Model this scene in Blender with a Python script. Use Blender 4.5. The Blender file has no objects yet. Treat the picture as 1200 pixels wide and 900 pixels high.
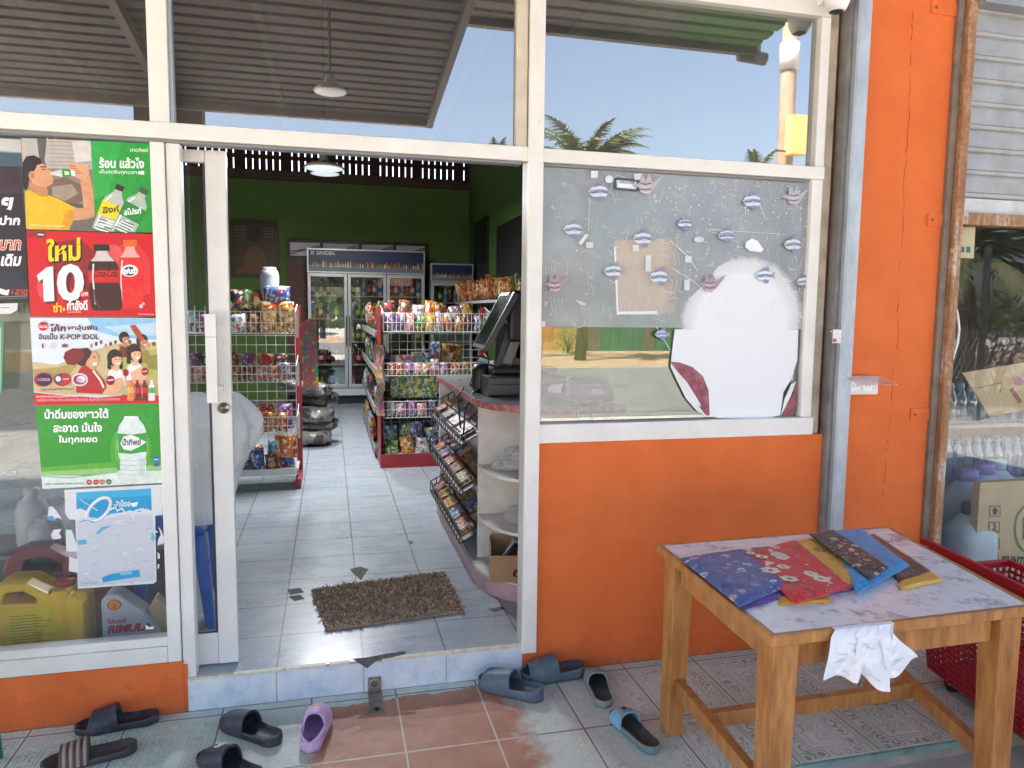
import bpy, bmesh, math, random
from mathutils import Vector, Matrix, noise as mnoise
random.seed(7)
R = math.radians
PI = math.pi
sc = bpy.context.scene
C = sc.collection
# ------------------------------------------------------------------ camera
CAM = Vector((0.0, -2.85, 1.52))
YAW, PITCH, ROLL, FPX = R(13.97), R(5.62), R(0.653), 858.0
fw = Vector((math.sin(YAW)*math.cos(PITCH), math.cos(YAW)*math.cos(PITCH), -math.sin(PITCH)))
_r = Vector((math.cos(YAW), -math.sin(YAW), 0)); _u = _r.cross(fw)
rt = _r*math.cos(ROLL) + _u*math.sin(ROLL); up = -_r*math.sin(ROLL) + _u*math.cos(ROLL)
cd = bpy.data.cameras.new('camera'); co = bpy.data.objects.new('camera', cd); C.objects.link(co)
M = Matrix((rt, up, -fw)).transposed().to_4x4(); M.translation = CAM
co.matrix_world = M
cd.sensor_width = 36; cd.lens = FPX/1200*36; cd.clip_start = .05; cd.clip_end = 2000
sc.camera = co
# ------------------------------------------------------------------ sky, sun, exposure
SUN_EL, SUN_AZ = 58.0, 300.0           # degrees; azimuth clockwise from +Y (the sun stands over the shop, to its left)
w = bpy.data.worlds.new('World'); sc.world = w; w.use_nodes = True
nt = w.node_tree
sky = nt.nodes.new('ShaderNodeTexSky'); sky.sky_type = 'NISHITA'; sky.sun_disc = False
sky.sun_elevation = R(SUN_EL); sky.sun_rotation = R(SUN_AZ); sky.dust_density = 4.0; sky.air_density = .9; sky.ozone_density = .3
bg = nt.nodes['Background']; bg.inputs['Strength'].default_value = .10
nt.links.new(sky.outputs[0], bg.inputs[0])
sl = bpy.data.lights.new('sun', 'SUN'); sl.energy = 4.8; sl.angle = R(.5); sl.color = (1, .94, .85)
so = bpy.data.objects.new('sun', sl); C.objects.link(so)
sdir = Vector((math.sin(R(SUN_AZ))*math.cos(R(SUN_EL)), math.cos(R(SUN_AZ))*math.cos(R(SUN_EL)), math.sin(R(SUN_EL))))
so.rotation_euler = sdir.to_track_quat('Z', 'Y').to_euler(); so.location = (0, -8, 12)
vs = sc.view_settings; vs.view_transform = 'Standard'; vs.look = 'None'; vs.exposure = 2.8; vs.gamma = 1; vs.use_curve_mapping = False
LAMP_GLOW, LAMP_W = .10, 12.0     # the two lit lamps inside the shop
sc.render.engine = 'CYCLES'
cy = sc.cycles
cy.use_denoising = True; cy.max_bounces = 8; cy.diffuse_bounces = 5; cy.glossy_bounces = 4; cy.transparent_max_bounces = 24; cy.transmission_bounces = 6
cy.caustics_reflective = False; cy.caustics_refractive = False; cy.sample_clamp_indirect = 6

# ------------------------------------------------------------------ pixel -> world (photo pixels, 1200 x 900)
def ray(x, y): return fw + rt*((x-600)/FPX) - up*((y-450)/FPX)
def atY(x, y, Y=0.0):
    d = ray(x, y); return CAM + d*((Y-CAM.y)/d.y)
def atZ(x, y, Z=0.0):
    d = ray(x, y); return CAM + d*((Z-CAM.z)/d.z)
def atX(x, y, X=0.0):
    d = ray(x, y); return CAM + d*((X-CAM.x)/d.x)

# ------------------------------------------------------------------ materials
def lin(c):
    if isinstance(c, str):
        c = c.lstrip('#'); c = tuple(int(c[i:i+2], 16)/255 for i in (0, 2, 4))
        return tuple((v/12.92 if v <= .04045 else ((v+.055)/1.055)**2.4) for v in c)
    return tuple(c)
class NT:
    def __init__(s, name):
        s.m = bpy.data.materials.new(name); s.m.use_nodes = True; s.t = s.m.node_tree
        s.b = s.t.nodes['Principled BSDF']; s.out = s.t.nodes['Material Output']
    def n(s, typ, **kw):
        nd = s.t.nodes.new(typ)
        for k, v in kw.items():
            if k.startswith('i_'):
                key = k[2:]; key = int(key) if key.isdigit() else key.replace('_', ' ')
                nd.inputs[key].default_value = v
            else: setattr(nd, k, v)
        return nd
    def l(s, a, b): s.t.links.new(a, b)
    def coord(s, scale=(1, 1, 1), which='Object', rand=False):
        tc = s.n('ShaderNodeTexCoord'); mp = s.n('ShaderNodeMapping'); mp.inputs['Scale'].default_value = scale
        s.l(tc.outputs[which], mp.inputs[0])
        if rand:
            oi = s.n('ShaderNodeObjectInfo'); mu = s.n('ShaderNodeMath', operation='MULTIPLY', i_1=37.0)
            s.l(oi.outputs['Random'], mu.inputs[0]); s.l(mu.outputs[0], mp.inputs['Location'])
        return mp.outputs[0]
    def world(s, scale=(1, 1, 1)):
        g = s.n('ShaderNodeNewGeometry'); mp = s.n('ShaderNodeMapping'); mp.inputs['Scale'].default_value = scale
        s.l(g.outputs['Position'], mp.inputs[0]); return mp.outputs[0]
    def noise(s, vec, scale, detail=4, rough=.6):
        nd = s.n('ShaderNodeTexNoise', i_Scale=scale, i_Detail=detail, i_Roughness=rough); s.l(vec, nd.inputs['Vector']); return nd.outputs['Fac']
    def ramp(s, fac, stops, interp='LINEAR'):
        r = s.n('ShaderNodeValToRGB'); cr = r.color_ramp; cr.interpolation = interp
        while len(cr.elements) < len(stops): cr.elements.new(1)
        for e, (p, c) in zip(cr.elements, stops):
            e.position = p; e.color = (*lin(c), 1) if not isinstance(c, (int, float)) else (c, c, c, 1)
        s.l(fac, r.inputs[0]); return r.outputs[0]
    def mix(s, fac, a, b, blend='MIX'):
        m = s.n('ShaderNodeMix', data_type='RGBA', blend_type=blend)
        for sock, v in ((m.inputs[0], fac), (m.inputs[6], a), (m.inputs[7], b)):
            if hasattr(v, 'is_linked'): s.l(v, sock)
            elif isinstance(v, (int, float)): sock.default_value = v
            else: sock.default_value = (*lin(v), 1)
        return m.outputs[2]
    def math(s, op, a, b=0.0, c=None):
        m = s.n('ShaderNodeMath', operation=op)
        for i, v in enumerate((a, b) if c is None else (a, b, c)):
            if hasattr(v, 'is_linked'): s.l(v, m.inputs[i])
            else: m.inputs[i].default_value = v
        return m.outputs[0]
    def bump(s, h, strength=.3, dist=.01):
        b = s.n('ShaderNodeBump', i_Strength=strength, i_Distance=dist); s.l(h, b.inputs['Height']); s.l(b.outputs[0], s.b.inputs['Normal'])
    def col(s, c):
        if hasattr(c, 'is_linked'): s.l(c, s.b.inputs['Base Color'])
        else: s.b.inputs['Base Color'].default_value = (*lin(c), 1)
    def set(s, rough=None, metal=None, spec=None, coat=None):
        if rough is not None:
            if hasattr(rough, 'is_linked'): s.l(rough, s.b.inputs['Roughness'])
            else: s.b.inputs['Roughness'].default_value = rough
        if metal is not None: s.b.inputs['Metallic'].default_value = metal
        if spec is not None: s.b.inputs['Specular IOR Level'].default_value = spec
        if coat is not None: s.b.inputs['Coat Weight'].default_value = coat
_mc = {}
def paint(c, rough=.5, var=.12, scale=9, metal=0, bump=0, dirt=None, dirtamt=.5, dirtscale=3):
    """a plain surface with slight wear"""
    key = ('p', str(c), rough, var, scale, metal, bump, str(dirt), dirtamt, dirtscale)
    if key in _mc: return _mc[key]
    n = NT('paint'); v = n.coord(); c = lin(c)
    f = n.noise(v, scale, 5)
    lo = tuple(x*(1-var) for x in c); hi = tuple(min(.95, x*(1+var)) for x in c)
    cc = n.ramp(f, [(.3, lo), (.7, hi)])
    if dirt:
        d = n.noise(n.world(), dirtscale, 8, .7); d = n.ramp(d, [(.5, 0.0), (.72, dirtamt)]); cc = n.mix(d, cc, dirt)
    n.col(cc); n.set(rough, metal)
    rf = n.math('MULTIPLY_ADD', f, .25, max(0, rough-.12)); n.set(rough=rf)
    if bump: n.bump(n.noise(v, 60, 4), bump, .004)
    _mc[key] = n.m; return n.m
def flat(c, rough=.42, var=0):
    key = ('f', str(c), rough, var)
    if key in _mc: return _mc[key]
    n = NT('ink'); n.col(c); n.set(rough)
    if var:     # the grain of a printed photograph
        l = lin(c); p = n.world(); f = n.math('ADD', n.math('MULTIPLY', n.noise(p, 38, 5, .65), .7), n.math('MULTIPLY', n.noise(p, 210, 3, .6), .3))
        n.col(n.ramp(f, [(.3, tuple(x*(1-var) for x in l)), (.7, tuple(min(.95, x*(1+var)+.01) for x in l))]))
        n.bump(n.noise(p, 6, 3, .5), .25, .03)
    _mc[key] = n.m; return n.m
def packmat(c1, c2, c3, c4=None, scale=16):
    key = ('k', c1, c2, c3, c4, scale)
    if key in _mc: return _mc[key]
    n = NT('printed_wrapper'); v = n.coord((1, 1, .8), rand=True)
    vo = n.n('ShaderNodeTexVoronoi', i_Scale=scale); n.l(v, vo.inputs['Vector'])
    sp = n.n('ShaderNodeSeparateColor'); n.l(vo.outputs['Color'], sp.inputs[0])
    cc = n.ramp(sp.outputs[0], [(0, c1), (.52, c2), (.72, c3), (.88, c4 or c1)], 'CONSTANT')
    vo2 = n.n('ShaderNodeTexVoronoi', i_Scale=scale*2.3); n.l(v, vo2.inputs['Vector']); s2 = n.n('ShaderNodeSeparateColor'); n.l(vo2.outputs['Color'], s2.inputs[0])
    c2m = n.ramp(s2.outputs[0], [(0, c1), (.4, c4 or c1), (.6, c2), (.85, c3)], 'CONSTANT'); f1 = n.noise(v, scale*.5, 2)
    cc = n.mix(n.ramp(f1, [(.46, 0.0), (.5, 1.0)], 'CONSTANT'), cc, c2m)
    f2 = n.noise(v, scale*4, 3); cc = n.mix(n.ramp(f2, [(.5, 0.0), (.62, .5)]), cc, c4 or c3); cc = n.mix(.28, cc, (.12, .10, .09))
    n.col(cc); n.set(.28, coat=.3); n.bump(n.noise(v, 25, 3), .5, .01)
    _mc[key] = n.m; return n.m
def clear(name, tint=(.9, .95, 1), refl=.12, rough=0.02, body=None, bodyamt=.0, mirror=(.95, .97, 1), graze=.35, crinkle=0):
    """thin clear or tinted sheet: see-through mixed with mirror reflection"""
    n = NT(name); t = n.t
    tr = n.n('ShaderNodeBsdfTransparent'); tr.inputs[0].default_value = (*tint, 1)
    gl = n.n('ShaderNodeBsdfGlossy'); gl.inputs['Roughness'].default_value = rough; gl.inputs['Color'].default_value = (*mirror, 1)
    if crinkle:
        bp = n.n('ShaderNodeBump', i_Strength=crinkle, i_Distance=.02); vv = n.n('ShaderNodeTexVoronoi', i_Scale=34, feature='DISTANCE_TO_EDGE'); n.l(n.world((1, 1, .6)), vv.inputs['Vector']); n.l(n.math('ADD', vv.outputs['Distance'], n.noise(n.world(), 26, 4, .6)), bp.inputs['Height']); n.l(bp.outputs[0], gl.inputs['Normal'])
    lw = n.n('ShaderNodeLayerWeight', i_Blend=.25)
    f = n.math('MULTIPLY_ADD', lw.outputs['Facing'], graze, refl)
    f = n.math('MINIMUM', f, .9)
    mx = n.n('ShaderNodeMixShader'); n.l(f, mx.inputs[0]); n.l(tr.outputs[0], mx.inputs[1]); n.l(gl.outputs[0], mx.inputs[2])
    o = mx.outputs[0]
    if body is not None:
        df = n.n('ShaderNodeBsdfDiffuse'); df.inputs[0].default_value = (*lin(body), 1)
        tl = n.n('ShaderNodeBsdfTranslucent'); tl.inputs[0].default_value = (*lin(body), 1)
        ad = n.n('ShaderNodeMixShader', i_0=.4); n.l(df.outputs[0], ad.inputs[1]); n.l(tl.outputs[0], ad.inputs[2])
        m2 = n.n('ShaderNodeMixShader')
        if hasattr(bodyamt, '__call__'): n.l(bodyamt(n), m2.inputs[0])
        else: m2.inputs[0].default_value = bodyamt
        n.l(o, m2.inputs[1]); n.l(ad.outputs[0], m2.inputs[2]); o = m2.outputs[0]
    n.l(o, n.out.inputs[0]); return n.m

# ------------------------------------------------------------------ mesh builder
class MB:
    def __init__(s): s.v = []; s.f = []; s.fm = []; s.mats = []; s.sm = []
    def mi(s, m):
        if m not in s.mats: s.mats.append(m)
        return s.mats.index(m)
    def add(s, verts, faces, m, smooth=False):
        o = len(s.v); k = s.mi(m); s.v += [Vector(p) for p in verts]
        for f in faces: s.f.append([i+o for i in f]); s.fm.append(k); s.sm.append(smooth)
        return s
    def box(s, a, b, m, M=None):
        (x0, y0, z0), (x1, y1, z1) = a, b
        x0, x1 = min(x0, x1), max(x0, x1); y0, y1 = min(y0, y1), max(y0, y1); z0, z1 = min(z0, z1), max(z0, z1)
        vs = [(x0,y0,z0),(x1,y0,z0),(x1,y1,z0),(x0,y1,z0),(x0,y0,z1),(x1,y0,z1),(x1,y1,z1),(x0,y1,z1)]
        if M: vs = [M @ Vector(p) for p in vs]
        return s.add(vs, [(0,3,2,1),(4,5,6,7),(0,1,5,4),(1,2,6,5),(2,3,7,6),(3,0,4,7)], m)
    def hexa(s, lo, hi, m):
        """lo, hi: four points each, counter-clockwise seen from the hi side"""
        return s.add(list(lo)+list(hi), [(0,3,2,1),(4,5,6,7),(0,1,5,4),(1,2,6,5),(2,3,7,6),(3,0,4,7)], m)
    def bar(s, p, q, w, h, m, upv=(0, 0, 1)):
        p = Vector(p); q = Vector(q); d = (q-p).normalized(); u = Vector(upv)
        if abs(d.dot(u)) > .98: u = Vector((0, 1, 0))
        x = d.cross(u).normalized(); z = x.cross(d).normalized()
        c = [-x*w/2-z*h/2, x*w/2-z*h/2, x*w/2+z*h/2, -x*w/2+z*h/2]
        return s.add([p+k for k in c]+[q+k for k in c], [(0,3,2,1),(4,5,6,7),(0,1,5,4),(1,2,6,5),(2,3,7,6),(3,0,4,7)], m)
    def tube(s, pts, r, m, n=6, caps=True, smooth=True):
        pts = [Vector(p) for p in pts]; rs = r if isinstance(r, (list, tuple)) else [r]*len(pts)
        vs = []; fs = []
        px = None
        for i, p in enumerate(pts):
            d = (pts[min(i+1, len(pts)-1)] - pts[max(i-1, 0)]).normalized()
            if px is None:
                a = Vector((0, 0, 1)) if abs(d.z) < .9 else Vector((0, 1, 0)); px = d.cross(a).normalized()
            px = (px - d*px.dot(d)).normalized(); py = d.cross(px)
            for k in range(n):
                t = 2*PI*k/n; vs.append(p + (px*math.cos(t)+py*math.sin(t))*rs[i])
        for i in range(len(pts)-1):
            for k in range(n):
                a = i*n+k; b = i*n+(k+1) % n; fs.append((a, b, b+n, a+n))
        if caps: fs.append(list(range(n))[::-1]); fs.append([(len(pts)-1)*n+k for k in range(n)])
        return s.add(vs, fs, m, smooth)
    def lathe(s, prof, m, n=16, c=(0, 0, 0), sx=1, sy=1, p=2.0):
        """prof: (r, z); p > 2 gives a rounded square section"""
        vs = []; fs = []
        for r, z in prof:
            for k in range(n):
                t = 2*PI*k/n; ct, st = math.cos(t), math.sin(t)
                q = 1 if p == 2 else (abs(ct)**p+abs(st)**p)**(-1/p)
                vs.append((c[0]+r*sx*q*ct, c[1]+r*sy*q*st, c[2]+z))
        for i in range(len(prof)-1):
            for k in range(n):
                a = i*n+k; b = i*n+(k+1) % n; fs.append((a, b, b+n, a+n))
        fs.append(list(range(n))[::-1]); fs.append([(len(prof)-1)*n+k for k in range(n)])
        return s.add(vs, fs, m, True)
    def prism(s, pts, off, m):
        """flat polygon (3D points) given thickness along the vector off"""
        n = len(pts); off = Vector(off); P = [Vector(p) for p in pts]
        return s.add(P+[p+off for p in P], [list(range(n))[::-1], [n+i for i in range(n)]]+[(i, (i+1) % n, n+(i+1) % n, n+i) for i in range(n)], m)
    def grid(s, fn, nu, nv, m, thick=None, smooth=True):
        vs = [fn(i/nu, j/nv) for j in range(nv+1) for i in range(nu+1)]
        fs = [(j*(nu+1)+i, j*(nu+1)+i+1, (j+1)*(nu+1)+i+1, (j+1)*(nu+1)+i) for j in range(nv) for i in range(nu)]
        return s.add(vs, fs, m, smooth)
def obj(name, mb, parent=None, origin=None, bevel=0, world=False, rz=0):
    """link a mesh object; with a parent, verts are parent-local unless world is set"""
    me = bpy.data.meshes.new(name)
    if origin is None and parent is not None and world: off = Vector(parent.get('_w', (0, 0, 0)))
    else: off = Vector(origin) if origin is not None else Vector((0, 0, 0))
    me.from_pydata([tuple(v-off) for v in mb.v], [], mb.f)
    for m in mb.mats: me.materials.append(m)
    me.polygons.foreach_set('material_index', mb.fm); me.polygons.foreach_set('use_smooth', mb.sm)
    me.validate(); me.update()
    o = bpy.data.objects.new(name, me); C.objects.link(o)
    if parent is not None:
        o.parent = parent; o['_w'] = tuple(parent.get('_w', (0, 0, 0)))
    elif origin is not None: o.location = origin; o['_w'] = tuple(origin)
    if bevel:
        b = o.modifiers.new('bevel', 'BEVEL'); b.width = bevel; b.segments = 2; b.limit_method = 'ANGLE'; b.angle_limit = R(40)
    return o
def thing(name, label, cat, loc=(0, 0, 0), rz=0, group=None):
    o = bpy.data.objects.new(name, None); C.objects.link(o); o.location = loc; o.rotation_euler = (0, 0, rz)
    o['_w'] = tuple(loc); o.empty_display_size = .05
    return tag(o, label, cat, group)
def tag(o, label, cat, group=None):
    o['label'] = label; o['category'] = cat
    if group: o['group'] = group
    return o
def struct(o): o['kind'] = 'structure'; return o
def base(mb):
    xs = [v.x for v in mb.v]; ys = [v.y for v in mb.v]; zs = [v.z for v in mb.v]
    return ((min(xs)+max(xs))/2, (min(ys)+max(ys))/2, min(zs))
def solo(name, mb, label, cat, group=None, bevel=0):
    """a thing that is one mesh, given in world coordinates"""
    return tag(obj(name, mb, origin=base(mb), bevel=bevel), label, cat, group)
def dup(root, loc, rz=None, label=None, group=None):
    r = root.copy(); C.objects.link(r); r.location = loc
    if rz is not None: r.rotation_euler = (0, 0, rz)
    if label: r['label'] = label
    if group: r['group'] = group
    for ch in list(root.children):
        c = ch.copy(); C.objects.link(c); c.parent = r
        for g in list(ch.children):
            d = g.copy(); C.objects.link(d); d.parent = c
    return r
# ------------------------------------------------------------------ printing on flat sheets (coordinates: photo pixels on the sheet's own plane)
_fonts = {}
def text_mesh(body, bold=0.0, shear=0.0):
    key = (body, bold, shear)
    if key in _fonts: return _fonts[key]
    cu = bpy.data.curves.new('lettering', 'FONT'); cu.body = body; cu.offset = bold; cu.shear = shear; cu.resolution_u = 3; cu.size = 1
    o = bpy.data.objects.new('lettering', cu); C.objects.link(o)
    dg = bpy.context.evaluated_depsgraph_get(); me = o.evaluated_get(dg).to_mesh()
    vs = [(v.co.x, v.co.y) for v in me.vertices]; fs = [tuple(p.vertices) for p in me.polygons]
    o.evaluated_get(dg).to_mesh_clear(); bpy.data.objects.remove(o); bpy.data.curves.remove(cu)
    _fonts[key] = (vs, fs); return vs, fs
def clip_poly(pts, win):
    a2 = sum(win[i][0]*win[(i+1) % len(win)][1]-win[(i+1) % len(win)][0]*win[i][1] for i in range(len(win))); sg = 1 if a2 > 0 else -1
    for i in range(len(win)):
        (ax, ay), (bx, by) = win[i], win[(i+1) % len(win)]; f = lambda p: sg*((bx-ax)*(p[1]-ay)-(by-ay)*(p[0]-ax)); out = []
        for j in range(len(pts)):
            p, q = pts[j-1], pts[j]; fp, fq = f(p), f(q)
            if (fp >= 0) != (fq >= 0): t = fp/(fp-fq); out.append((p[0]+(q[0]-p[0])*t, p[1]+(q[1]-p[1])*t))
            if fq >= 0: out.append(q)
        pts = out
        if not pts: break
    return pts
class Print:
    def __init__(s, Y=0.0, fn=None, nrm=(0, -1, 0), step=.00004):
        s.fn = fn or (lambda x, y: atY(x, y, Y)); s.n = Vector(nrm); s.k = 0; s.mb = MB(); s.step = step; s.clip = None; s.var = 0
    def P(s, x, y): return s.fn(x, y) + s.n*(s.step*s.k)
    def sheet(s, pts, c, th=.0012, rough=.42):
        P = [s.fn(*p) for p in pts]; s.mb.prism(P, s.n*th, flat(c, rough) if not isinstance(c, bpy.types.Material) else c); s.k = int(th/s.step)+4; s.edge = pts
    def poly(s, pts, c, rough=.42):
        if s.clip:
            pts = clip_poly(pts, s.clip)
            if len(pts) < 3: return
        s.k += 1; s.mb.add([s.P(*p) for p in pts], [list(range(len(pts)))], flat(c, rough, s.var) if not isinstance(c, bpy.types.Material) else c)
    def ell(s, cx, cy, rx, ry, c, rot=0, n=18):
        cr, sr = math.cos(R(rot)), math.sin(R(rot))
        s.poly([(cx+rx*math.cos(2*PI*i/n)*cr-ry*math.sin(2*PI*i/n)*sr, cy+rx*math.cos(2*PI*i/n)*sr+ry*math.sin(2*PI*i/n)*cr) for i in range(n)], c)
    def line(s, pts, w, c):
        s.k += 1; vs = []; fs = []; m = flat(c) if not isinstance(c, bpy.types.Material) else c
        for i, (x, y) in enumerate(pts):
            a = pts[max(i-1, 0)]; b = pts[min(i+1, len(pts)-1)]; dx, dy = b[0]-a[0], b[1]-a[1]; L = math.hypot(dx, dy) or 1
            nx, ny = -dy/L*w/2, dx/L*w/2; vs += [s.P(x+nx, y+ny), s.P(x-nx, y-ny)]
        for i in range(len(pts)-1): fs.append((2*i, 2*i+1, 2*i+3, 2*i+2))
        s.mb.add(vs, fs, m)
    def txt(s, body, x0, y0, x1, y1, c, slope=0.0, bold=.012, shear=0, skewx=0.0):
        """lettering fitted into the box (x0,y0)-(x1,y1); slope tilts its baseline, in pixels per pixel"""
        s.k += 1; vs, fs = text_mesh(body, bold, shear)
        if not vs: return
        ax = min(v[0] for v in vs); bx = max(v[0] for v in vs); ay = min(v[1] for v in vs); by = max(v[1] for v in vs)
        out = []
        for vx, vy in vs:
            uu = (vx-ax)/(bx-ax); vv = (vy-ay)/max(by-ay, 1e-6)
            out.append(s.P(x0+(x1-x0)*uu+skewx*(1-vv), y1+(y0-y1)*vv+slope*(x1-x0)*uu))
        s.mb.add(out, fs, flat(c))
# ================================================================== materials of the place
def m_orange():
    n = NT('orange_wall_paint'); p = n.world()
    f = n.noise(p, 3.5, 6); c = n.ramp(f, [(.3, (.69, .145, .034)), (.7, (.79, .185, .05))])
    d = n.noise(n.world((1.2, 1, .35)), 5, 8, .75); c = n.mix(n.ramp(d, [(.54, 0.0), (.72, .3)]), c, (.52, .13, .045))
    # shading low on the wall put into the paint as a darker band
    sp = n.n('ShaderNodeSeparateXYZ'); n.l(p, sp.inputs[0])
    g = n.math('MULTIPLY_ADD', n.noise(p, 14, 5), .35, -.06); lowb = n.math('LESS_THAN', sp.outputs[2], g)
    c = n.mix(n.math('MULTIPLY', lowb, .25), c, (.55, .09, .025))
    spl = n.noise(n.world((1, 1, .6)), 48, 6, .75); hz = n.math('MULTIPLY_ADD', sp.outputs[2], -2.6, 1.0)
    c = n.mix(n.math('MULTIPLY', n.ramp(n.math('MULTIPLY', spl, n.math('MAXIMUM', hz, 0.0)), [(.46, 0.0), (.58, .6)]), 1.0), c, (.26, .15, .09))
    chipn = n.noise(p, 21, 9, .8); c = n.mix(n.ramp(chipn, [(.70, 0.0), (.715, .7)]), c, (.42, .22, .13))
    n.col(c); n.set(.78, spec=.22)
    n.bump(n.noise(n.world((1, 1, 2.2)), 55, 6, .7), .35, .006); return n.m
ORANGE = m_orange()
def m_white():
    n = NT('white_frame_paint'); p = n.world()
    f = n.noise(p, 6, 6); c = n.ramp(f, [(.3, (.76, .74, .695)), (.7, (.86, .84, .795))])
    d = n.noise(n.world((1, 1, .5)), 26, 8, .75); c = n.mix(n.ramp(d, [(.6, 0.0), (.74, .55)]), c, (.42, .33, .22))
    n.col(c); n.set(.45); n.bump(n.noise(p, 40, 4), .15, .003); return n.m
WHITE = m_white()
def m_tile_in():
    n = NT('pale_blue_floor_tile'); p = n.world()
    sp = n.n('ShaderNodeSeparateXYZ'); n.l(p, sp.inputs[0])
    def fr(o, off, s): return n.math('FRACT', n.math('MULTIPLY', n.math('ADD', o, off), 1/s))
    def edge(a): return n.math('MINIMUM', a, n.math('SUBTRACT', 1, a))
    ux = edge(fr(sp.outputs[0], -.113+20*.332, .332)); uy = edge(fr(sp.outputs[1], 20*.332+.02, .332)); uz = edge(fr(sp.outputs[2], .9, 9.0))
    d = n.math('MINIMUM', ux, uy)
    f = n.noise(n.world((1, 5, 3)), 5, 8, .65); c = n.ramp(f, [(.3, (.26, .32, .385)), (.5, (.355, .405, .455)), (.72, (.47, .495, .52))])
    vo = n.n('ShaderNodeTexWhiteNoise', noise_dimensions='2D'); 
    fl = n.n('ShaderNodeCombineXYZ'); n.l(n.math('FLOOR', n.math('MULTIPLY', n.math('ADD', sp.outputs[0], -.113+20*.332), 1/.332)), fl.inputs[0]); n.l(n.math('FLOOR', n.math('MULTIPLY', n.math('ADD', sp.outputs[1], 20*.332+.02), 1/.332)), fl.inputs[1])
    n.l(fl.outputs[0], vo.inputs['Vector']); c = n.mix(n.math('MULTIPLY', vo.outputs[0], .22), c, (.42, .47, .53))
    dirt = n.noise(p, 2.3, 8, .7); c = n.mix(n.ramp(dirt, [(.48, 0.0), (.75, .45)]), c, (.36, .34, .32))
    j = n.math('LESS_THAN', d, .0095); c = n.mix(j, c, (.16, .14, .13))
    n.col(c); n.set(n.math('MULTIPLY_ADD', dirt, .5, .05))
    n.bump(n.math('SUBTRACT', 1, j), .4, .003); return n.m
TILE_IN = m_tile_in()
def m_tile_riser():
    n = NT('pale_blue_riser_tile'); p = n.world(); sp = n.n('ShaderNodeSeparateXYZ'); n.l(p, sp.inputs[0])
    u = n.math('FRACT', n.math('MULTIPLY', n.math('ADD', sp.outputs[0], -.113+20*.332), 1/.332)); u = n.math('MINIMUM', u, n.math('SUBTRACT', 1, u))
    f = n.noise(p, 12, 8, .65); c = n.ramp(f, [(.32, (.50, .60, .72)), (.5, (.68, .74, .80)), (.7, (.80, .82, .84))])
    v = n.n('ShaderNodeTexVoronoi', i_Scale=9); n.l(p, v.inputs['Vector']); c = n.mix(n.ramp(v.outputs['Distance'], [(0.0, .9), (.045, 0.0)]), c, (.16, .22, .38))
    j = n.math('LESS_THAN', u, .007); c = n.mix(j, c, (.45, .40, .33))
    n.col(c); n.set(.22); return n.m
TILE_RISER = m_tile_riser()
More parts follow.
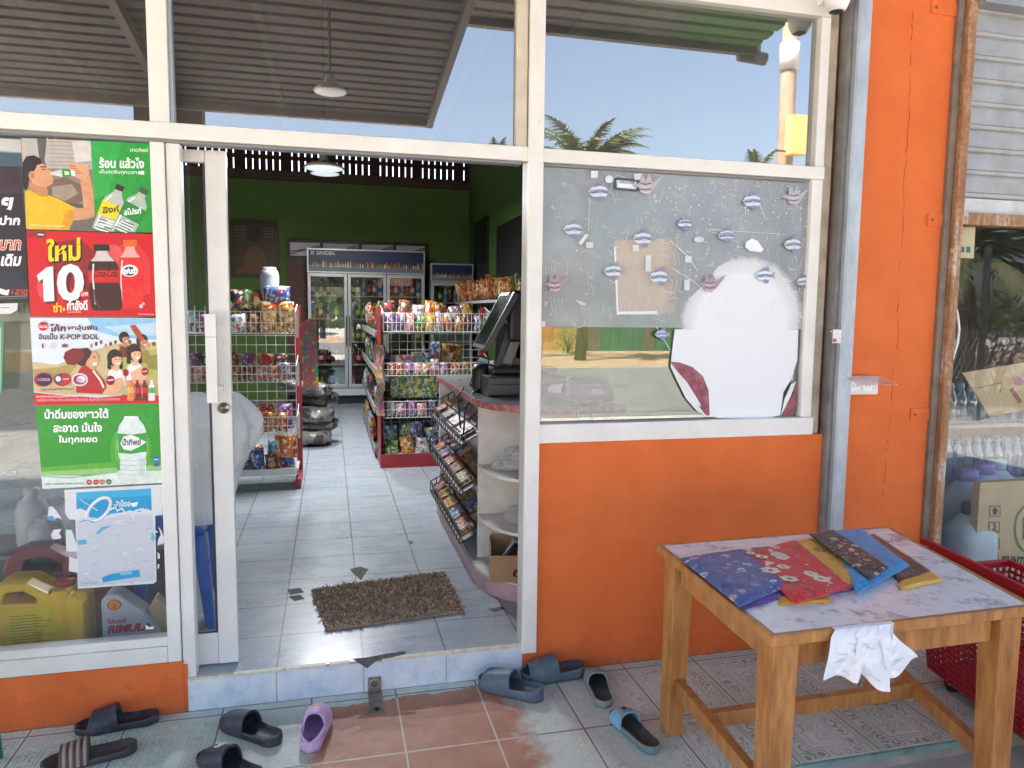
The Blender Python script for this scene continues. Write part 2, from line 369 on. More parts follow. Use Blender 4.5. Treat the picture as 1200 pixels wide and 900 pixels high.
def m_veranda():
    n = NT('worn_green_pattern_tile'); p = n.world(); sp = n.n('ShaderNodeSeparateXYZ'); n.l(p, sp.inputs[0])
    X, Y = sp.outputs[0], sp.outputs[1]
    u = n.math('FRACT', n.math('MULTIPLY', n.math('ADD', X, -.237+.325*40), 1/.325))
    v = n.math('FRACT', n.math('MULTIPLY', n.math('ADD', Y, .05+.39*40), 1/.39))
    eu = n.math('MINIMUM', u, n.math('SUBTRACT', 1, u)); ev = n.math('MINIMUM', v, n.math('SUBTRACT', 1, v))
    d = n.math('MINIMUM', eu, n.math('MULTIPLY', ev, 1.2))
    big = n.noise(p, 2.2, 6, .6); fine = n.noise(p, 30, 6, .7)
    basec = n.ramp(big, [(.3, (.47, .56, .50)), (.55, (.58, .65, .59)), (.75, (.68, .70, .64))])
    basec = n.mix(n.ramp(fine, [(.5, 0.0), (.75, .35)]), basec, (.34, .38, .33))
    lines = n.ramp(d, [(0, 0.0), (.035, 0.0), (.036, 1.0), (.05, 0.0), (.07, 1.0), (.083, 0.0), (.235, 1.0), (.25, 0.0), (.275, 1.0), (.287, 0.0)], 'CONSTANT')
    vo = n.n('ShaderNodeTexVoronoi', i_Scale=19, i_Randomness=.55); n.l(p, vo.inputs['Vector'])
    ring = n.ramp(vo.outputs['Distance'], [(0, 1.0), (.1, 0.0), (.22, 1.0), (.36, 0.0), (.5, 1.0), (.6, 0.0)], 'CONSTANT')
    band = n.ramp(d, [(0, 0.0), (.105, 1.0), (.215, 0.0), (.34, .7), (.5, .7)], 'CONSTANT')
    pat = n.math('MAXIMUM', lines, n.math('MULTIPLY', ring, band))
    # the print has worn off near the door, stays under the table and far left
    wx = n.ramp(n.math('MULTIPLY_ADD', X, .25, .4), [(.0, .75), (.2, .62), (.33, .22), (.66, .22), (.74, .8)])
    wear = n.math('MULTIPLY', wx, n.ramp(n.noise(p, 6, 5, .7), [(.32, .15), (.58, 1.0)]))
    c = n.mix(n.math('MULTIPLY', pat, wear), basec, (.13, .22, .15))
    # tiles worn through to the red clay in front of the step
    nb = n.math('MULTIPLY_ADD', n.noise(p, 9, 7, .7), .26, -.13)
    nb2 = n.math('MULTIPLY_ADD', n.noise(p, 7, 7, .7), .10, -.05)
    r1 = n.ramp(n.math('MULTIPLY_ADD', n.math('ADD', X, nb), 9.0, 1.2), [(.1, 0.0), (.75, 1.0)]); r2 = n.ramp(n.math('MULTIPLY_ADD', n.math('ADD', X, nb), -9.0, 6.6), [(.1, 0.0), (.8, 1.0)])
    r3 = n.math('LESS_THAN', n.math('ADD', Y, nb2), n.math('MULTIPLY_ADD', X, .06, -.085))
    red = n.math('MULTIPLY', n.math('MULTIPLY', r1, r2), r3)
    rc = n.ramp(n.noise(p, 7, 7, .65), [(.3, (.38, .17, .10)), (.55, (.47, .225, .14)), (.75, (.54, .30, .205))])
    c = n.mix(red, c, rc)
    j = n.math('LESS_THAN', n.math('MINIMUM', eu, ev), .011)
    jc = n.mix(red, (.20, .21, .18), (.58, .52, .42)); c = n.mix(j, c, jc)
    dirt = n.noise(p, 4, 8, .75); c = n.mix(n.ramp(dirt, [(.55, 0.0), (.75, .4)]), c, (.27, .24, .19))
    n.col(c); n.set(n.math('MULTIPLY_ADD', fine, .35, .42)); n.bump(n.math('SUBTRACT', n.math('MULTIPLY', fine, .3), j), .45, .003); return n.m
VERANDA = m_veranda()
def m_rust():
    n = NT('rusty_painted_steel'); v = n.world((6, 6, 1.2)); f = n.noise(v, 3, 9, .75)
    c = n.ramp(f, [(.3, (.20, .085, .04)), (.47, (.36, .17, .075)), (.55, (.44, .27, .16)), (.62, (.55, .50, .44)), (.75, (.62, .59, .54))])
    c = n.mix(n.ramp(n.noise(n.world(), 45, 6, .7), [(.45, 0.0), (.62, .7)]), c, (.23, .10, .045))
    n.col(c); n.set(.75); n.bump(n.noise(n.world(), 80, 5), .6, .004); return n.m
RUST = m_rust()
def m_galv():
    n = NT('galvanised_steel'); v = n.world((1, 1, .4)); f = n.noise(v, 14, 8, .7)
    c = n.ramp(f, [(.3, (.33, .37, .42)), (.6, (.47, .52, .57)), (.8, (.60, .62, .63))]); n.col(c); n.set(.5, .35); n.bump(f, .15, .003); return n.m
GALV = m_galv()
def m_wood(c0=(.38, .155, .042), c1=(.56, .275, .085), c2=(.23, .088, .027)):
    """grain runs along the longest side: each member is stretched noise in its own object space"""
    n = NT('teak_wood'); g = n.n('ShaderNodeTexCoord'); nrm = n.n('ShaderNodeNewGeometry')
    mp = n.n('ShaderNodeMapping'); n.l(g.outputs['Generated'], mp.inputs[0]); mp.inputs['Scale'].default_value = (1.1, 1.1, 1.1)
    wv = n.world((11, 11, 2.2)); f = n.noise(wv, 2.2, 7, .62); fine = n.noise(n.world((70, 70, 9)), 2, 4, .6); big = n.noise(n.world(), 3.2, 3)
    c = n.ramp(n.math('ADD', n.math('MULTIPLY', f, .75), n.math('MULTIPLY', fine, .25)), [(.32, c2), (.46, c0), (.66, c1)])
    c = n.mix(n.ramp(big, [(.4, 0.0), (.7, .3)]), c, c1)
    n.col(c); n.set(.36, coat=.15); n.bump(fine, .12, .002); return n.m
WOOD = m_wood()
BLACK = paint((.018, .018, .02), .45); DARK = paint((.05, .05, .055), .5); GREYP = paint((.22, .22, .23), .45)
GREENWALL = paint((.115, .21, .05), .7, .15, 2, bump=.2)
DKRED = paint((.075, .022, .02), .7, .2, 3)
BROWN = paint((.10, .055, .04), .6, .2, 4)
CONC = paint((.36, .34, .31), .85, .25, 5, bump=.6, dirt=(.2, .17, .13), dirtamt=.5)
def dustamt(a, b):
    def f(n):
        return n.ramp(n.noise(n.world((1, 1, .7)), 3.2, 9, .75), [(.35, a), (.8, b)])
    return f
GLASS_UP = clear('tinted_upper_glass', (.48, .50, .52), .36, .0, body=(.62, .64, .66), bodyamt=dustamt(.05, .13), mirror=(1, .94, .88))
GLASS_LO = clear('dusty_window_glass', (.92, .94, .95), .03, .0, body=(.5, .5, .48), bodyamt=dustamt(.01, .10))
GLASS_DOOR = clear('door_glass', (.92, .94, .95), .035, .0, body=(.5, .5, .48), bodyamt=dustamt(.005, .05))
GLASS_WIN = clear('window_glass', (.58, .60, .62), .15, .0)
GLASS_CLR = clear('clear_glass', (.86, .90, .90), .10, .0)
# ================================================================== setting
g = MB(); g.box((-900, -900, -.5), (900, 900, -.06), paint((.50, .46, .40), .9, .2, .8, bump=.4, dirt=(.36, .31, .24), dirtscale=.6)); struct(obj('ground', g))
g = MB(); g.box((-300, -17, -.059), (300, -7.5, -.052), paint((.19, .185, .18), .85, .2, 2)); struct(obj('road', g))
g = MB(); g.box((-300, -25.5, -.0585), (300, -17.3, -.045), paint((.40, .27, .16), .95, .3, 1.2, bump=.6)); struct(obj('verge', g))
g = MB(); g.box((-4, -.80, -.0595), (4, -.003, 0), VERANDA)
g.box((.0, -.815, -.0212), (4, -.8005, -.002), paint((.20, .36, .31), .3, .2, 12)); g.box((.0, -.809, -.0595), (4, -.8007, -.0215), CONC)
struct(obj('veranda_floor', g))
g = MB(); g.box((-4, .004, 0), (2.2, 9, .13), TILE_IN)
chip = paint((.12, .11, .10), .9, .4, 40)
def chips(polys):
    for P in polys: g.prism([atZ(x, y, .1304) for x, y in P], (0, 0, .0008), chip)
chips([[(410, 667), (422, 664), (432, 667), (428, 672), (423, 680), (419, 676), (413, 671)], [(337, 691), (352, 689), (356, 694), (340, 697)], [(338, 699), (352, 697), (357, 702), (345, 704)], [(572, 714), (588, 711), (592, 713), (580, 717)], [(480, 634), (484, 634), (483, 638), (480, 637)]])
struct(obj('interior_floor', g))

# ================================================================== the shop
shop = thing('shop_building', 'orange rendered single-storey shop with white framed glass front and open sliding door', 'shop', (0, 0, 0))
b = MB()
b.box((-4, 0, 0), (-.552, .1, .20), ORANGE); b.box((-.552, .003, 0), (-.538, .1, .185), ORANGE)
b.box((.768, .0, 0), (2.165, .1, .985), ORANGE); b.box((2.166, .045, 0), (2.25, .12, 4.7), ORANGE)
b.box((2.25, 0, 0), (2.733, .12, 4.7), ORANGE); b.box((-4, .01, 3.12), (2.16, .12, 4.7), ORANGE); b.box((.83, .01, 2.86), (2.16, .118, 3.12), ORANGE)
# hairline crack down the pillar
cx = [(1070, 10), (1068, 60), (1065, 130), (1060, 210), (1057, 290), (1052, 330), (1052, 400), (1046, 440), (1042, 500), (1037, 540), (1033, 610)]
pts = []
for (x0, y0), (x1, y1) in zip(cx, cx[1:]):
    for k in range(8): pts.append((x0+(x1-x0)*k/8+random.uniform(-1.3, 1.3), y0+(y1-y0)*k/8))
for a, c in zip(pts, pts[1:]):
    if random.random() < .78:
        A, B = atY(*a), atY(*c); wd = random.uniform(.0004, .0016)
        b.add([A+Vector((-wd, -.0006, 0)), A+Vector((wd, -.0006, 0)), B+Vector((wd, -.0006, 0)), B+Vector((-wd, -.0006, 0))], [(0, 1, 2, 3)], flat((.09, .025, .012), .9))
obj('front_wall', b, shop)
b = MB(); b.box((-4.1, .1, 0), (-4, 9.2, 4.7), GREENWALL); obj('side_wall', b, shop)
b = MB(); b.box((2.2, .125, .13), (2.32, 9.2, 4.7), GREENWALL); obj('side_wall', b, shop)
b = MB(); b.box((-4, 9, 0), (2.2, 9.12, 3.47), GREENWALL); b.box((-4, 8.9, 3.46), (2.2, 9.15, 3.585), BROWN); obj('back_wall', b, shop)
b = MB(); b.box((-4.2, .0, 4.7), (2.74, 9.4, 4.78), BROWN); obj('roof', b, shop)
# ventilated gable boarding: strips between real slots
b = MB(); z0 = 3.585
rows = [(3.61, 3.77), (3.83, 3.98)]
zz = z0
for lo, hi in rows:
    b.box((-4, 9.0, zz), (2.2, 9.03, lo), DKRED); zz = hi
    x = -4; k = 0
    while x < 2.19:
        gap = .018 if k % 7 else 0
        b.box((x, 9.0, lo), (min(x+.079, 2.2), 9.03, hi), DKRED); x += .079+gap; k += 1
b.box((-4, 9.0, zz), (2.2, 9.03, 4.7), DKRED); b.box((-4, .13, 4.12), (2.19, 8.99, 4.16), DKRED); obj('ventilation_board', b, shop)
b = MB()
for x in (-2.6, -.6, 1.4): b.box((x, .2, 4.03), (x+.08, 8.9, 4.119), BROWN)
obj('ceiling_joist', b, shop)
# dark panels standing in for unlit doorways in the green side wall, and the back door behind the cooler
for (a, c) in (((557, 262), (573, 330)), ((584, 266), (612, 340))):
    p0 = atX(a[0], a[1], 2.195); p1 = atX(c[0], a[1], 2.195)
    b = MB(); b.box((2.17, p1.y, .131), (2.199, p0.y, p0.z), paint((.022, .020, .022), .5)); obj('dark_doorway', b, shop)
b = MB(); b.box((-.62, 8.93, .131), (1.5, 8.995, 2.30), paint((.13, .05, .03), .5, .3, 3))
for x in (-.55, -.08):
    for z in (.4, 1.05, 1.7): b.box((x, 8.922, z), (x+.38, 8.93, z+.5), paint((.10, .038, .022), .5, .3, 3))
dr = obj('back_door', b, shop)
b = MB(); b.box((-.62, 8.92, 2.30), (1.52, 8.99, 2.335), BLACK); b.box((-.62, 8.92, 2.545), (1.52, 8.99, 2.59), BLACK)
for x in (-.62, -.13, .45, .98, 1.48): b.box((x, 8.921, 2.335), (x+.04, 8.99, 2.545), BLACK)
for k in range(4):
    x0 = -.58+k*.53
    for a in (.1, .3): b.bar((x0, 8.925, 2.34+a*.2), (x0+.25, 8.925, 2.44), .012, .012, BLACK); b.bar((x0+.25, 8.925, 2.44), (x0+.48, 8.925, 2.54-a*.2), .012, .012, BLACK)
b.box((-.6, 8.97, 2.33), (1.5, 8.985, 2.55), flat((.75, .78, .8))); obj('transom_grille', b, shop)
# step
b = MB(); b.box((-.537, -.001, .001), (.766, .0035, .1225), TILE_RISER); st = obj('threshold_step', b, shop)
b = MB()
segs = [(-.537, -.19), (-.187, -.03), (-.02, .06), (.185, .47), (.472, .766)]
for a, c in segs: b.box((a, -.004, .123), (c, .016, .1325), paint((.66, .60, .46), .5, .2, 30))
obj('edge_strip', b, st)
b = MB(); b.prism([atY(*p, -.0015) for p in ((413, 772), (432, 770), (452, 766), (474, 763), (476, 766), (452, 772), (440, 775), (430, 783), (424, 779))], (0, -.002, 0), chip); obj('broken_edge', b, st)
# frame
def fbox(b, x0, x1, z0, z1, y0=0, y1=.06, m=None): b.box((x0, y0, z0), (x1, y1, z1), m or WHITE)
b = MB()
fbox(b, -4, .762, 2.11, 2.165, -.006, .06); fbox(b, -4, .74, 2.098, 2.1095, .006, .055, GREYP)
fbox(b, -.60, -.535, 2.1655, 3.06); fbox(b, -.535, -.522, 2.1655, 3.06, .012, .05, GALV)
fbox(b, .715, .761, 2.1655, 3.06, .008, .058, paint((.66, .60, .50), .5)); fbox(b, -4, .74, 3.062, 3.12)
fbox(b, -.603, -.557, .201, 2.0975); fbox(b, -.554, -.508, .131, 2.0975, .009, .07)
fbox(b, -4, -.604, .201, .262, .0, .07); fbox(b, -4, -.604, .263, .297, .008, .06); fbox(b, -1.75, -1.68, .298, 2.0975)
obj('window_frame', b, shop, bevel=.003)
b = MB(); fbox(b, .762, .822, .10, 3.12, -.022, .0, WHITE); fbox(b, .764, .8215, .10, 3.12, .0005, .085, paint((.50, .50, .49), .5, .15, 6, dirt=(.2, .15, .1)))
obj('door_post', b, shop, bevel=.003)
b = MB(); fbox(b, .8225, 2.10, 2.11, 2.163, -.008, .06); fbox(b, .8225, 2.03, 2.098, 2.1095, .008, .055, GREYP)
fbox(b, .8225, 2.105, .986, 1.064, -.012, .07); fbox(b, 2.047, 2.10, 1.0645, 2.1095, .0, .06); fbox(b, 2.055, 2.10, 2.1635, 2.79, .0, .06)
fbox(b, .8225, 2.10, 2.791, 2.86, .0, .06); fbox(b, 2.03, 2.046, 1.0645, 2.097, .036, .06, GREYP); fbox(b, .8225, .84, 1.0645, 2.097, .03, .06)
fbox(b, 2.101, 2.150, .986, 2.859, .015, .07, paint((.42, .36, .28), .6, .3, 8, dirt=(.1, .07, .04)))
fbox(b, 2.152, 2.164, .986, 4.5, .03, .09, DARK)
obj('window_frame', b, shop, bevel=.003)
for (x0, x1, z0, z1, m) in ((-4, -.602, 2.166, 3.061, GLASS_UP), (-.521, .714, 2.166, 3.061, GLASS_UP), (.8235, 2.054, 2.164, 2.7905, GLASS_UP), (-1.678, -.605, .298, 2.097, GLASS_LO), (-4, -1.752, .298, 2.097, GLASS_LO), (.841, 2.046, 1.065, 2.097, GLASS_WIN)):
    b = MB(); b.add([(x0, .034, z0), (x1, .034, z0), (x1, .034, z1), (x0, .034, z1)], [(0, 1, 2, 3)], m); obj('pane', b, shop)
# sliding door leaf, slid open behind the left window
y0, y1 = .085, .122
b = MB(); fbox(b, -.438, -.366, .137, 2.0965, y0, y1); fbox(b, -1.42, -1.35, .137, 2.0965, y0, y1); fbox(b, -1.349, -.439, .138, .262, y0+.003, y1-.003); fbox(b, -1.349, -.439, 2.052, 2.096, y0+.003, y1-.003)
fbox(b, -1.349, -.439, .2625, .268, y0+.008, y1-.008, DARK); fbox(b, -.4475, -.4385, .263, 2.051, y0+.006, y1-.006, DARK)
leaf = obj('sliding_door', b, shop, bevel=.003)
b = MB(); b.add([(-1.349, .104, .266), (-.447, .104, .266), (-.447, .104, 2.052), (-1.349, .104, 2.052)], [(0, 1, 2, 3)], GLASS_DOOR); obj('pane', b, leaf)
hp = [atY(240, 368, .04), atY(253, 368, .04), atY(253, 472, .04), atY(240, 472, .04)]
b = MB(); b.box((hp[0].x, .03, hp[2].z), (hp[1].x, .052, hp[0].z), WHITE); zt = (hp[0].z+hp[2].z)/2
for z in (hp[0].z-.05, hp[2].z+.05): b.box((hp[1].x-.03, .0525, z-.012), (hp[1].x+.015, .0845, z+.012), WHITE)
b.box((hp[0].x-.001, .0295, hp[0].z-.085), (hp[1].x+.001, .0525, hp[0].z-.083), GREYP); obj('handle', b, leaf, bevel=.004)
lp = atY(262, 478, .08); b = MB()
b.tube([lp+Vector((0, -.006, 0)), lp+Vector((0, .006, 0))], .021, paint((.45, .42, .36), .3, metal=.9), 18); b.tube([lp+Vector((0, -.009, 0)), lp+Vector((0, -.0061, 0))], .012, paint((.3, .27, .2), .3, metal=.9), 14); b.box(lp+Vector((-.0015, -.0098, -.007)), lp+Vector((.0015, -.0091, .007)), BLACK); obj('lock', b, leaf)
# steel guide rail for the shutter, beside the window
b = MB(); b.box((2.19, -.055, 0), (2.197, 0, 4.6), GALV); b.box((2.1975, -.055, 0), (2.257, -.048, 4.6), GALV); b.box((2.25, -.0475, 0), (2.257, -.001, 4.6), GALV); b.box((2.168, -.03, 0), (2.189, .03, 4.5), paint((.20, .19, .18), .6, .3, 10))
obj('guide_rail', b, shop, bevel=.002)

# ================================================================== next-door shop
nd = thing('next_door_shop', 'neighbouring shop front with grey roller shutter over a window and rusty post', 'shop', (3.9, 0, 0))
b = MB(); b.box((2.735, -.02, -.06), (2.768, .06, 4.6), paint((.21, .17, .14), .8, .3, 12, dirt=(.3, .13, .05), dirtscale=9)); b.box((2.769, -.045, -.06), (2.815, .05, 4.6), RUST)
rp = obj('rusty_post', b, nd, world=True, bevel=.006)
for (px, py) in ((1098, 258), (1078, 485), (1103, 10)):
    p = atY(px, py); b = MB(); b.box((p.x-.055, -.006, p.z-.028), (2.7345, -.0005, p.z+.028), ORANGE); b.tube([(p.x-.03, -.012, p.z), (p.x-.03, -.0062, p.z)], .007, RUST, 8); obj('bracket', b, rp, world=True)
b = MB(); zs = 2.07; SLAT = paint((.34, .345, .35), .5, .2, 5, .2, dirt=(.24, .19, .13), dirtamt=.6)
prof = []
z = zs
while z < 3.6:
    prof += [(0.0, z), (-.012, z+.006), (-.014, z+.02), (-.004, z+.028), (-.002, z+.095), (0, z+.1)]; z += .102
vs = [(x, .005+y, z) for y, z in prof for x in (2.8155, 6)]
b.add(vs, [(2*i, 2*i+1, 2*i+3, 2*i+2) for i in range(len(prof)-1)], SLAT); b.box((2.8155, .002, 2.0), (6, .02, 2.068), paint((.55, .57, .58), .5, .2, 6, dirt=(.3, .2, .1)))
obj('roller_shutter', b, nd, world=True)
for nm, lo, hi, m in (('head_rail', (2.8155, -.03, 1.945), (6, .04, 1.999), RUST), ('sill', (2.8155, -.02, -.06), (6, .08, .03), RUST), ('shutter_box', (2.8155, -.08, 2.90), (6, .02, 3.1), paint((.25, .27, .3), .6))):
    b = MB(); b.box(lo, hi, m); obj(nm, b, nd, world=True)
b = MB(); b.add([(2.816, .03, .03), (6, .03, .03), (6, .03, 1.945), (2.816, .03, 1.945)], [(0, 1, 2, 3)], clear('shop_glass', (.88, .91, .91), .035, .0, graze=.2)); obj('pane', b, nd, world=True)
b = MB(); b.box((2.7332, .13, -.06), (2.81, 3, 4.6), GREYP); b.box((2.735, 3, -.06), (6.1, 3.1, 4.6), paint((.16, .17, .16), .8)); b.box((6.0, -.02, -.06), (6.1, 3, 4.6), GREYP); b.box((2.735, -.02, 3.6), (6.1, 3.1, 3.7), GREYP); b.box((2.8155, .03, 3.1), (6, .09, 4.7), paint((.3, .3, .3))); obj('wall', b, nd, world=True)
b = MB(); b.box((2.82, .08, -.0595), (6, 3, .02), paint((.3, .3, .29), .6)); obj('shop_floor', b, nd, world=True)

# ================================================================== roofs over the forecourt, behind the camera
def corr(b, x0, x1, ya, za, yb, zb, m, pitch=.12, amp=.035):
    """ribbed sheet seen from below: flat pans with narrow raised ribs running along x"""
    L = abs(yb-ya); k = 0; prof = []
    while k*pitch < L:
        for f, h in ((0, 0), (.62, 0), (.68, amp), (.90, amp), (.97, 0)): prof.append((min(1, (k+f)*pitch/L), h))
        k += 1
    vs = []
    for t, h in prof: vs += [(x0, ya+(yb-ya)*t, za+(zb-za)*t+h), (x1, ya+(yb-ya)*t, za+(zb-za)*t+h)]
    b.add(vs, [(2*i, 2*i+1, 2*i+3, 2*i+2) for i in range(len(prof)-1)], m)
ROOFM = paint((.05, .05, .051), .6, .2, 3, dirt=(.035, .028, .025))
cp = thing('canopy', 'low corrugated metal canopy with a square column over the shop entrance', 'canopy', (-1.8, -3.5, -.06))
b = MB(); corr(b, -5, .86, -.05, 3.64, -3.52, 3.14, ROOFM); obj('roof_sheet', b, cp, world=True)
b = MB(); b.box((-5, -3.56, 3.09), (.88, -3.50, 3.21), paint((.2, .17, .15), .6)); b.bar((.84, -.06, 3.60), (.84, -3.5, 3.10), .05, .06, DARK)
for x in (-3.6, -1.2): b.bar((x, -.06, 3.58), (x, -3.5, 3.08), .05, .08, DARK)
obj('beam', b, cp, world=True)
b = MB(); b.box((-1.48, -3.75, -.06), (-.98, -3.57, 3.2), paint((.14, .10, .085), .8, .2, 4)); obj('column', b, cp, world=True)
rf = thing('eave', 'higher dark and green tiled eave beside the low canopy', 'roof', (2.7, -4.4, -.06))
b = MB(); corr(b, -2, 3.55, 0, 4.8, -4.5, 4.42, paint((.11, .108, .106), .7, .2, 3), .2, .03); corr(b, 3.551, 4.55, 0, 4.8, -4.5, 4.42, paint((.05, .13, .045), .7, .2, 3), .2, .03); obj('roof_sheet', b, rf, world=True)  # left end above the canopy is unseen, added to block a sun sliver
b = MB(); b.box((-2, -4.58, 4.34), (4.6, -4.5, 4.48), DARK); b.tube([(4.4, -4.6, 4.36), (4.72, -4.6, 4.34)], .07, DARK, 10); obj('gutter', b, rf, world=True)
b = MB(); b.box((4.66, -3.7, 1.8), (4.9, -3.5, 4.47), DARK); b.box((4.66, -3.7, -.06), (4.9, -3.5, 1.8), paint((.06, .2, .05), .6)); b.box((4.655, -3.69, 3.0), (4.8, -3.49, 3.6), paint((.06, .2, .05), .6)); obj('column', b, rf, world=True)

# ================================================================== the street opposite, seen in the glass
pl = thing('utility_pole', 'round concrete utility pole with a yellow meter box and grey band', 'utility pole', (5.96, -6, -.06))
b = MB(); b.tube([(5.96, -6, -.06), (5.96, -6, 9)], [.12, .085], paint((.34, .27, .20), .8, .2, 6), 12); obj('pole', b, pl, world=True)
b = MB(); b.box((5.86, -5.87, 3.62), (6.10, -5.72, 4.12), paint((.75, .52, .20), .5)); b.box((5.7, -5.85, 3.66), (5.86, -5.83, 3.68), DARK); obj('meter_box', b, pl, world=True)
b = MB(); b.tube([(5.96, -6, 4.75), (5.96, -6, 5.1)], .125, paint((.6, .6, .6), .5), 12); obj('metal_band', b, pl, world=True)
for k, z in enumerate((5.9, 6.2)):
    b = MB(); b.tube([(-40+i*2, -6.1, z-.35*math.sin(PI*((i*2-40+34) % 46)/46)) for i in range(41)], .012, BLACK, 5)
    solo('overhead_cable', b, 'black overhead cable along the street, %s of two' % ('lower' if k == 0 else 'upper'), 'cable')
def palm(name_label, x, y, h, r, seed, nf=20):
    rnd = random.Random(seed); t = thing('palm_tree', name_label, 'palm tree', (x, y, -.06), 0)
    b = MB(); b.tube([(0, 0, 0), (.15, .1, h*.5), (0, 0, h)], [.2, .15, .12], paint((.16, .12, .08), .9, .3, 9), 9); obj('trunk', b, t)
    b = MB(); G = [paint((.09, .125, .06), .6, .3, 4), paint((.075, .10, .04), .6, .3, 4), paint((.12, .12, .05), .7, .3, 4)]
    for k in range(nf):
        az = 2*PI*k/nf*1.0+rnd.uniform(-.2, .2)+k*.7; el = rnd.uniform(-.15, 1.35); L = r*rnd.uniform(.8, 1.1); m = rnd.choice(G)
        spine = []
        for i in range(15):
            s = i/14; e = el-1.5*s*s*(1.1-.4*math.sin(max(el, 0))); d = Vector((math.cos(az)*math.cos(e), math.sin(az)*math.cos(e), math.sin(e)))
            spine.append((spine[-1] if spine else Vector((0, 0, h)))+d*L/14)
        b.tube(spine, [.03*(1-i/15)+.006 for i in range(15)], m, 4)
        for i in range(2, 15):
            d = (spine[i]-spine[i-1]).normalized(); sx = d.cross(Vector((0, 0, 1))); sx = sx.normalized() if sx.length > .1 else Vector((1, 0, 0))
            for q in range(3):
                p = spine[i-1].lerp(spine[i], q/3); ll = L*.24*math.sin(PI*min(1, .12+i/16))
                for sg in (-1, 1):
                    tip = p+(sx*sg*.8+d*.65+Vector((0, 0, -.35+rnd.uniform(-.2, .15)))).normalized()*ll; wv = d*.06*r/2
                    b.add([p-wv*.5, p+wv*.5, tip], [(0, 1, 2)], m)
    obj('crown', b, t)
palm('tall coconut palm across the road with a full upright crown', 8.0, -20, 6.2, 2.4, 3, 30)
palm('far thin palm with only a few frond tips showing', 14.6, -20.5, 6.1, 1.6, 5, 12)
palm('short bushy palm behind the chain-link fence', 11.0, -8.0, 2.6, 2.6, 9, 24)
palm('small palm across the road, seen low in the middle upper pane', 5.3, -21, 6.2, 1.4, 11, 14)
def house(label, x0, x1, y0, y1, h, c, rc):
    t = thing('house', label, 'house', ((x0+x1)/2, y1, -.06)); b = MB(); b.box((x0, y0, -.06), (x1, y1, h), paint(c, .8, .12, 2)); obj('wall', b, t, world=True)
    b = MB(); ym = (y0+y1)/2; b.hexa([(x0-.4, y0-.5, h+.002), (x1+.4, y0-.5, h+.002), (x1+.4, y1+.5, h+.002), (x0-.4, y1+.5, h+.002)], [(x0-.4, ym-.1, h+1), (x1+.4, ym-.1, h+1), (x1+.4, ym+.1, h+1), (x0-.4, ym+.1, h+1)], paint(rc, .8, .2, 3)); obj('roof', b, t, world=True)
    k = 0; x = x0+.8
    while x+1.2 < x1:
        b = MB(); b.box((x, y1-.02, 1.0), (x+1, y1+.03, 2.1), paint((.7, .68, .6), .6)); wn = obj('window', b, t, world=True)
        b = MB()
        for q in range(6): b.box((x+.06+q*.16, y1+.031, 1.05), (x+.08+q*.16, y1+.045, 2.05), BROWN)
        obj('grille', b, wn, world=True); x += 2.2
house('yellow ochre house across the road', 3.5, 10.2, -31, -25.6, 3.0, (.62, .36, .10), (.25, .12, .08))
house('pale house with rusty roof across the road', -12, -2, -33, -27, 3.0, (.55, .52, .45), (.25, .13, .09))
gf = thing('garden_fence', 'green painted board fence beside the yellow house', 'fence', (15, -25.6, -.06))
b = MB()
for k in range(24): b.box((10.3+k*.5, -25.66, -.05), (10.78+k*.5, -25.62+.01*(k % 2), 2.3), paint((.07, .17, .09) if k % 5 else (.16, .12, .08), .8, .25, 2))
obj('board_panel', b, gf, world=True)
b = MB()
for k in range(7): b.box((10.27+k*2, -25.76, -.06), (10.4+k*2, -25.67, 2.4), BROWN)
obj('post', b, gf, world=True)
cf = thing('chain_link_fence', 'wire chain-link fence with two steel posts beside the yard', 'fence', (10, -6.2, -.06))
b = MB()
for k in range(60):
    x = 7.6+k*.1
    b.bar((x, -6.2, .0), (x+.7, -6.2, 1.35), .006, .006, GREYP); b.bar((x+.7, -6.205, .0), (x, -6.205, 1.35), .006, .006, GREYP)
obj('wire_mesh', b, cf, world=True)
for x in (9.6, 12.6): b = MB(); b.box((x, -6.24, -.06), (x+.07, -6.17, 2.6), DARK); obj('post', b, cf, world=True)
b = MB(); b.box((7.6, -6.225, 1.35), (14.2, -6.19, 1.39), DARK); b.box((7.6, -6.225, 1.62), (14.2, -6.19, 1.66), DARK); obj('rail', b, cf, world=True)
def shrub(label, x, y, r, h, n, seed, cols):
    rnd = random.Random(seed); t = thing('shrub', label, 'shrub', (x, y, -.06)); b = MB(); ms = [paint(c, .7, .3, 5) for c in cols]
    for k in range(n):
        p = Vector((rnd.gauss(0, r*.45), rnd.gauss(0, r*.45), abs(rnd.gauss(h*.5, h*.28)))); d = Vector((rnd.uniform(-1, 1), rnd.uniform(-1, 1), rnd.uniform(-.6, .8))).normalized(); s = d.cross(Vector((.3, .5, .8))).normalized(); L = rnd.uniform(.12, .28)*max(.6, r*.5)
        b.add([p, p+d*L*.5+s*L*.22, p+d*L, p+d*L*.5-s*L*.22], [(0, 1, 2, 3)], rnd.choice(ms))
    obj('foliage', b, t); b = MB()
    for k in range(5): b.tube([(0, 0, 0), (rnd.uniform(-.4, .4)*r, rnd.uniform(-.4, .4)*r, h*.6)], [.03, .01], BROWN, 5)
    obj('stem', b, t)
shrub('leafy green bush in front of the yellow house', 9.1, -24.6, .8, 1.2, 420, 2, [(.06, .11, .03), (.10, .14, .04)])
shrub('dry golden-brown bush behind the chain-link fence', 12.2, -8.4, 1.8, 1.9, 900, 4, [(.22, .13, .04), (.3, .19, .07), (.10, .12, .04)])
shrub('dark green bush behind the chain-link fence', 9.6, -8.6, 1.2, 1.6, 700, 6, [(.03, .06, .02), (.06, .09, .03)])
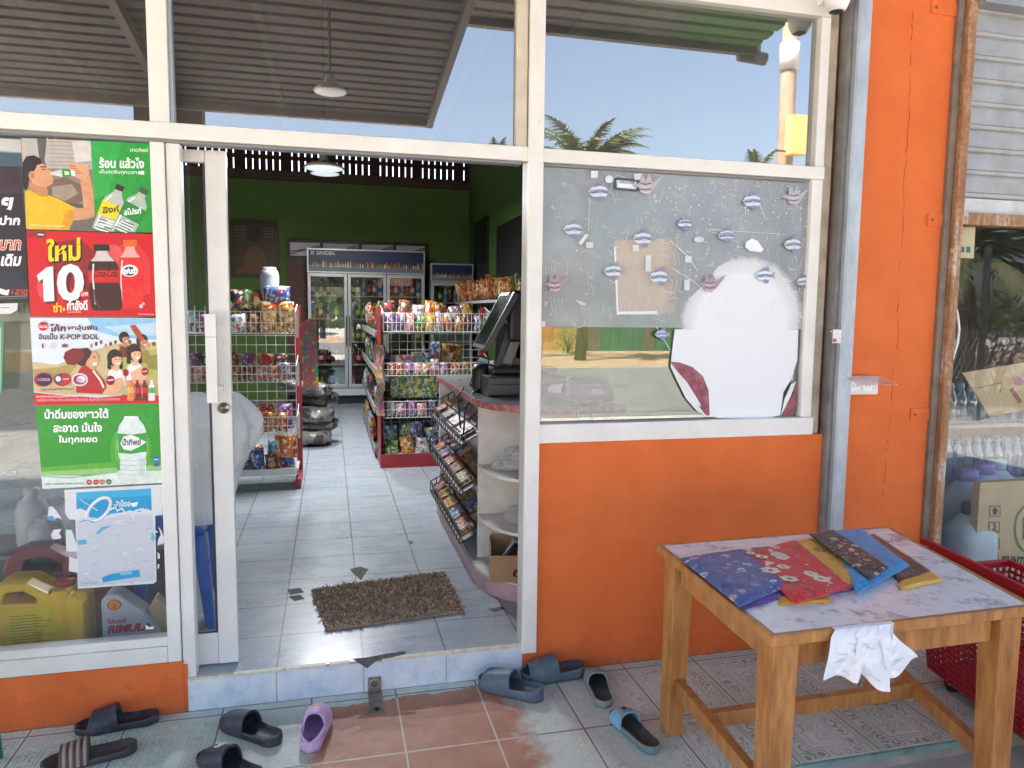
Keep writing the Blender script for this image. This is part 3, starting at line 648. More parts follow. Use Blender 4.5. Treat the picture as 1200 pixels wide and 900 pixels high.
b = MB(); rnd = random.Random(5)
for k in range(9000):
    x = rnd.uniform(-90, 90); y = -48+rnd.gauss(0, 3); hh = 3.8+1.6*math.sin(x*.21)+1.1*math.sin(x*.53+1); z = rnd.uniform(-.05, hh); s = rnd.uniform(.3, .8)
    d = Vector((rnd.uniform(-1, 1), rnd.uniform(-.5, .5), rnd.uniform(-1, 1))).normalized()*s; e = d.cross(Vector((0, 1, .2))).normalized()*s*.6
    p = Vector((x, y, z)); b.add([p-d, p+e, p+d, p-e], [(0, 1, 2, 3)], paint(((.05, .08, .03), (.07, .10, .035), (.09, .11, .05))[k % 3], .8, .3, 1))
o = solo('distant_woods', b, 'dark green tree line far beyond the road', 'trees'); o['kind'] = 'stuff'
# ================================================================== posters on the left window
def z2(x, y): return atY(x/3.915, 150+y/3.915, .0325)
def z3(x, y): return atY(x/3.914, 360+y/3.914, .0325)
def z6(x, y): return atY(x/3.915, 560+y/3.915, .0325)
def pbottle(p, cx, top, bot, w, lean, cap, body, label, lt, lb, capw=.3, neck=None):
    """a printed bottle: cx at the base, lean = sideways shift of the top"""
    H = bot-top
    prof = [(0, .16), (.10, .17), (.16, .24), (.24, .40), (.30, .47), (.46, .5), (.58, .46), (.68, .5), (.92, .5), (.97, .47), (1, .38)]
    def q(t, s): return (cx+lean*(1-t)+s*w, top+H*t)
    L = [q(t, -s) for t, s in prof]; Rr = [q(t, s) for t, s in prof]
    p.poly(L+Rr[::-1], body)
    if neck: p.poly([q(.08, -.16), q(.16, -.23), q(.24, -.38), q(.24, .38), q(.16, .23), q(.08, .16)], neck)
    p.poly([q(lt, -.5), q(lb, -.47), q(lb, .47), q(lt, .5)], label)
    p.poly([q(-.02, -capw/1.7), q(.08, -capw/1.7), q(.08, capw/1.7), q(-.02, capw/1.7)], cap)
    p.line([q(.28, -.3), q(.5, -.36), q(.9, -.34)], w*.05, (.75, .75, .75))
# --- poster: young man drinking / green half
p = Print(fn=z2)
p.sheet([(95, 45), (688, 70), (705, 480), (120, 465)], '#8d8379'); p.clip = p.edge; p.var = .16
p.poly([(100, 47), (418, 60), (430, 190), (230, 185), (105, 180)], '#b9b3ad')
for k in range(7): p.line([(225, 62+k*18), (420, 70+k*18)], 6, '#a39c95')
p.poly([(170, 50), (215, 50), (205, 150), (215, 180), (185, 170)], '#5f5a58'); p.poly([(330, 60), (415, 62), (420, 150), (345, 160)], '#d4cfcc')
p.poly([(215, 245), (300, 225), (370, 260), (390, 330), (330, 360), (215, 300)], '#75604e'); p.poly([(240, 270), (330, 258), (360, 300), (300, 335), (240, 310)], '#a08f7f')
p.poly([(340, 420), (440, 415), (440, 472), (320, 470)], '#6f675e'); p.poly([(215, 330), (380, 350), (385, 372), (250, 335)], '#57504a')
p.poly([(117, 290), (150, 278), (215, 308), (268, 325), (350, 368), (338, 420), (318, 467), (121, 462)], '#f0b81c')
p.poly([(300, 380), (348, 370), (338, 420), (318, 467), (280, 465)], '#d99a10'); p.line([(150, 282), (185, 312), (222, 312)], 6, '#c88d0c')
p.poly([(135, 250), (215, 262), (222, 300), (200, 312), (165, 300), (137, 285)], '#c48762')
p.poly([(150, 185), (172, 162), (200, 165), (222, 190), (240, 202), (246, 212), (238, 220), (245, 236), (243, 255), (222, 268), (190, 272), (150, 255), (138, 225)], '#d89b73')
p.poly([(104, 262), (104, 160), (122, 130), (160, 126), (188, 142), (192, 165), (172, 170), (160, 195), (145, 205), (135, 235), (128, 275), (118, 290)], '#241a18')
p.ell(148, 218, 16, 20, '#cf8f68'); p.line([(192, 190), (210, 192)], 4, '#3a2620'); p.line([(186, 178), (212, 180)], 5, '#2d1d18'); p.ell(150, 219, 8, 11, '#b87850')
p.poly([(338, 372), (385, 366), (378, 300), (368, 230), (392, 205), (414, 222), (428, 290), (440, 372), (438, 402), (395, 420), (336, 424)], '#d39870')
p.poly([(312, 172), (340, 163), (378, 165), (408, 180), (410, 215), (385, 235), (352, 232), (330, 205)], '#dda27c')
for k in range(4): p.line([(318+k*8, 172+k*12), (350+k*8, 178+k*10)], 5, '#b87850')
p.poly([(232, 204), (262, 196), (288, 190), (290, 226), (262, 220), (234, 215)], '#cfd6d4'); p.poly([(284, 188), (322, 192), (330, 222), (288, 226)], '#2f9a4a'); p.poly([(296, 198), (318, 200), (318, 215), (298, 216)], '#c8e8c8'); p.poly([(324, 194), (345, 196), (348, 222), (330, 222)], '#dfe6e4')
p.txt('เครื่องดื่มอัดลม เย็นซ่า สดชื่นทุกเวลา', 135, 440, 300, 452, '#f4ead8', .03)
p.poly([(418, 60), (688, 71), (704, 479), (440, 473)], '#1f9a35')
p.poly([(418, 60), (560, 66), (500, 300), (434, 330)], '#2aa944')
p.txt('หาดทิพย์', 600, 92, 680, 110, '#e8f5e8', .02); p.txt('ร้อน แล้วไง', 456, 134, 662, 184, '#ffffff', .01, .03)
p.txt('เย็นสดชื่นทุกเวลา', 458, 190, 628, 214, '#eaf7ea', .02, .01); p.poly([(634, 200), (662, 197), (662, 215), (634, 212)], '#f6fff6')
def leanbot(p, x0, y0, x1, y1, w, body, lab, cap, txt):
    dx, dy = x1-x0, y1-y0; L = math.hypot(dx, dy); ux, uy = dx/L, dy/L; nx, ny = -uy, ux
    def q(t, s): return (x0+dx*t+nx*s*w, y0+dy*t+ny*s*w)
    pr = [(0, .17), (.12, .19), (.28, .46), (.4, .5), (1.0, .5)]
    p.poly([q(t, s) for t, s in pr]+[q(t, -s) for t, s in pr[::-1]], body)
    for k in range(9): p.line([q(.72+.03*k, random.uniform(-.45, 0)), q(.74+.03*k, random.uniform(0, .45))], 5, ('#f5f8f5', '#5c6a62')[k % 2])
    p.line([q(.2, .2), q(.35, .36), q(.95, .38)], 6, '#ffffff')
    p.poly([q(.36, .51), q(.68, .51), q(.68, -.51), q(.36, -.51)], lab); p.poly([q(-.06, .2), q(.06, .2), q(.06, -.2), q(-.06, -.2)], cap)
    c = q(.52, 0); p.txt(txt, c[0]-w*.36, c[1]-17, c[0]+w*.4, c[1]+14, '#20301c' if lab == '#e8d21e' else '#ffffff', -.1, .03)
leanbot(p, 550, 275, 470, 476, 100, '#b8c2ba', '#e8d21e', '#25221f', 'สิงห์'); leanbot(p, 660, 290, 560, 478, 105, '#a9bdb0', '#1b8a34', '#3f5048', 'สไปรท์')
solo('poster', p.mb, 'advert poster of a young man in yellow drinking, with a green half', 'poster')
# --- red poster
p = Print(fn=z2)
p.sheet([(122, 470), (700, 487), (715, 865), (140, 865)], '#cf0f1b'); p.clip = p.edge; p.var = .16
p.poly([(365, 505), (470, 600), (470, 780), (380, 790), (215, 615), (235, 530)], '#8f0d14'); p.poly([(470, 560), (620, 520), (690, 600), (690, 760), (520, 800)], '#dd2a30')
p.ell(500, 620, 60, 90, '#e2545a', 20); p.ell(210, 730, 40, 60, '#dc4a50')
p.poly([(125, 473), (165, 474), (166, 502), (127, 502)], '#a5121a'); p.poly([(168, 476), (208, 478), (209, 505), (169, 503)], '#5c2a2a'); p.line([(174, 488), (202, 490)], 6, '#eddddd')
p.txt('ใหม่', 224, 516, 378, 622, '#1a0a08', -.04, .06); p.txt('ใหม่', 215, 508, 370, 614, '#f7d514', -.04, .035)
for dx, dy, c, bo in ((12, 11, '#5e080d', .05), (0, 0, '#f6f6f8', .035)):
    p.poly([(x+dx, y+dy) for x, y in ((170, 676), (214, 640), (244, 634), (250, 794), (202, 797), (198, 692), (178, 704))], c); p.txt('0', 262+dx, 624+dy, 386+dx, 796+dy, c, -.01, bo)
p.ell(388, 763, 22, 18, '#d8141f'); p.txt('บาท', 374, 756, 404, 772, '#ffffff', -.1, .02)
p.txt('ซ่า', 244, 800, 284, 846, '#f3d21a', 0, .03); p.txt('กำลังดี', 308, 790, 402, 838, '#ffffff', -.03, .03); p.ell(294, 832, 5, 8, '#f3d21a'); p.txt('แคลอรี่ต่ำ', 312, 838, 372, 848, '#f5cccc', 0)
pbottle(p, 600, 520, 828, 120, -3, '#f0641c', '#e3261f', '#e5131f', .40, .68, .44, '#e8a8a0'); p.ell(596, 655, 38, 28, '#f2f2f5'); p.ell(596, 657, 31, 21, '#1f2f6a'); p.txt('แฟนต้า', 562, 640, 632, 672, '#ffffff', -.05, .05)
pbottle(p, 492, 540, 838, 146, -26, '#181412', '#3a0c0b', '#d8121c', .38, .57, .42, '#cfc4c2'); p.txt('Coca-Cola', 432, 648, 540, 684, '#3a0607', 0, .02, .3)
p.line([(432, 740), (440, 800), (462, 828)], 7, '#7a2a26'); p.ell(648, 818, 8, 9, '#f0d0d0'); p.ell(659, 806, 5, 6, '#f0d0d0'); p.txt('WWW.HAADTHIP.COM', 634, 850, 706, 858, '#f3c0c0', .02)
solo('poster', p.mb, 'red poster with a big white 10 and two bottles', 'poster')
# --- pale poster with three friends
p = Print(fn=z3)
p.sheet([(138, 48), (720, 50), (733, 442), (160, 450)], '#dbe7f0'); p.clip = p.edge; p.var = .16
p.poly([(400, 50), (720, 51), (724, 150), (560, 140), (440, 110)], '#8fc3e6'); p.poly([(480, 90), (722, 70), (724, 130), (560, 128)], '#bcd9ea')
p.poly([(148, 250), (260, 265), (420, 200), (520, 170), (724, 160), (730, 410), (160, 395)], '#cdb98a'); p.poly([(150, 285), (270, 275), (380, 240), (300, 330), (160, 340)], '#b09a5a')
p.poly([(540, 210), (728, 190), (731, 330), (560, 300)], '#b7b45a'); p.poly([(660, 230), (726, 215), (729, 290), (680, 280)], '#8e8b45')
for k in range(14):
    x = 420+k*22; p.ell(x, 176-(k % 3)*8, 7, 10, ('#c98a5a', '#5a3a30', '#8a4a3a')[k % 3])
def bust(x, y, s, hair, skin, top, look=1, long=False):
    p.poly([(x-34*s, y+105*s), (x-28*s, y+48*s), (x-10*s, y+34*s), (x+14*s, y+34*s), (x+34*s, y+52*s), (x+42*s, y+105*s)], top)
    p.poly([(x-9*s, y+20*s), (x+12*s, y+20*s), (x+14*s, y+46*s), (x-10*s, y+44*s)], skin)
    p.ell(x-3*s*look, y-8*s, 30*s, 34*s, hair)
    if long: p.poly([(x-30*s, y-10*s), (x-18*s, y-10*s), (x-16*s, y+40*s), (x-32*s, y+36*s)], hair); p.poly([(x+14*s, y-10*s), (x+27*s, y-10*s), (x+30*s, y+36*s), (x+17*s, y+38*s)], hair)
    p.ell(x+6*s*look, y+2*s, 20*s, 26*s, skin); p.poly([(x-20*s, y-20*s), (x-4*s, y-32*s), (x+22*s, y-24*s), (x+26*s, y-10*s), (x+4*s, y-12*s), (x-16*s, y-4*s)], hair)
    p.line([(x+0*s, y+0*s), (x+7*s, y-1*s)], 3*s, '#3a2420'); p.line([(x+15*s, y-1*s), (x+21*s, y-1*s)], 3*s, '#3a2420')
    p.poly([(x+3*s, y+12*s), (x+20*s, y+11*s), (x+17*s, y+18*s), (x+8*s, y+19*s)], '#fff4f0')
bust(655, 160, .9, '#3a2018', '#c98a62', '#9a8a3a'); p.poly([(640, 150), (610, 110), (596, 85), (620, 80), (640, 105), (665, 150)], '#b3432f')
bust(572, 145, .8, '#1f1412', '#c98a62', '#7a2a25')
bust(618, 215, 1.15, '#2a1714', '#eab592', '#f1eeee', 1, True); bust(530, 240, 1.15, '#1d1110', '#eab08c', '#f4f1f2', 1, True)
p.poly([(600, 300), (650, 270), (680, 290), (675, 345), (610, 350)], '#eab592'); p.poly([(470, 395), (500, 340), (560, 320), (575, 350), (540, 398)], '#eab08c')
p.ell(508, 335, 20, 22, '#8c1420'); p.line([(494, 336), (522, 332)], 6, '#f6dcdc'); p.ell(578, 300, 14, 17, '#a31722'); p.ell(665, 295, 16, 18, '#a31722'); p.line([(654, 296), (676, 292)], 4, '#f6dcdc')
p.poly([(352, 392), (350, 320), (372, 275), (400, 260), (440, 290), (482, 340), (490, 370), (470, 397)], '#b51c26'); p.line([(428, 290), (462, 335), (478, 370)], 9, '#f3e9e6'); p.poly([(400, 258), (430, 262), (440, 292), (412, 280)], '#d89a74')
p.ell(420, 238, 34, 40, '#dba27c'); p.poly([(350, 255), (362, 190), (405, 186), (424, 205), (415, 228), (400, 245), (392, 268), (372, 270)], '#3b2019')
p.poly([(293, 232), (300, 205), (335, 188), (378, 190), (392, 215), (380, 240), (345, 265), (310, 262)], '#7e1a24'); p.line([(428, 228), (442, 230)], 4, '#3a2420'); p.poly([(425, 255), (447, 252), (443, 266), (430, 268)], '#fff4f0')
p.ell(200, 87, 23, 21, '#c5121e'); p.txt('Coca-Cola', 182, 80, 219, 95, '#ffffff', 0, .02, .3)
p.txt('โค้ก', 232, 76, 303, 112, '#5a1520', 0, .03); p.txt('พาลุ้นฟิน', 312, 80, 447, 112, '#5a1520', 0, .02); p.txt('อินเป็น K-POP IDOL', 180, 118, 455, 148, '#5a1520', 0, .02)
p.poly([(194, 166), (201, 166), (202, 188), (195, 188)], '#8e2a30'); p.poly([(286, 170), (312, 170), (312, 184), (286, 184)], '#a34048'); p.line([(299, 164), (299, 184)], 3, '#5a1520')
for k in range(4): p.line([(232, 165+k*7), (262, 165+k*7)], 2, '#c5b6b0')
p.ell(200, 332, 42, 33, '#c02030'); p.ell(203, 332, 36, 29, '#241a4a'); p.txt('K-DREAM', 176, 324, 230, 338, '#e9a0c0', 0, .02)
p.ell(288, 332, 40, 30, '#bb1c28'); p.poly([(250, 325), (285, 304), (290, 335), (262, 355)], '#2a2e5a'); p.ell(270, 328, 13, 13, '#dde0ea'); p.line([(290, 330), (320, 328)], 5, '#f0c0c4')
p.ell(368, 332, 38, 30, '#e5d9dd'); p.ell(368, 332, 30, 23, '#b8202c'); p.ell(374, 330, 20, 16, '#efe6ea'); p.ell(366, 334, 14, 10, '#9fb4d8')
p.txt('รายละเอียดเพิ่มเติม สแกนเลย', 190, 370, 340, 382, '#7a4a48', -.03)
p.poly([(158, 388), (300, 402), (450, 412), (560, 402), (733, 405), (733, 441), (161, 449)], '#cc1622'); p.line([(158, 388), (300, 402), (450, 412), (560, 402)], 4, '#f0e6e6')
p.txt('ขอสงวนสิทธิ์ในการเปลี่ยนแปลงเงื่อนไขโดยไม่ต้องแจ้งให้ทราบล่วงหน้า', 168, 402, 360, 414, '#f5d5d5', -.01); p.txt('ภาพใช้เพื่อการโฆษณาเท่านั้น ระยะเวลาส่งเสริมการขาย เงื่อนไขเป็นไปตามที่บริษัทกำหนด', 170, 417, 552, 432, '#f0b0b0', -.015)
for x, body, cap, lab in ((600, '#f08a2a', '#e66a10', '#f6b060'), (631, '#7a1214', '#c01018', '#d21420'), (664, '#7a1214', '#c01018', '#d21420'), (697, '#e9eeee', '#e8f2ee', '#4fae52')): pbottle(p, x, 336, 428, 30, 0, cap, body, lab, .35, .62, .36)
solo('poster', p.mb, 'pale poster of three cheering friends above a red band', 'poster')
# --- green drinking water poster
p = Print(fn=z3)
p.sheet([(165, 450), (742, 441), (748, 805), (195, 833)], '#2c9b2a'); p.clip = p.edge; p.var = .16
p.poly([(168, 470), (742, 460), (744, 560), (176, 600)], '#2a9a2c'); p.poly([(186, 735), (747, 690), (748, 748), (190, 775)], '#5aae38'); p.poly([(188, 755), (747, 722), (748, 750), (190, 778)], '#98c776')
p.ell(600, 655, 95, 120, '#4cab3a'); p.ell(605, 650, 78, 100, '#74ba48')
p.poly([(190, 772), (430, 772), (560, 752), (747, 746), (748, 805), (195, 833)], '#dfeadf'); p.line([(190, 774), (320, 782), (430, 770), (560, 752), (747, 746)], 5, '#7fb7ae')
p.ell(610, 765, 75, 32, '#cfe2dc'); p.ell(612, 765, 58, 22, '#e8f3f0')
p.txt('น้ำดื่มของชาวใต้', 205, 466, 498, 512, '#ffffff', -.012, .03); p.txt('สะอาด มั่นใจ', 245, 528, 468, 574, '#ffffff', -.012, .03); p.txt('ในทุกหยด', 270, 588, 447, 630, '#ffffff', -.012, .03)
B = [(572, 500), (634, 500), (640, 516), (660, 540), (672, 572), (672, 670), (668, 690), (672, 705), (668, 770), (650, 788), (565, 790), (550, 775), (553, 700), (547, 685), (543, 668), (540, 575), (546, 545), (566, 516)]
p.poly(B, '#dfe9e4'); p.poly([(556, 545), (600, 520), (600, 560), (552, 570)], '#f4f8f6'); p.poly([(640, 690), (668, 690), (664, 768), (640, 780)], '#c8d8d0')
for y in (700, 722, 744, 764): p.line([(553, y), (610, y+5), (668, y)], 3, '#b9ccc2')
p.line([(572, 503), (634, 503)], 7, '#f6fbf8'); p.poly([(540, 578), (605, 584), (673, 575), (673, 662), (605, 672), (545, 668)], '#2aa038'); p.poly([(553, 625), (566, 594), (600, 584), (632, 596), (672, 618), (636, 642), (600, 658), (568, 652)], '#f4f8f4')
p.txt('น้ำทิพย์', 562, 602, 648, 634, '#20352a', -.02, .03)
p.ell(718, 698, 16, 15, '#2a6fb8'); p.line([(708, 698), (728, 698)], 5, '#e0ecf8'); p.poly([(706, 716), (732, 714), (732, 728), (706, 730)], '#3c6a80')
p.txt('บริษัท หาดทิพย์ จำกัด (มหาชน)', 208, 806, 386, 818, '#5a7a60', -.03)
for x, c in ((410, '#b8402a'), (441, '#c03a22'), (470, '#d06a40'), (500, '#2f7a3a')): p.ell(x, 802-(x-410)*.02, 13, 12, c); p.line([(x-7, 802), (x+7, 801)], 3, '#e8d8d0')
solo('poster', p.mb, 'green poster with a large clear water bottle', 'poster')
# --- torn blue and white poster
p = Print(fn=z6)
WP = paint((.74, .75, .77), .6, .06, 30)
p.sheet([(296, 55), (745, 30), (747, 60), (745, 168), (712, 172), (718, 474), (706, 484), (358, 508), (352, 330), (346, 192), (318, 190), (300, 165)], WP)
p.poly([(350, 66), (693, 48), (697, 150), (668, 140), (640, 156), (600, 150), (560, 158), (505, 165), (470, 186), (410, 180), (395, 150), (370, 140), (352, 146)], '#1c9fd0')
p.poly([(350, 66), (693, 48), (694, 80), (350, 100)], '#3cb2dc')
p.poly([(352, 198), (400, 178), (480, 190), (560, 168), (700, 168), (712, 472), (362, 498), (356, 340)], '#cdd0d8')
for k in range(60):
    x, y = random.uniform(365, 690), random.uniform(200, 480); L = random.uniform(8, 50); a = random.uniform(-.6, .6)
    p.line([(x, y), (x+L*.5, y+L*a*.5+random.uniform(-4, 4)), (x+L, y+L*a)], random.uniform(1.5, 7), ('#dfe2e8', '#bfc4ce', '#e8eaee', '#b4c6d6', '#d9dbe2')[k % 5])
for k in range(26):
    t = random.uniform(0, 2*PI)
ring = [(455+52*math.cos(a)-14*math.sin(a), 145-14*math.cos(a)*1.2+52*math.sin(a)) for a in [2*PI*i/28 for i in range(29)]]
p.line([(x, y) for x, y in ring], 15, '#e9edf2'); p.line([(x+3, y+5) for x, y in ring], 2.5, '#8a9aa8')
p.line([(370, 98), (450, 150)], 3, '#d8ecf5'); p.txt('-7เบ็ดฮ', 524, 100, 600, 132, '#e6f2f8', -.02, .03); p.poly([(600, 116), (635, 108), (628, 130), (608, 132)], '#eef4f8')
p.line([(505, 145), (530, 134), (540, 150), (560, 138), (575, 158), (600, 150), (612, 186), (622, 150), (660, 140)], 8, '#e9edf2')
p.poly([(440, 252), (470, 225), (520, 214), (470, 240), (452, 258)], '#4fb0d6'); p.poly([(354, 285), (395, 282), (398, 300), (362, 308)], '#58b4d8'); p.poly([(700, 250), (712, 268), (708, 290), (690, 280)], '#7cc0dc')
p.poly([(468, 458), (500, 442), (560, 432), (638, 420), (642, 452), (580, 460), (520, 470), (474, 478)], '#2aa2d2'); p.poly([(540, 432), (600, 424), (610, 438), (560, 446)], '#8cc8e2')
p.line([(372, 200), (400, 192), (440, 205)], 5, '#56b4da'); p.txt('สั่งเลย วันนี้', 380, 474, 445, 488, '#a8b4c2', -.05); p.ell(682, 462, 8, 10, '#9fd0e8'); p.ell(683, 460, 4, 5, '#d8e4ea')
tp = solo('torn_poster', p.mb, 'torn and faded blue and white poster low on the left window', 'poster')
for k, P in enumerate(([(224, 134), (240, 130), (262, 155), (284, 190), (262, 182), (240, 196), (218, 190)], [(234, 262), (246, 238), (282, 234), (272, 256), (284, 276), (256, 282), (240, 280)], [(302, 236), (330, 240), (350, 300), (352, 338), (318, 338), (304, 335)], [(318, 362), (345, 370), (372, 380), (380, 420), (352, 434), (316, 428)], [(726, 222), (740, 240), (752, 272), (750, 302), (722, 308), (726, 280), (738, 262)], [(722, 340), (734, 350), (732, 372), (724, 370)], [(724, 395), (732, 398), (728, 418), (722, 414)], [(668, 672), (685, 685), (706, 680), (704, 694), (668, 694)])):
    q = Print(fn=z6); q.sheet(P, WP, .0008)
    if k == 0: q.poly([(222, 176), (240, 172), (252, 186), (236, 195), (218, 190)], '#2aa2d2')
    o = obj('paper_scrap', q.mb, tp, world=True)
# --- dark poster cut by the picture's edge
p = Print(fn=z2)
p.sheet([(-200, 178), (97, 176), (118, 470), (131, 798), (-190, 806)], '#241c26'); p.clip = p.edge; p.var = .16
p.poly([(-195, 182), (95, 180), (108, 300), (-195, 310)], '#382530'); p.poly([(-190, 660), (122, 655), (128, 740), (-190, 745)], '#1b1d30')
p.txt('ย', 2, 318, 64, 388, '#f4f4f6', 0, .04, .2); p.txt('ปาก', -2, 402, 93, 446, '#f0f0f4', 0, .04, .1); p.txt('บาท', -3, 512, 99, 562, '#f4ece4', 0, .06, .15); p.txt('บาท', 0, 515, 97, 559, '#d2502a', 0, .02, .15); p.txt('เดิม', 4, 578, 100, 634, '#f4f4f6', 0, .04, .2)
p.poly([(0, 735), (30, 745), (45, 740), (38, 768), (10, 764), (-5, 756)], '#e8eef4'); p.txt('ตลาด', 46, 740, 130, 766, '#c04a34', 0, .04, .3); p.line([(0, 775), (130, 770)], 4, '#8a8a94'); p.line([(0, 784), (130, 779)], 3, '#6a6a74')
solo('poster', p.mb, 'black poster with white and orange lettering, cut off by the picture edge', 'poster')
p = Print(fn=z2); p.sheet([(-60, 808), (82, 803), (80, 835), (50, 852), (-60, 856)], WP); p.line([(5, 825), (45, 824)], 4, '#6a8a9a')
solo('paper', p.mb, 'torn white paper strip stuck below the black poster', 'paper')
p = Print(fn=z3); p.sheet([(-120, 72), (14, 66), (18, 120), (10, 395), (-120, 395)], paint((.10, .33, .17), .5)); p.poly([(-120, 100), (6, 96), (2, 385), (-120, 385)], '#b9c2bd')
solo('framed_notice', p.mb, 'green bordered notice at the far left of the window', 'notice')
b = MB(); c = [(0, 770), (38, 752), (62, 744), (76, 752), (72, 772), (52, 780), (0, 776)]
b.tube([z3(x, y)+Vector((0, -.006, 0)) for x, y in c], .0022, paint((.6, .6, .6), .3, metal=.8), 6); solo('binder_clip', b, 'silver wire clip hanging on the left window glass', 'clip')

# ================================================================== film, papers and sign on the right window
YF = .0215
def zr(x, y): return atY(600+x/2.647, 180+y/2.647, YF)
FILM = NT('frosted_window_film')
_t = FILM.t
tr = FILM.n('ShaderNodeBsdfTransparent'); tr.inputs[0].default_value = (.93, .95, .97, 1)
df = FILM.n('ShaderNodeBsdfDiffuse'); gl = FILM.n('ShaderNodeBsdfGlossy'); gl.inputs['Roughness'].default_value = .35
f = FILM.noise(FILM.world(), 4, 8, .7)
FILM.l(FILM.ramp(f, [(.3, (.42, .46, .51)), (.7, (.53, .56, .60))]), df.inputs[0])
m1 = FILM.n('ShaderNodeMixShader', i_0=.08); FILM.l(df.outputs[0], m1.inputs[1]); FILM.l(gl.outputs[0], m1.inputs[2])
m2 = FILM.n('ShaderNodeMixShader'); FILM.l(FILM.ramp(f, [(.3, .52), (.7, .66)]), m2.inputs[0]); FILM.l(tr.outputs[0], m2.inputs[1]); FILM.l(m1.outputs[0], m2.inputs[2]); FILM.l(m2.outputs[0], FILM.out.inputs[0])
p = Print(fn=zr, step=.00002)
p.mb.add([atY(600+x/2.647, 180+y/2.647, .0235) for x, y in ((92, 40), (933, 82), (936, 300), (925, 545), (500, 540), (92, 537))], [(0, 1, 2, 3, 4, 5)], FILM.m)
rnd = random.Random(21)
SCR = paint((.70, .72, .74), .7)
for k in range(170):
    x, y = rnd.uniform(100, 905), rnd.uniform(60, 515); s = rnd.uniform(6, 26); kind = k % 4; a = rnd.uniform(-.5, .5)
    if kind == 0: P = [(x+s*i*.28, y+(s*1.3 if i % 2 else -s*.6)+rnd.uniform(-3, 3)-i*s*a*.3) for i in range(rnd.randint(4, 7))]
    elif kind == 1: P = [(x+s*math.cos(t*.5+a), y+s*1.4*math.sin(t*.5+a)) for t in range(rnd.randint(3, 6))]
    elif kind == 2: P = [(x, y), (x+s*.6, y+s*a), (x+s*1.7, y+s*.3+s*a)]
    else: P = [(x+rnd.uniform(-s, s)*.5, y+rnd.uniform(-s, s)*.5) for i in range(6)]
    p.line(P, rnd.uniform(.6, 1.5), SCR)
for P, wd in (([(490, 270), (545, 320), (575, 365)], 3.2), ([(495, 355), (560, 395), (600, 430)], 3), ([(445, 535), (470, 575), (490, 610)], 2), ([(610, 235), (830, 250)], 2.2), ([(730, 110), (722, 190)], 2), ([(240, 140), (236, 240)], 2), ([(765, 150), (785, 205)], 2)): p.line(P, wd, SCR)
for k in range(150):
    x, y = rnd.uniform(400, 925), rnd.uniform(90, 240) if k % 3 else rnd.uniform(90, 500); r_ = rnd.uniform(1, 3.2); p.ell(x, y, r_, r_, SCR, 0, 6)
for P in ([(412, 316), (430, 316), (428, 366), (412, 366)], [(532, 392), (550, 390), (548, 424), (532, 424)], [(228, 275), (250, 275), (250, 293), (228, 293)], [(534, 318), (555, 318), (555, 338), (534, 338)], [(192, 452), (225, 464), (228, 470), (210, 468)], [(204, 278), (226, 250), (236, 252), (214, 284)], [(243, 55), (265, 55), (264, 76), (243, 76)], [(372, 283), (392, 283), (392, 303), (372, 303)], [(376, 64), (402, 62), (400, 82), (378, 82)], [(90, 520), (102, 520), (102, 536), (90, 536)]): p.poly(P, SCR)
p.poly([(720, 290), (722, 275), (742, 263), (760, 272), (778, 298), (770, 306), (735, 302)], flat((.86, .87, .88)))
p.ell(578, 267, 16, 9, SCR); p.ell(300, 80, 13, 12, SCR)
def fish(x, y, s, cols, d=1):
    """angelfish-like reef fish: tall oval body in wavy stripes, swept fins, forked tail"""
    W, H = 30*s, 24*s
    p.poly([(x-W*.5*d, y-H*.7), (x-W*.1*d, y-H*1.15), (x+W*.55*d, y-H*1.5), (x+W*.6*d, y-H*.65)], '#9d8aa6'); p.poly([(x-W*.35*d, y+H*.75), (x+W*.1*d, y+H*1.35), (x+W*.55*d, y+H*1.25), (x+W*.5*d, y+H*.6)], '#8a86a8')
    p.poly([(x+W*.75*d, y-H*.12), (x+W*1.45*d, y-H*.62), (x+W*1.25*d, y), (x+W*1.45*d, y+H*.6), (x+W*.75*d, y+H*.16)], '#a59ab0')
    n = 8
    for k in range(n):
        t0, t1 = -.97+1.94*k/n, -.97+1.94*(k+1)/n
        def edge(t):
            hw = W*math.sqrt(max(0, 1-t*t)); return [(x+(-hw*1.12+hw*2.05*i/8)*d, y+t*H*(1-.1*abs(i-4)/4)+math.sin(i*.9+.5)*H*.07) for i in range(9)]
        p.poly(edge(t0)+edge(t1)[::-1], cols[k % len(cols)] if k % 2 == 0 else ('#d4d8de' if k % 4 == 1 else '#8d93a8'))
    p.poly([(x-W*.98*d, y-H*.2), (x-W*1.25*d, y+H*.02), (x-W*.98*d, y+H*.2)], '#c9ccd4'); p.ell(x-W*.7*d, y-H*.15, 3.2*s, 3.2*s, '#e4e6ea', 0, 8); p.ell(x-W*.7*d, y-H*.15, 1.8*s, 1.8*s, '#20202c', 0, 8)
    p.poly([(x-W*.15*d, y), (x+W*.3*d, y+H*.1), (x+W*.05*d, y+H*.42)], '#b6aec2')
def fantail(x, y, s, pink, dk):
    p.poly([(x-20*s, y), (x-14*s, y-34*s), (x, y-8*s), (x+10*s, y-30*s), (x+22*s, y-2*s), (x+60*s, y-26*s), (x+26*s, y+20*s), (x+6*s, y+38*s), (x-16*s, y+30*s), (x-22*s, y+16*s), (x-48*s, y+8*s)], pink)
    for k in range(4): p.line([(x-18*s, y+(2+k*9)*s), (x, y+(5+k*9)*s), (x+18*s, y+(1+k*9)*s)], 3.6*s, dk if k % 2 == 0 else '#d8c4cc')
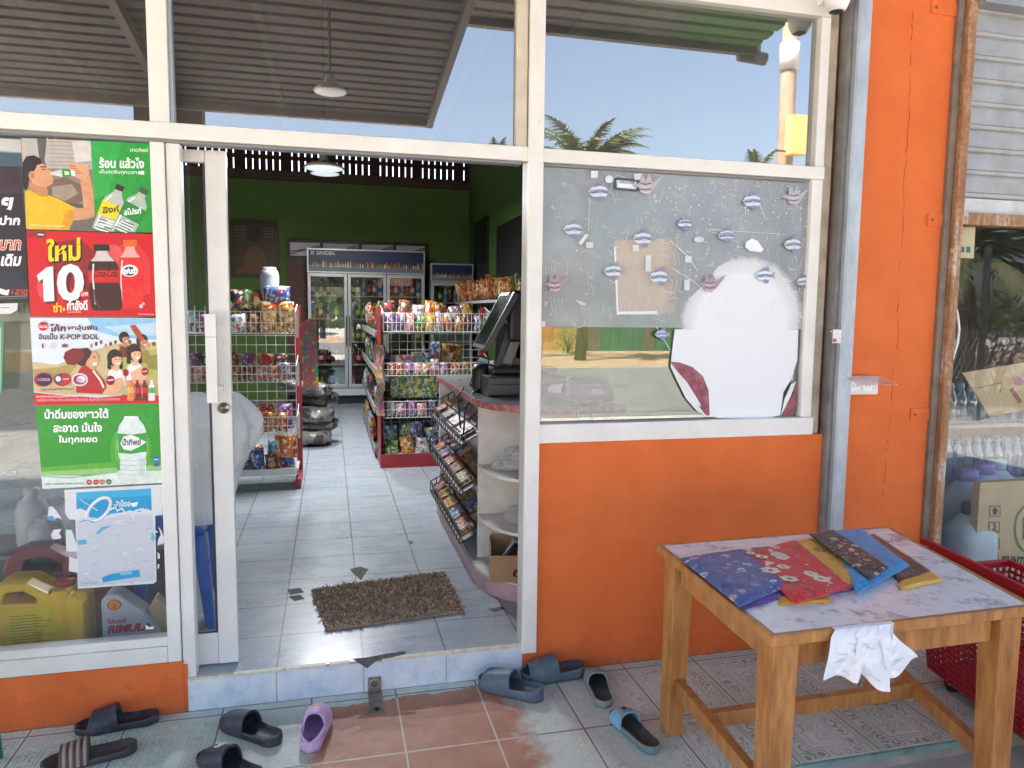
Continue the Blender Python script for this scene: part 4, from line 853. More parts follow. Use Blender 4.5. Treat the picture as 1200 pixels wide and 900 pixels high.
for x, y, s, c in ((270, 118, .95, ['#4a7ab0', '#6a5a90', '#d8dce6', '#5b86b8']), (745, 147, .9, ['#4a7ab0', '#7a5a90', '#dce0ea', '#4f80b4']), (190, 235, .9, ['#6a7cb0', '#b07a9a', '#cfd6e4', '#c06a6a']), (405, 263, .9, ['#4a86b8', '#9a6a94', '#dfe3ea', '#4a7ab0']), (535, 218, .7, ['#5a7ab0', '#dce2ea', '#6a6a9a']), (664, 254, .8, ['#6a72a8', '#c88a98', '#8aa4c8', '#c8786a']), (870, 282, .85, ['#7a86ac', '#a0708e', '#cfd4de', '#b8788a']), (313, 364, .85, ['#4a86b0', '#9a6a90', '#dfe2d0', '#b8b070']), (455, 382, .9, ['#4a80b4', '#a07a9a', '#e0e4ea', '#3f78b0']), (780, 378, .78, ['#3f8fc8', '#8a84a0', '#e8eef2', '#c4c884']), (905, 398, .75, ['#5a86b4', '#9a7a9c', '#d8dce6']), (462, 560, .6, ['#4a78b8', '#7a94c0', '#88a8d0'])): fish(x, y, s, c)
fantail(412, 92, .95, '#b9aeb6', '#55505c'); fantail(870, 128, .85, '#b8b0b8', '#55525c'); fantail(130, 398, .85, '#a8949e', '#74485a'); fantail(610, 398, .85, '#a8949e', '#70485a')
solo('window_film', p.mb, 'grey frosted film printed with striped fish on the right window', 'window film')
def zb(dy):
    return lambda x, y: atY(600+x/2.647, 180+y/2.647, dy)
# white sheet behind the glass, its lower corners curling forward
def soft(name, c, kind):
    """sheet seen through the frosted film: its edge melts away where the film lies over it"""
    n = NT(name); n.col(c); n.set(.6); sp = n.n('ShaderNodeSeparateXYZ'); n.l(n.world(), sp.inputs[0]); X, Z = sp.outputs[0], sp.outputs[2]
    nz = n.math('MULTIPLY_ADD', n.noise(n.world(), 18, 6, .7), .16, -.08)
    if kind == 'sheet':
        c0, e0, t0 = zr(715, 520), zr(905, 520), zr(715, 312)
        dx = n.math('DIVIDE', n.math('SUBTRACT', X, c0.x), e0.x-c0.x); dz = n.math('DIVIDE', n.math('SUBTRACT', Z, c0.z), t0.z-c0.z)
        r = n.math('ADD', n.math('SQRT', n.math('ADD', n.math('MULTIPLY', dx, dx), n.math('MULTIPLY', dz, dz))), nz)
        a = n.ramp(r, [(.70, .985), (.9, .72), (1.08, 0.0)]); a = n.math('MAXIMUM', a, n.math('LESS_THAN', Z, zr(700, 546).z))
    else:
        x0, x1 = zr(470, 300).x, zr(540, 300).x
        a = n.ramp(n.math('ADD', n.math('DIVIDE', n.math('SUBTRACT', X, x0), x1-x0), nz), [(0, .5), (.9, 0.0)])
    n.l(a, n.b.inputs['Alpha']); return n.m
b = MB()
out = [(505, 545), (520, 480), (560, 440), (600, 400), (640, 350), (690, 322), (760, 312), (830, 325), (885, 370), (900, 420), (903, 540), (888, 545), (885, 640), (866, 700), (842, 740), (832, 812), (790, 820), (640, 820), (612, 812), (612, 800), (560, 770), (520, 720), (492, 662), (497, 610)]
f = zb(.0221); b.prism([f(*q) for q in out], (0, .0005, 0), soft('white_sheet_soft_edge', (.84, .86, .88), 'sheet'))
ws = solo('white_sheet', b, 'large white plastic sheet taped behind the right window, corners curling', 'sheet')
PK = paint((.30, .085, .11), .6, .45, 26, dirt=(.5, .35, .36), dirtscale=18)
f2 = zb(.0208)
b = MB(); b.prism([f2(*q) for q in ((490, 645), (520, 648), (560, 662), (592, 690), (610, 735), (613, 812), (600, 812), (580, 768), (545, 712), (510, 672))], (0, .0006, 0), PK); b.prism([zb(.0203)(*q) for q in ((492, 660), (510, 700), (540, 760), (575, 800), (602, 814), (585, 790), (552, 740), (522, 690), (500, 664))], (0, .0004, 0), paint((.8, .82, .83), .6)); obj('curled_corner', b, ws, world=True)
b = MB(); b.prism([f2(*q) for q in ((884, 705), (876, 740), (858, 770), (838, 800), (832, 814), (870, 812), (884, 780))], (0, .0006, 0), PK); b.prism([zb(.0203)(*q) for q in ((882, 706), (866, 716), (846, 760), (834, 812), (846, 790), (866, 750))], (0, .0004, 0), paint((.8, .82, .83), .6)); obj('curled_corner', b, ws, world=True)
b = MB(); f = zb(.0226); b.prism([f(*q) for q in ((318, 268), (510, 262), (535, 300), (520, 400), (505, 496), (326, 498))], (0, .0004, 0), soft('brown_paper_soft_edge', (.78, .67, .57), 'paper')); b.prism([zb(.0222)(*q) for q in ((316, 290), (322, 290), (331, 500), (325, 500))], (0, .0003, 0), paint((.85, .85, .84))); b.prism([zb(.0222)(*q) for q in ((326, 490), (450, 488), (450, 498), (326, 499))], (0, .0003, 0), paint((.85, .85, .84)))
solo('brown_paper', b, 'square of peach-brown paper behind the fish film', 'paper')
p = Print(fn=zb(.020)); p.sheet([(316, 78), (322, 74), (390, 80), (394, 86), (392, 114), (386, 118), (322, 112), (316, 108)], '#39465e'); p.poly([(324, 82), (386, 87), (385, 111), (325, 106)], '#cfd3d8'); p.poly([(330, 92), (376, 96), (376, 107), (330, 103)], '#eef0f2'); p.txt('WELCOME', 333, 84, 380, 92, '#39465e', .04, .02)
solo('door_sign', p.mb, 'small white welcome sign with dark blue rounded border', 'sign')
# ================================================================== footwear on the veranda
def ow(t):
    """half-width of a shoe sole along its length, heel 0 to toe 1"""
    w_ = .78+.22*min(1, max(0, (t-.25)/.45))**1.3
    if t < .16: w_ *= math.sqrt(max(0, 1-((.16-t)/.16)**2))
    if t > .76: w_ *= math.sqrt(max(0, 1-((t-.76)/.24)**2))
    return w_
def sole_mb(L, W, H, m, mi, dish=.35, rim=.86, toe_up=.0):
    b = MB(); n = 26; cs = [(-.9, 0), (-1, .3), (-1, .8), (-.96, 1), (-rim, 1), (-rim+.06, 1-dish), (0, 1-dish*1.15), (rim-.06, 1-dish), (rim, 1), (.96, 1), (1, .8), (1, .3), (.9, 0)]
    vs = []; fs = []; k = len(cs)
    for i in range(n+1):
        t = .004+.992*i/n; hw = max(ow(t), .06)*W/2; hh = H*(1+.25*max(0, .3-t)/.3); zz = toe_up*max(0, (t-.7)/.3)**2
        bow = .012*math.sin(t*PI*1.1)
        for u, v in cs:
            ends = min(1, min(t, 1-t)/.05); e5 = min(1, max(0, min(t, 1-t)-.02)/.10); vv = 1-(1-v)*e5 if abs(u) < .9 and v > .3 else v
            vs.append((u*hw+bow*0, (t-.5)*L, zz+vv*hh))
    f1 = []; f2 = []
    for i in range(n):
        for j in range(k-1):
            q = (i*k+j, (i+1)*k+j, (i+1)*k+j+1, i*k+j+1)
            (f2 if 4 <= j <= 7 else f1).append(q)
        f1.append((i*k+k-1, (i+1)*k+k-1, (i+1)*k, i*k))
    f1.append(list(range(k))); f1.append([n*k+j for j in range(k)][::-1])
    o = len(b.v); b.add(vs, f1, m, True); b.mi(mi); 
    for f in f2: b.f.append(list(f)); b.fm.append(b.mats.index(mi)); b.sm.append(True)
    return b
def strap_mb(L, W, H, t0, t1, h0, h1, m, th=.006, closed=False, wide=1.03, n=12, lip=0):
    """band over the foot from t0 to t1 (heel 0, toe 1); h0, h1 = arch height above the sole rim"""
    b = MB(); ns = 14; rows = []
    for i in range(n+1):
        s = i/n; t = t0+(t1-t0)*s; hw = max(ow(min(t, .985)), .15)*W/2*wide; h = h0+(h1-h0)*(s if not closed else s**2.2)
        ring = []
        for layer in (0, 1):
            d = -th if layer else 0
            for j in range(ns+1):
                a = PI*j/ns; ca = math.cos(a); sa = math.sin(a)
                yy = (t-.5)*L+ (lip*sa if i == 0 else (-lip*.6*sa if i == n and not closed else 0))
                ring.append((ca*abs(ca)**-.25*(hw+d) if abs(ca) > 1e-4 else 0, yy, H*.45+(sa**.8)*(h+H*.55+d)))
        rows.append(ring)
    k = ns+1; vs = [p for r in rows for p in r]; fs = []; K = 2*k
    for i in range(n):
        for j in range(ns):
            fs.append((i*K+j, i*K+j+1, (i+1)*K+j+1, (i+1)*K+j)); fs.append((i*K+k+j, (i+1)*K+k+j, (i+1)*K+k+j+1, i*K+k+j+1))
    for i in (0, n):
        for j in range(ns): fs.append((i*K+j, i*K+k+j, i*K+k+j+1, i*K+j+1) if i == 0 else (i*K+j, i*K+j+1, i*K+k+j+1, i*K+k+j))
    if closed: fs.append([n*K+j for j in range(k)])
    b.add(vs, fs, m, True); return b
def shoe(label, heel, toe, W, H, ms, mi, mstrap, t0, t1, h0, h1, z=0.0, closed=False, tilt=(0, 0), name='slide_sandal', cat='sandal', dish=.35, lip=0, L=None, group=None):
    h = atZ(*heel, z+.02); t = atZ(*toe, z+.02); d = t-h; L = L or d.length; ang = math.atan2(-d.x, d.y); c = (h+t)/2
    r = thing(name, label, cat, (c.x, c.y, z+.001), ang, group); r.rotation_euler = (tilt[0], tilt[1], ang)
    obj('sole', sole_mb(L, W, H, ms, mi, dish), r); o = obj('strap', strap_mb(L, W, H, t0, t1, h0, h1, mstrap, closed=closed, lip=lip), r)
    return r, L
NAVY = paint((.032, .038, .055), .5, .25, 14, dirt=(.16, .14, .12), dirtscale=22, dirtamt=.75); NAVY2 = paint((.022, .025, .042), .55, .2, 14, dirt=(.14, .13, .12), dirtscale=24, dirtamt=.7)
CHAR = paint((.055, .05, .052), .6, .25, 14, dirt=(.2, .16, .12), dirtscale=14, dirtamt=.6); BRN = paint((.10, .055, .04), .6, .3, 14)
BLUG = paint((.085, .13, .175), .55, .15, 14, dirt=(.22, .21, .19), dirtscale=20, dirtamt=.7); BLUGI = paint((.05, .07, .095), .6, .2, 14)
LIL = paint((.56, .39, .60), .5, .08, 14, dirt=(.4, .3, .35), dirtamt=.3); LILI = paint((.40, .26, .45), .55, .1, 14)
GRN = paint((.22, .27, .25), .55, .2, 14, dirt=(.3, .27, .22), dirtscale=16); TEAL = paint((.14, .23, .23), .55, .2, 14, dirt=(.25, .23, .2), dirtscale=16); LBL = paint((.20, .40, .55), .5, .15, 20, dirt=(.3, .3, .28)); DKI = paint((.035, .045, .045), .6, .3, 16)
r, L = shoe('dusty dark slide sandal with a strap of brown and tan stripes', (158, 872), (50, 896), .105, .024, CHAR, CHAR, BRN, .50, .80, .052, .040, L=.285)
for k in range(4):
    b = strap_mb(L, .105, .024, .52+k*.07, .555+k*.07, .0545-k*.0035, .0535-k*.0035, paint((.36, .27, .22), .6, .2, 20), th=.003, wide=1.045, n=2); obj('stripe', b, r)
r, L = shoe('plain black-blue slide sandal with pale lettering, lying against the orange plinth', (184, 838), (90, 852), .10, .026, NAVY, NAVY2, NAVY, .46, .83, .060, .035, L=.275, lip=.012)
q = Print(fn=lambda x, y: Vector((x, y, 0)), nrm=(0, 0, 1)); 
def tagtext(r, body, x0, x1, y, z, c, tiltx=0.0):
    vs, fs = text_mesh(body, .03, .2); ax = min(v[0] for v in vs); bx = max(v[0] for v in vs); by = max(v[1] for v in vs)
    mb = MB(); mb.add([(0, 0, 0)], [], flat(c)); mb.v = []; S = (x1-x0)/(bx-ax)
    Mx = Matrix.Translation((0, y, z)) @ Matrix.Rotation(tiltx, 4, 'Y')
    mb.add([Mx @ Vector((0, (v[0]-ax)*S-(x1-x0)/2, v[1]*S)) for v in vs], fs, flat(c)); return mb
b = tagtext(r, 'SPORT', 0, .05, 0, 0, (.5, .5, .5)); b.v = [Vector((.0535+.0015, .045-v.y, .030+v.z*.9)) for v in b.v]; obj('lettering', b, r)
shoe('dark navy closed slide sandal directly left of the lilac clog', (334, 870), (256, 838), .105, .028, NAVY, NAVY2, NAVY, .47, .95, .055, .018, closed=False, L=.285, lip=.012)
r, L = shoe('dark navy slide sandal with a white logo mark, cut by the bottom of the photo', (304, 912), (236, 882), .10, .026, NAVY2, NAVY2, NAVY2, .45, .9, .062, .02, L=.28, lip=.012)
b = MB()
for k in range(3): b.tube([(.018-k*.012, .03+k*.004, .079-k*.001), (.008-k*.012, .044+k*.004, .077-k*.001)], .0022, flat((.75, .75, .75)), 5)
obj('logo', b, r)
# lilac clog
r, L = shoe('lilac foam clog with round vent holes and a small yellow charm', (359, 887), (379, 826), .098, .032, LIL, LILI, LIL, .40, .985, .062, .022, closed=True, name='clog', cat='clog', dish=.45, L=.235, lip=.004)
b = MB(); ns = 16
vs = []; fs = []
for i in range(ns+1):       # raised heel wall
    t = -PI/2*1.05+PI*1.05*i/ns; tt = .33*(1-math.cos(t))
    hw = ow(max(.012, .42-.42*math.cos(t)))*.098/2
    x = math.sin(t)*.098/2*.86; y = -.5*L+(1-math.cos(t))*.33*L*.9+.004; hgt = .032+.026*(math.sin(abs(t))**1.2*.8+.25)
    for dx, z in ((1, .028), (1.02, hgt), (.9, hgt), (.9, .028)): vs.append((x*dx, y+(1-dx)*.03, z))
for i in range(ns):
    for j in range(4): a = i*4+j; c = i*4+(j+1) % 4; fs.append((a, c, c+4, a+4))
b.add(vs, fs, LIL, True); obj('heel_wall', b, r)
for k, (x, y, z) in enumerate(((-.02, .025, .0805), (.02, .03, .079), (-.022, .05, .072), (.004, .055, .076), (.024, .055, .069), (-.012, .078, .062), (.014, .08, .061))):
    b = MB(); b.lathe([(.0045, -.001), (.0045, .0015), (.003, .002)], flat((.16, .10, .19)), 10, (x, y, z)); obj('vent_hole', b, r)
b = MB(); b.lathe([(.0, .0), (.011, .001), (.012, .004), (.008, .007), (0, .008)], paint((.85, .42, .06), .4), 12, (-.002, .04, .081)); b.lathe([(0, 0), (.004, .001), (.003, .004), (0, .005)], paint((.9, .75, .2), .4), 8, (-.002, .052, .081)); obj('charm', b, r)
# three pairs by the wall
shoe('blue-grey chunky slide sandal touching the right end of the tiled step', (636, 816), (562, 796), .115, .040, BLUG, BLUGI, BLUG, .42, .92, .055, .028, dish=.3, L=.285, lip=.016)
shoe('blue-grey chunky slide sandal pushed against the orange wall', (682, 785), (613, 793), .112, .040, BLUG, BLUGI, BLUG, .42, .92, .062, .028, dish=.3, L=.275, lip=.016)
shoe('grey-green worn closed-toe slipper pointing at the orange wall', (710, 826), (694, 785), .096, .024, GRN, DKI, GRN, .55, .97, .046, .016, closed=True, L=.265, lip=.01)
r, L = shoe('teal slipper with a pale blue strap, beside the table leg', (767, 877), (721, 833), .095, .024, TEAL, DKI, LBL, .58, .88, .046, .026, L=.275, lip=.01)
b = MB(); b.lathe([(0, 0), (.008, .0), (.009, .002), (0, .003)], flat((.02, .03, .03)), 12, (-.012, .052, .0715)); b.lathe([(0, 0), (.005, 0), (0, .002)], flat((.3, .5, .6)), 8, (-.006, .062, .0705)); obj('emblem', b, r)
# floor bolt ring
lt = thing('floor_latch', 'rusty steel latch plate with a ring hole fixed at the foot of the step', 'latch', (.155, -.09, 0))
STEELR = paint((.30, .26, .22), .5, .3, 30, .5, dirt=(.2, .09, .05), dirtscale=20)
b = MB(); b.box((-.028, -.085, .0005), (.028, .083, .003), STEELR); b.box((-.026, .0835, .0005), (.026, .0865, .062), STEELR); obj('plate', b, lt, bevel=.002)
b = MB(); ring = [(.018*math.cos(2*PI*k/16), .078, .036+.018*math.sin(2*PI*k/16)) for k in range(17)]; b.tube(ring, .0055, STEELR, 8); obj('ring', b, lt); b = MB(); b.lathe([(.0, 0), (.014, 0), (.014, .0008), (0, .001)], BLACK, 14, (0, -.055, .0032)); obj('bolt_hole', b, lt)

# ================================================================== the table and what lies on it
TH = .69
def tz(x, y, h=TH): return atZ(x, y, h)
BL, FL, BR = tz(770, 638), tz(905, 746), tz(1041, 617); ex = (BR-BL).normalized(); 
FR = tz(1215, 710); 
tb = thing('wooden_table', 'wooden table with a grey marbled laminate top and crossed lower rails', 'table', ((FL.x+BR.x)/2, (FL.y+BR.y)/2, -.06))
MARB = NT('marbled_laminate'); v = MARB.world()
f1 = MARB.noise(v, 11, 7, .68); f3 = MARB.noise(v, 34, 5, .65)
c = MARB.ramp(f1, [(.30, (.20, .21, .23)), (.39, (.45, .46, .48)), (.47, (.78, .78, .79)), (.7, (.86, .86, .86))]); c = MARB.mix(MARB.ramp(f3, [(.52, 0.0), (.72, .35)]), c, (.5, .51, .54)); MARB.col(c); MARB.set(.22)
def quad_in(d, h):
    cx, cyy = (BL+BR+FL+FR)/4, 0; c = (BL+BR+FL+FR)/4; out = []
    for P in (FL, FR, BR, BL):
        e1 = (c-P); q = P+Vector((math.copysign(d, e1.x), math.copysign(d, e1.y), 0)); out.append(Vector((q.x, q.y, h)))
    return out
b = MB(); b.hexa(quad_in(.018, TH-.002), quad_in(.018, TH), MARB.m); obj('laminate_top', b, tb, world=True)
b = MB(); b.hexa(quad_in(0, TH-.030), quad_in(0, TH-.0032), WOOD)
A, Bq = quad_in(0, TH-.003), quad_in(.0175, TH-.003)
A2, B2 = quad_in(0, TH+.0005), quad_in(.0172, TH+.0005)
for i in range(4): j = (i+1) % 4; b.hexa([A[i], A[j], Bq[j], Bq[i]], [A2[i], A2[j], B2[j], B2[i]], WOOD)
obj('table_rim', b, tb, world=True, bevel=.004)
legs = {}
for nme, P, sx, sy, zb_ in (('BL', BL, 1, -1, .0005), ('FL', FL, 1, 1, -.0585), ('BR', BR, -1, -1, .0005), ('FR', FR, -1, 1, -.0585)):
    i0 = .022; wd = .078; wl = .062
    top = [(P.x+sx*i0, P.y+sy*i0), (P.x+sx*(i0+wd), P.y+sy*(i0+wd))]
    ins = .0
    x0, x1 = sorted((top[0][0], top[1][0])); y0_, y1_ = sorted((top[0][1], top[1][1]))
    bx0, bx1 = (x0+(.0 if sx > 0 else wd-wl), x1-(wd-wl if sx > 0 else 0)); by0, by1 = (y0_+(0 if sy > 0 else wd-wl), y1_-(wd-wl if sy > 0 else 0))
    b = MB(); b.hexa([(bx0, by0, zb_), (bx1, by0, zb_), (bx1, by1, zb_), (bx0, by1, zb_)], [(x0, y0_, TH-.0305), (x1, y0_, TH-.0305), (x1, y1_, TH-.0305), (x0, y1_, TH-.0305)], WOOD); obj('leg', b, tb, world=True, bevel=.003)
    legs[nme] = Vector(((x0+x1)/2, (y0_+y1_)/2, 0))
def rail(p, q, z, w_, h, ends=.045, name='apron'):
    p = Vector((p.x, p.y, z)); q = Vector((q.x, q.y, z)); d = (q-p).normalized(); b = MB(); b.bar(p+d*ends, q-d*ends, w_, h, WOOD); return obj(name, b, tb, world=True, bevel=.002)
for a, c in (('BL', 'FL'), ('FL', 'FR'), ('BL', 'BR'), ('BR', 'FR')): rail(legs[a], legs[c], TH-.074, .03, .084)
rail(legs['BL'], legs['FL'], .195, .032, .05, .03, 'stretcher'); rail(legs['BR'], legs['FR'], .195, .032, .05, .03, 'stretcher')
m1, m2 = (legs['BL']*.62+legs['FL']*.38), (legs['BR']*.62+legs['FR']*.38); rail(m1, m2, .192, .032, .05, .018, 'stretcher')
def cloth(cols, sc_=22, kind='flower'):
    n = NT('printed_cloth'); v = n.coord((1, 1, 1)); vo = n.n('ShaderNodeTexVoronoi', i_Scale=sc_); dv = n.noise(v, sc_*.8, 4)
    n.l(v, vo.inputs['Vector']); sp = n.n('ShaderNodeSeparateColor'); n.l(vo.outputs['Color'], sp.inputs[0])
    c = cols[0]
    if len(cols) > 1:
        wob = n.n('ShaderNodeVectorMath', operation='ADD'); nz = n.n('ShaderNodeTexNoise', i_Scale=sc_*1.6, i_Detail=3); n.l(v, nz.inputs['Vector'])
        ms = n.n('ShaderNodeVectorMath', operation='SCALE'); n.l(nz.outputs['Color'], ms.inputs[0]); ms.inputs['Scale'].default_value = .035; n.l(v, wob.inputs[0]); n.l(ms.outputs[0], wob.inputs[1])
        for q, (s2, lim, keep) in enumerate(((sc_*2.6, .30, .6), (sc_*.9, .40, .75))):
            vq = n.n('ShaderNodeTexVoronoi', i_Scale=s2); n.l(wob.outputs[0], vq.inputs['Vector']); sq_ = n.n('ShaderNodeSeparateColor'); n.l(vq.outputs['Color'], sq_.inputs[0])
            pick = n.ramp(sq_.outputs[0], [(i/(len(cols)-1), k) for i, k in enumerate(cols[1:])], 'CONSTANT')
            mask = n.math('MULTIPLY', n.ramp(vq.outputs['Distance'], [(lim-.04, 1.0), (lim, 0.0)]), n.math('LESS_THAN', sq_.outputs[1], keep)); c = n.mix(mask, c, pick)
            heart = n.math('MULTIPLY', n.math('LESS_THAN', vq.outputs['Distance'], lim*.35), n.math('LESS_THAN', sq_.outputs[1], keep)); c = n.mix(n.math('MULTIPLY', heart, .8), c, cols[-1])
    n.col(c); n.set(.6, coat=.12); n.b.inputs['Coat Roughness'].default_value = .08; n.bump(n.noise(n.coord((1, .35, 1)), 16, 4), .7, .02); return n.m
def folded(label, px, h, th, m, seed, name='folded_cloth', wrap=None):
    """a folded garment in a clear bag: soft slab over the four photo corners"""
    rnd = random.Random(seed); c = [tz(x, y, h+th) for x, y in px]; o = sum(c, Vector())/4; o.z = h
    b = MB(); nu, nv = 16, 20; sd = rnd.uniform(0, 99)
    def top(u, v):
        p = (c[0]*(1-u)+c[1]*u)*(1-v)+(c[3]*(1-u)+c[2]*u)*v; e = min(u, 1-u)*2; g_ = min(v, 1-v)*2; k = (1-(1-min(1, e*3.2))**2)**.5*(1-(1-min(1, g_*4))**2)**.5
        z = h+.0015+th*(.22+.78*k)+(.0035*mnoise.noise(Vector((p.x*22+sd, p.y*9, 0)))+.002*mnoise.noise(Vector((p.x*60+sd, p.y*40, 3))))*k
        j = .006*mnoise.noise(Vector((u*4+sd, v*4, 7))); return Vector((p.x+j, p.y+j, z))
    b.grid(top, nu, nv, m)
    edge = [top(i/nu, 0) for i in range(nu+1)]+[top(1, j/nv) for j in range(1, nv+1)]+[top(1-i/nu, 1) for i in range(1, nu+1)]+[top(0, 1-j/nv) for j in range(1, nv)]
    n = len(edge); vs = edge+[Vector((p.x, p.y, h+.001)) for p in edge]
    b.add(vs, [(i, n+i, n+(i+1) % n, (i+1) % n) for i in range(n)], m, True); b.add([vs[n+i] for i in range(n)], [list(range(n))[::-1]], m)
    t = thing(name, label, 'folded cloth', tuple(o)); obj('cloth', b, t, world=True)
    if wrap:
        wb = MB(); q = [c[0].lerp(o, -.03), c[1].lerp(o, -.03), c[2].lerp(o, -wrap), c[3].lerp(o, -wrap)]
        wb.grid(lambda u, v: (lambda p: Vector((p.x, p.y, h+.002+(th+.004)*math.sin(PI*min(1, max(0, .06+.88*u)))**.35*(1 if v < .9 else max(.2, (1-v)*10))+.003*mnoise.noise(Vector((p.x*40, p.y*40, sd)))*(1 if 0 < v < 1 else 0))))((q[0]*(1-u)+q[1]*u)*(1-v)+(q[3]*(1-u)+q[2]*u)*v), 14, 18, PLASTIC)
        obj('plastic_wrap', wb, t, world=True)
    return t
PLASTIC = clear('clear_plastic_wrap', (.98, .985, .99), .03, .06, body=(.85, .86, .88), bodyamt=.015, graze=.16, crinkle=.7)
PURP = cloth([(.17, .09, .34), (.40, .25, .55), (.10, .06, .22)], 26)
folded('purple print cloth lying under the blue floral one', [(806, 655), (870, 650), (930, 693), (872, 712)], TH, .010, PURP, 1)
folded('blue cloth with a lilac and pink floral print', [(798, 650), (872, 640), (924, 682), (866, 706)], TH+.012, .016, cloth([(.045, .11, .34), (.18, .26, .58), (.55, .36, .42), (.08, .20, .55), (.50, .55, .72), (.03, .07, .26)], 26), 2, wrap=.04)
folded('orange cloth edge poking out under the red one', [(912, 700), (962, 690), (976, 704), (914, 708)], TH, .006, paint((.75, .36, .04), .5), 3)
folded('violet cloth strip between the red and yellow cloths', [(880, 640), (948, 634), (1004, 688), (950, 698)], TH, .010, PURP, 4)
t = folded('bright red cloth with white and yellow flowers', [(870, 645), (932, 630), (998, 684), (932, 703)], TH+.012, .014, cloth([(.70, .02, .035), (.72, .03, .05), (.85, .75, .62), (.72, .03, .05), (.60, .015, .03)], 16), 5, wrap=.05)
RF = MB()
for (x, y, s_) in ((893, 652, 7), (912, 650, 9), (903, 668, 10), (918, 664, 7), (925, 678, 9), (880, 648, 5), (908, 641, 6)):
    p = tz(x, y, TH+.0305)
    for k in range(6):
        a = 2*PI*k/6+x; q = p+Vector((math.cos(a), math.sin(a), 0))*s_*.0019; RF.add([q+Vector((math.cos(t_*PI/3), math.sin(t_*PI/3), 0))*s_*.0013 for t_ in range(6)], [list(range(6))], flat(((.85, .80, .66), (.80, .72, .3), (.45, .5, .2))[(k*3+x) % 3 if k % 3 == 0 else 0], .5))
obj('flower_print', RF, t, world=True)
folded('golden yellow cloth with a brown leaf motif', [(930, 632), (968, 624), (1020, 676), (990, 688)], TH+.004, .013, cloth([(.84, .46, .03), (.80, .42, .03), (.42, .17, .02), (.84, .46, .03)], 18), 6, wrap=.05)
folded('bright sky blue cloth on the far side of the black floral one', [(972, 620), (1010, 617), (1066, 660), (1004, 692)], TH+.013, .012, cloth([(.015, .34, .70), (.02, .28, .62), (.05, .42, .75)], 18), 8, wrap=.05)
t = folded('black cloth printed with grey leaves and cream flowers', [(948, 624), (976, 619), (1042, 662), (1020, 677)], TH+.028, .009, cloth([(.018, .022, .022), (.24, .32, .28), (.50, .50, .40), (.05, .12, .10), (.60, .58, .48), (.02, .03, .03)], 30), 7, wrap=.03)
folded('dark brown folded cloth behind the bright blue one', [(1004, 627), (1024, 624), (1090, 666), (1058, 684)], TH+.001, .010, cloth([(.14, .06, .04)], 18), 9, wrap=.02)
folded('small mustard yellow cloth at the right end of the row', [(1052, 682), (1092, 668), (1106, 678), (1056, 688)], TH+.001, .012, cloth([(.72, .40, .07)], 18), 10)
# printed slips hanging over the front edge
PAPER = paint((.80, .81, .84), .7, .04, 20); INK = flat((.55, .55, .60))
def slip(label, top, bot, seed, out=.012):
    rnd = random.Random(seed); yf = FL.y-.0045
    (a, c_), (d_, e_) = top, bot; b = MB()
    def fn(u, v):
        if v < .22:
            s = v/.22; px_ = a[0]+(c_[0]-a[0])*u; p0 = tz(px_, (a[1]+(c_[1]-a[1])*u)-3, TH+.0015); p0.z = TH+.0022; ed = Vector((p0.x, yf, TH+.001)); p = p0.lerp(ed, s); return p
        s = (v-.22)/.78; X = (a[0]+(c_[0]-a[0])*u)*(1-s)+(d_[0]+(e_[0]-d_[0])*u)*s; Y = (a[1]+8+(c_[1]-a[1])*u)*(1-s)+(d_[1]+(e_[1]-d_[1])*u)*s
        X += 5*math.sin(s*5+seed*1.7)*s*(u-.3); Y += 4*math.sin(u*6+seed)*s
        p = atY(X, Y, yf-.003-out*math.sin(s*PI*.8)-.008*math.sin(u*5+seed)*s-.022*abs(mnoise.noise(Vector((X*.07, Y*.05, seed))))-.004*mnoise.noise(Vector((X*.2, Y*.17, seed)))*s); return p
    b.grid(fn, 22, 26, PAPER)
    for k in range(6):
        v = rnd.uniform(.35, .92); u0 = rnd.uniform(.12, .5); u1 = u0+rnd.uniform(.1, .35)
        P = [fn(u0+(u1-u0)*i/5, v+.012*math.sin(i*2+k)) + Vector((0, -.0012, 0)) for i in range(6)]
        for p, q in zip(P, P[1:]): b.add([p, q, q+Vector((0, 0, .0022)), p+Vector((0, 0, .0022))], [(0, 1, 2, 3)], INK)
    return solo('paper_slip', b, label, 'paper')
slip('white paper slip hanging straight down the table edge', ((974, 738), (1024, 733)), ((966, 794), (1002, 797)), 2)
slip('white paper slip twisted over the table edge into a long pointed corner', ((1006, 734), (1044, 731)), ((1000, 788), (1046, 813)), 4, .02)
slip('narrow crumpled white paper slip below the table edge, right of the pointed one', ((1030, 736), (1046, 733)), ((1042, 796), (1074, 772)), 6, .026)

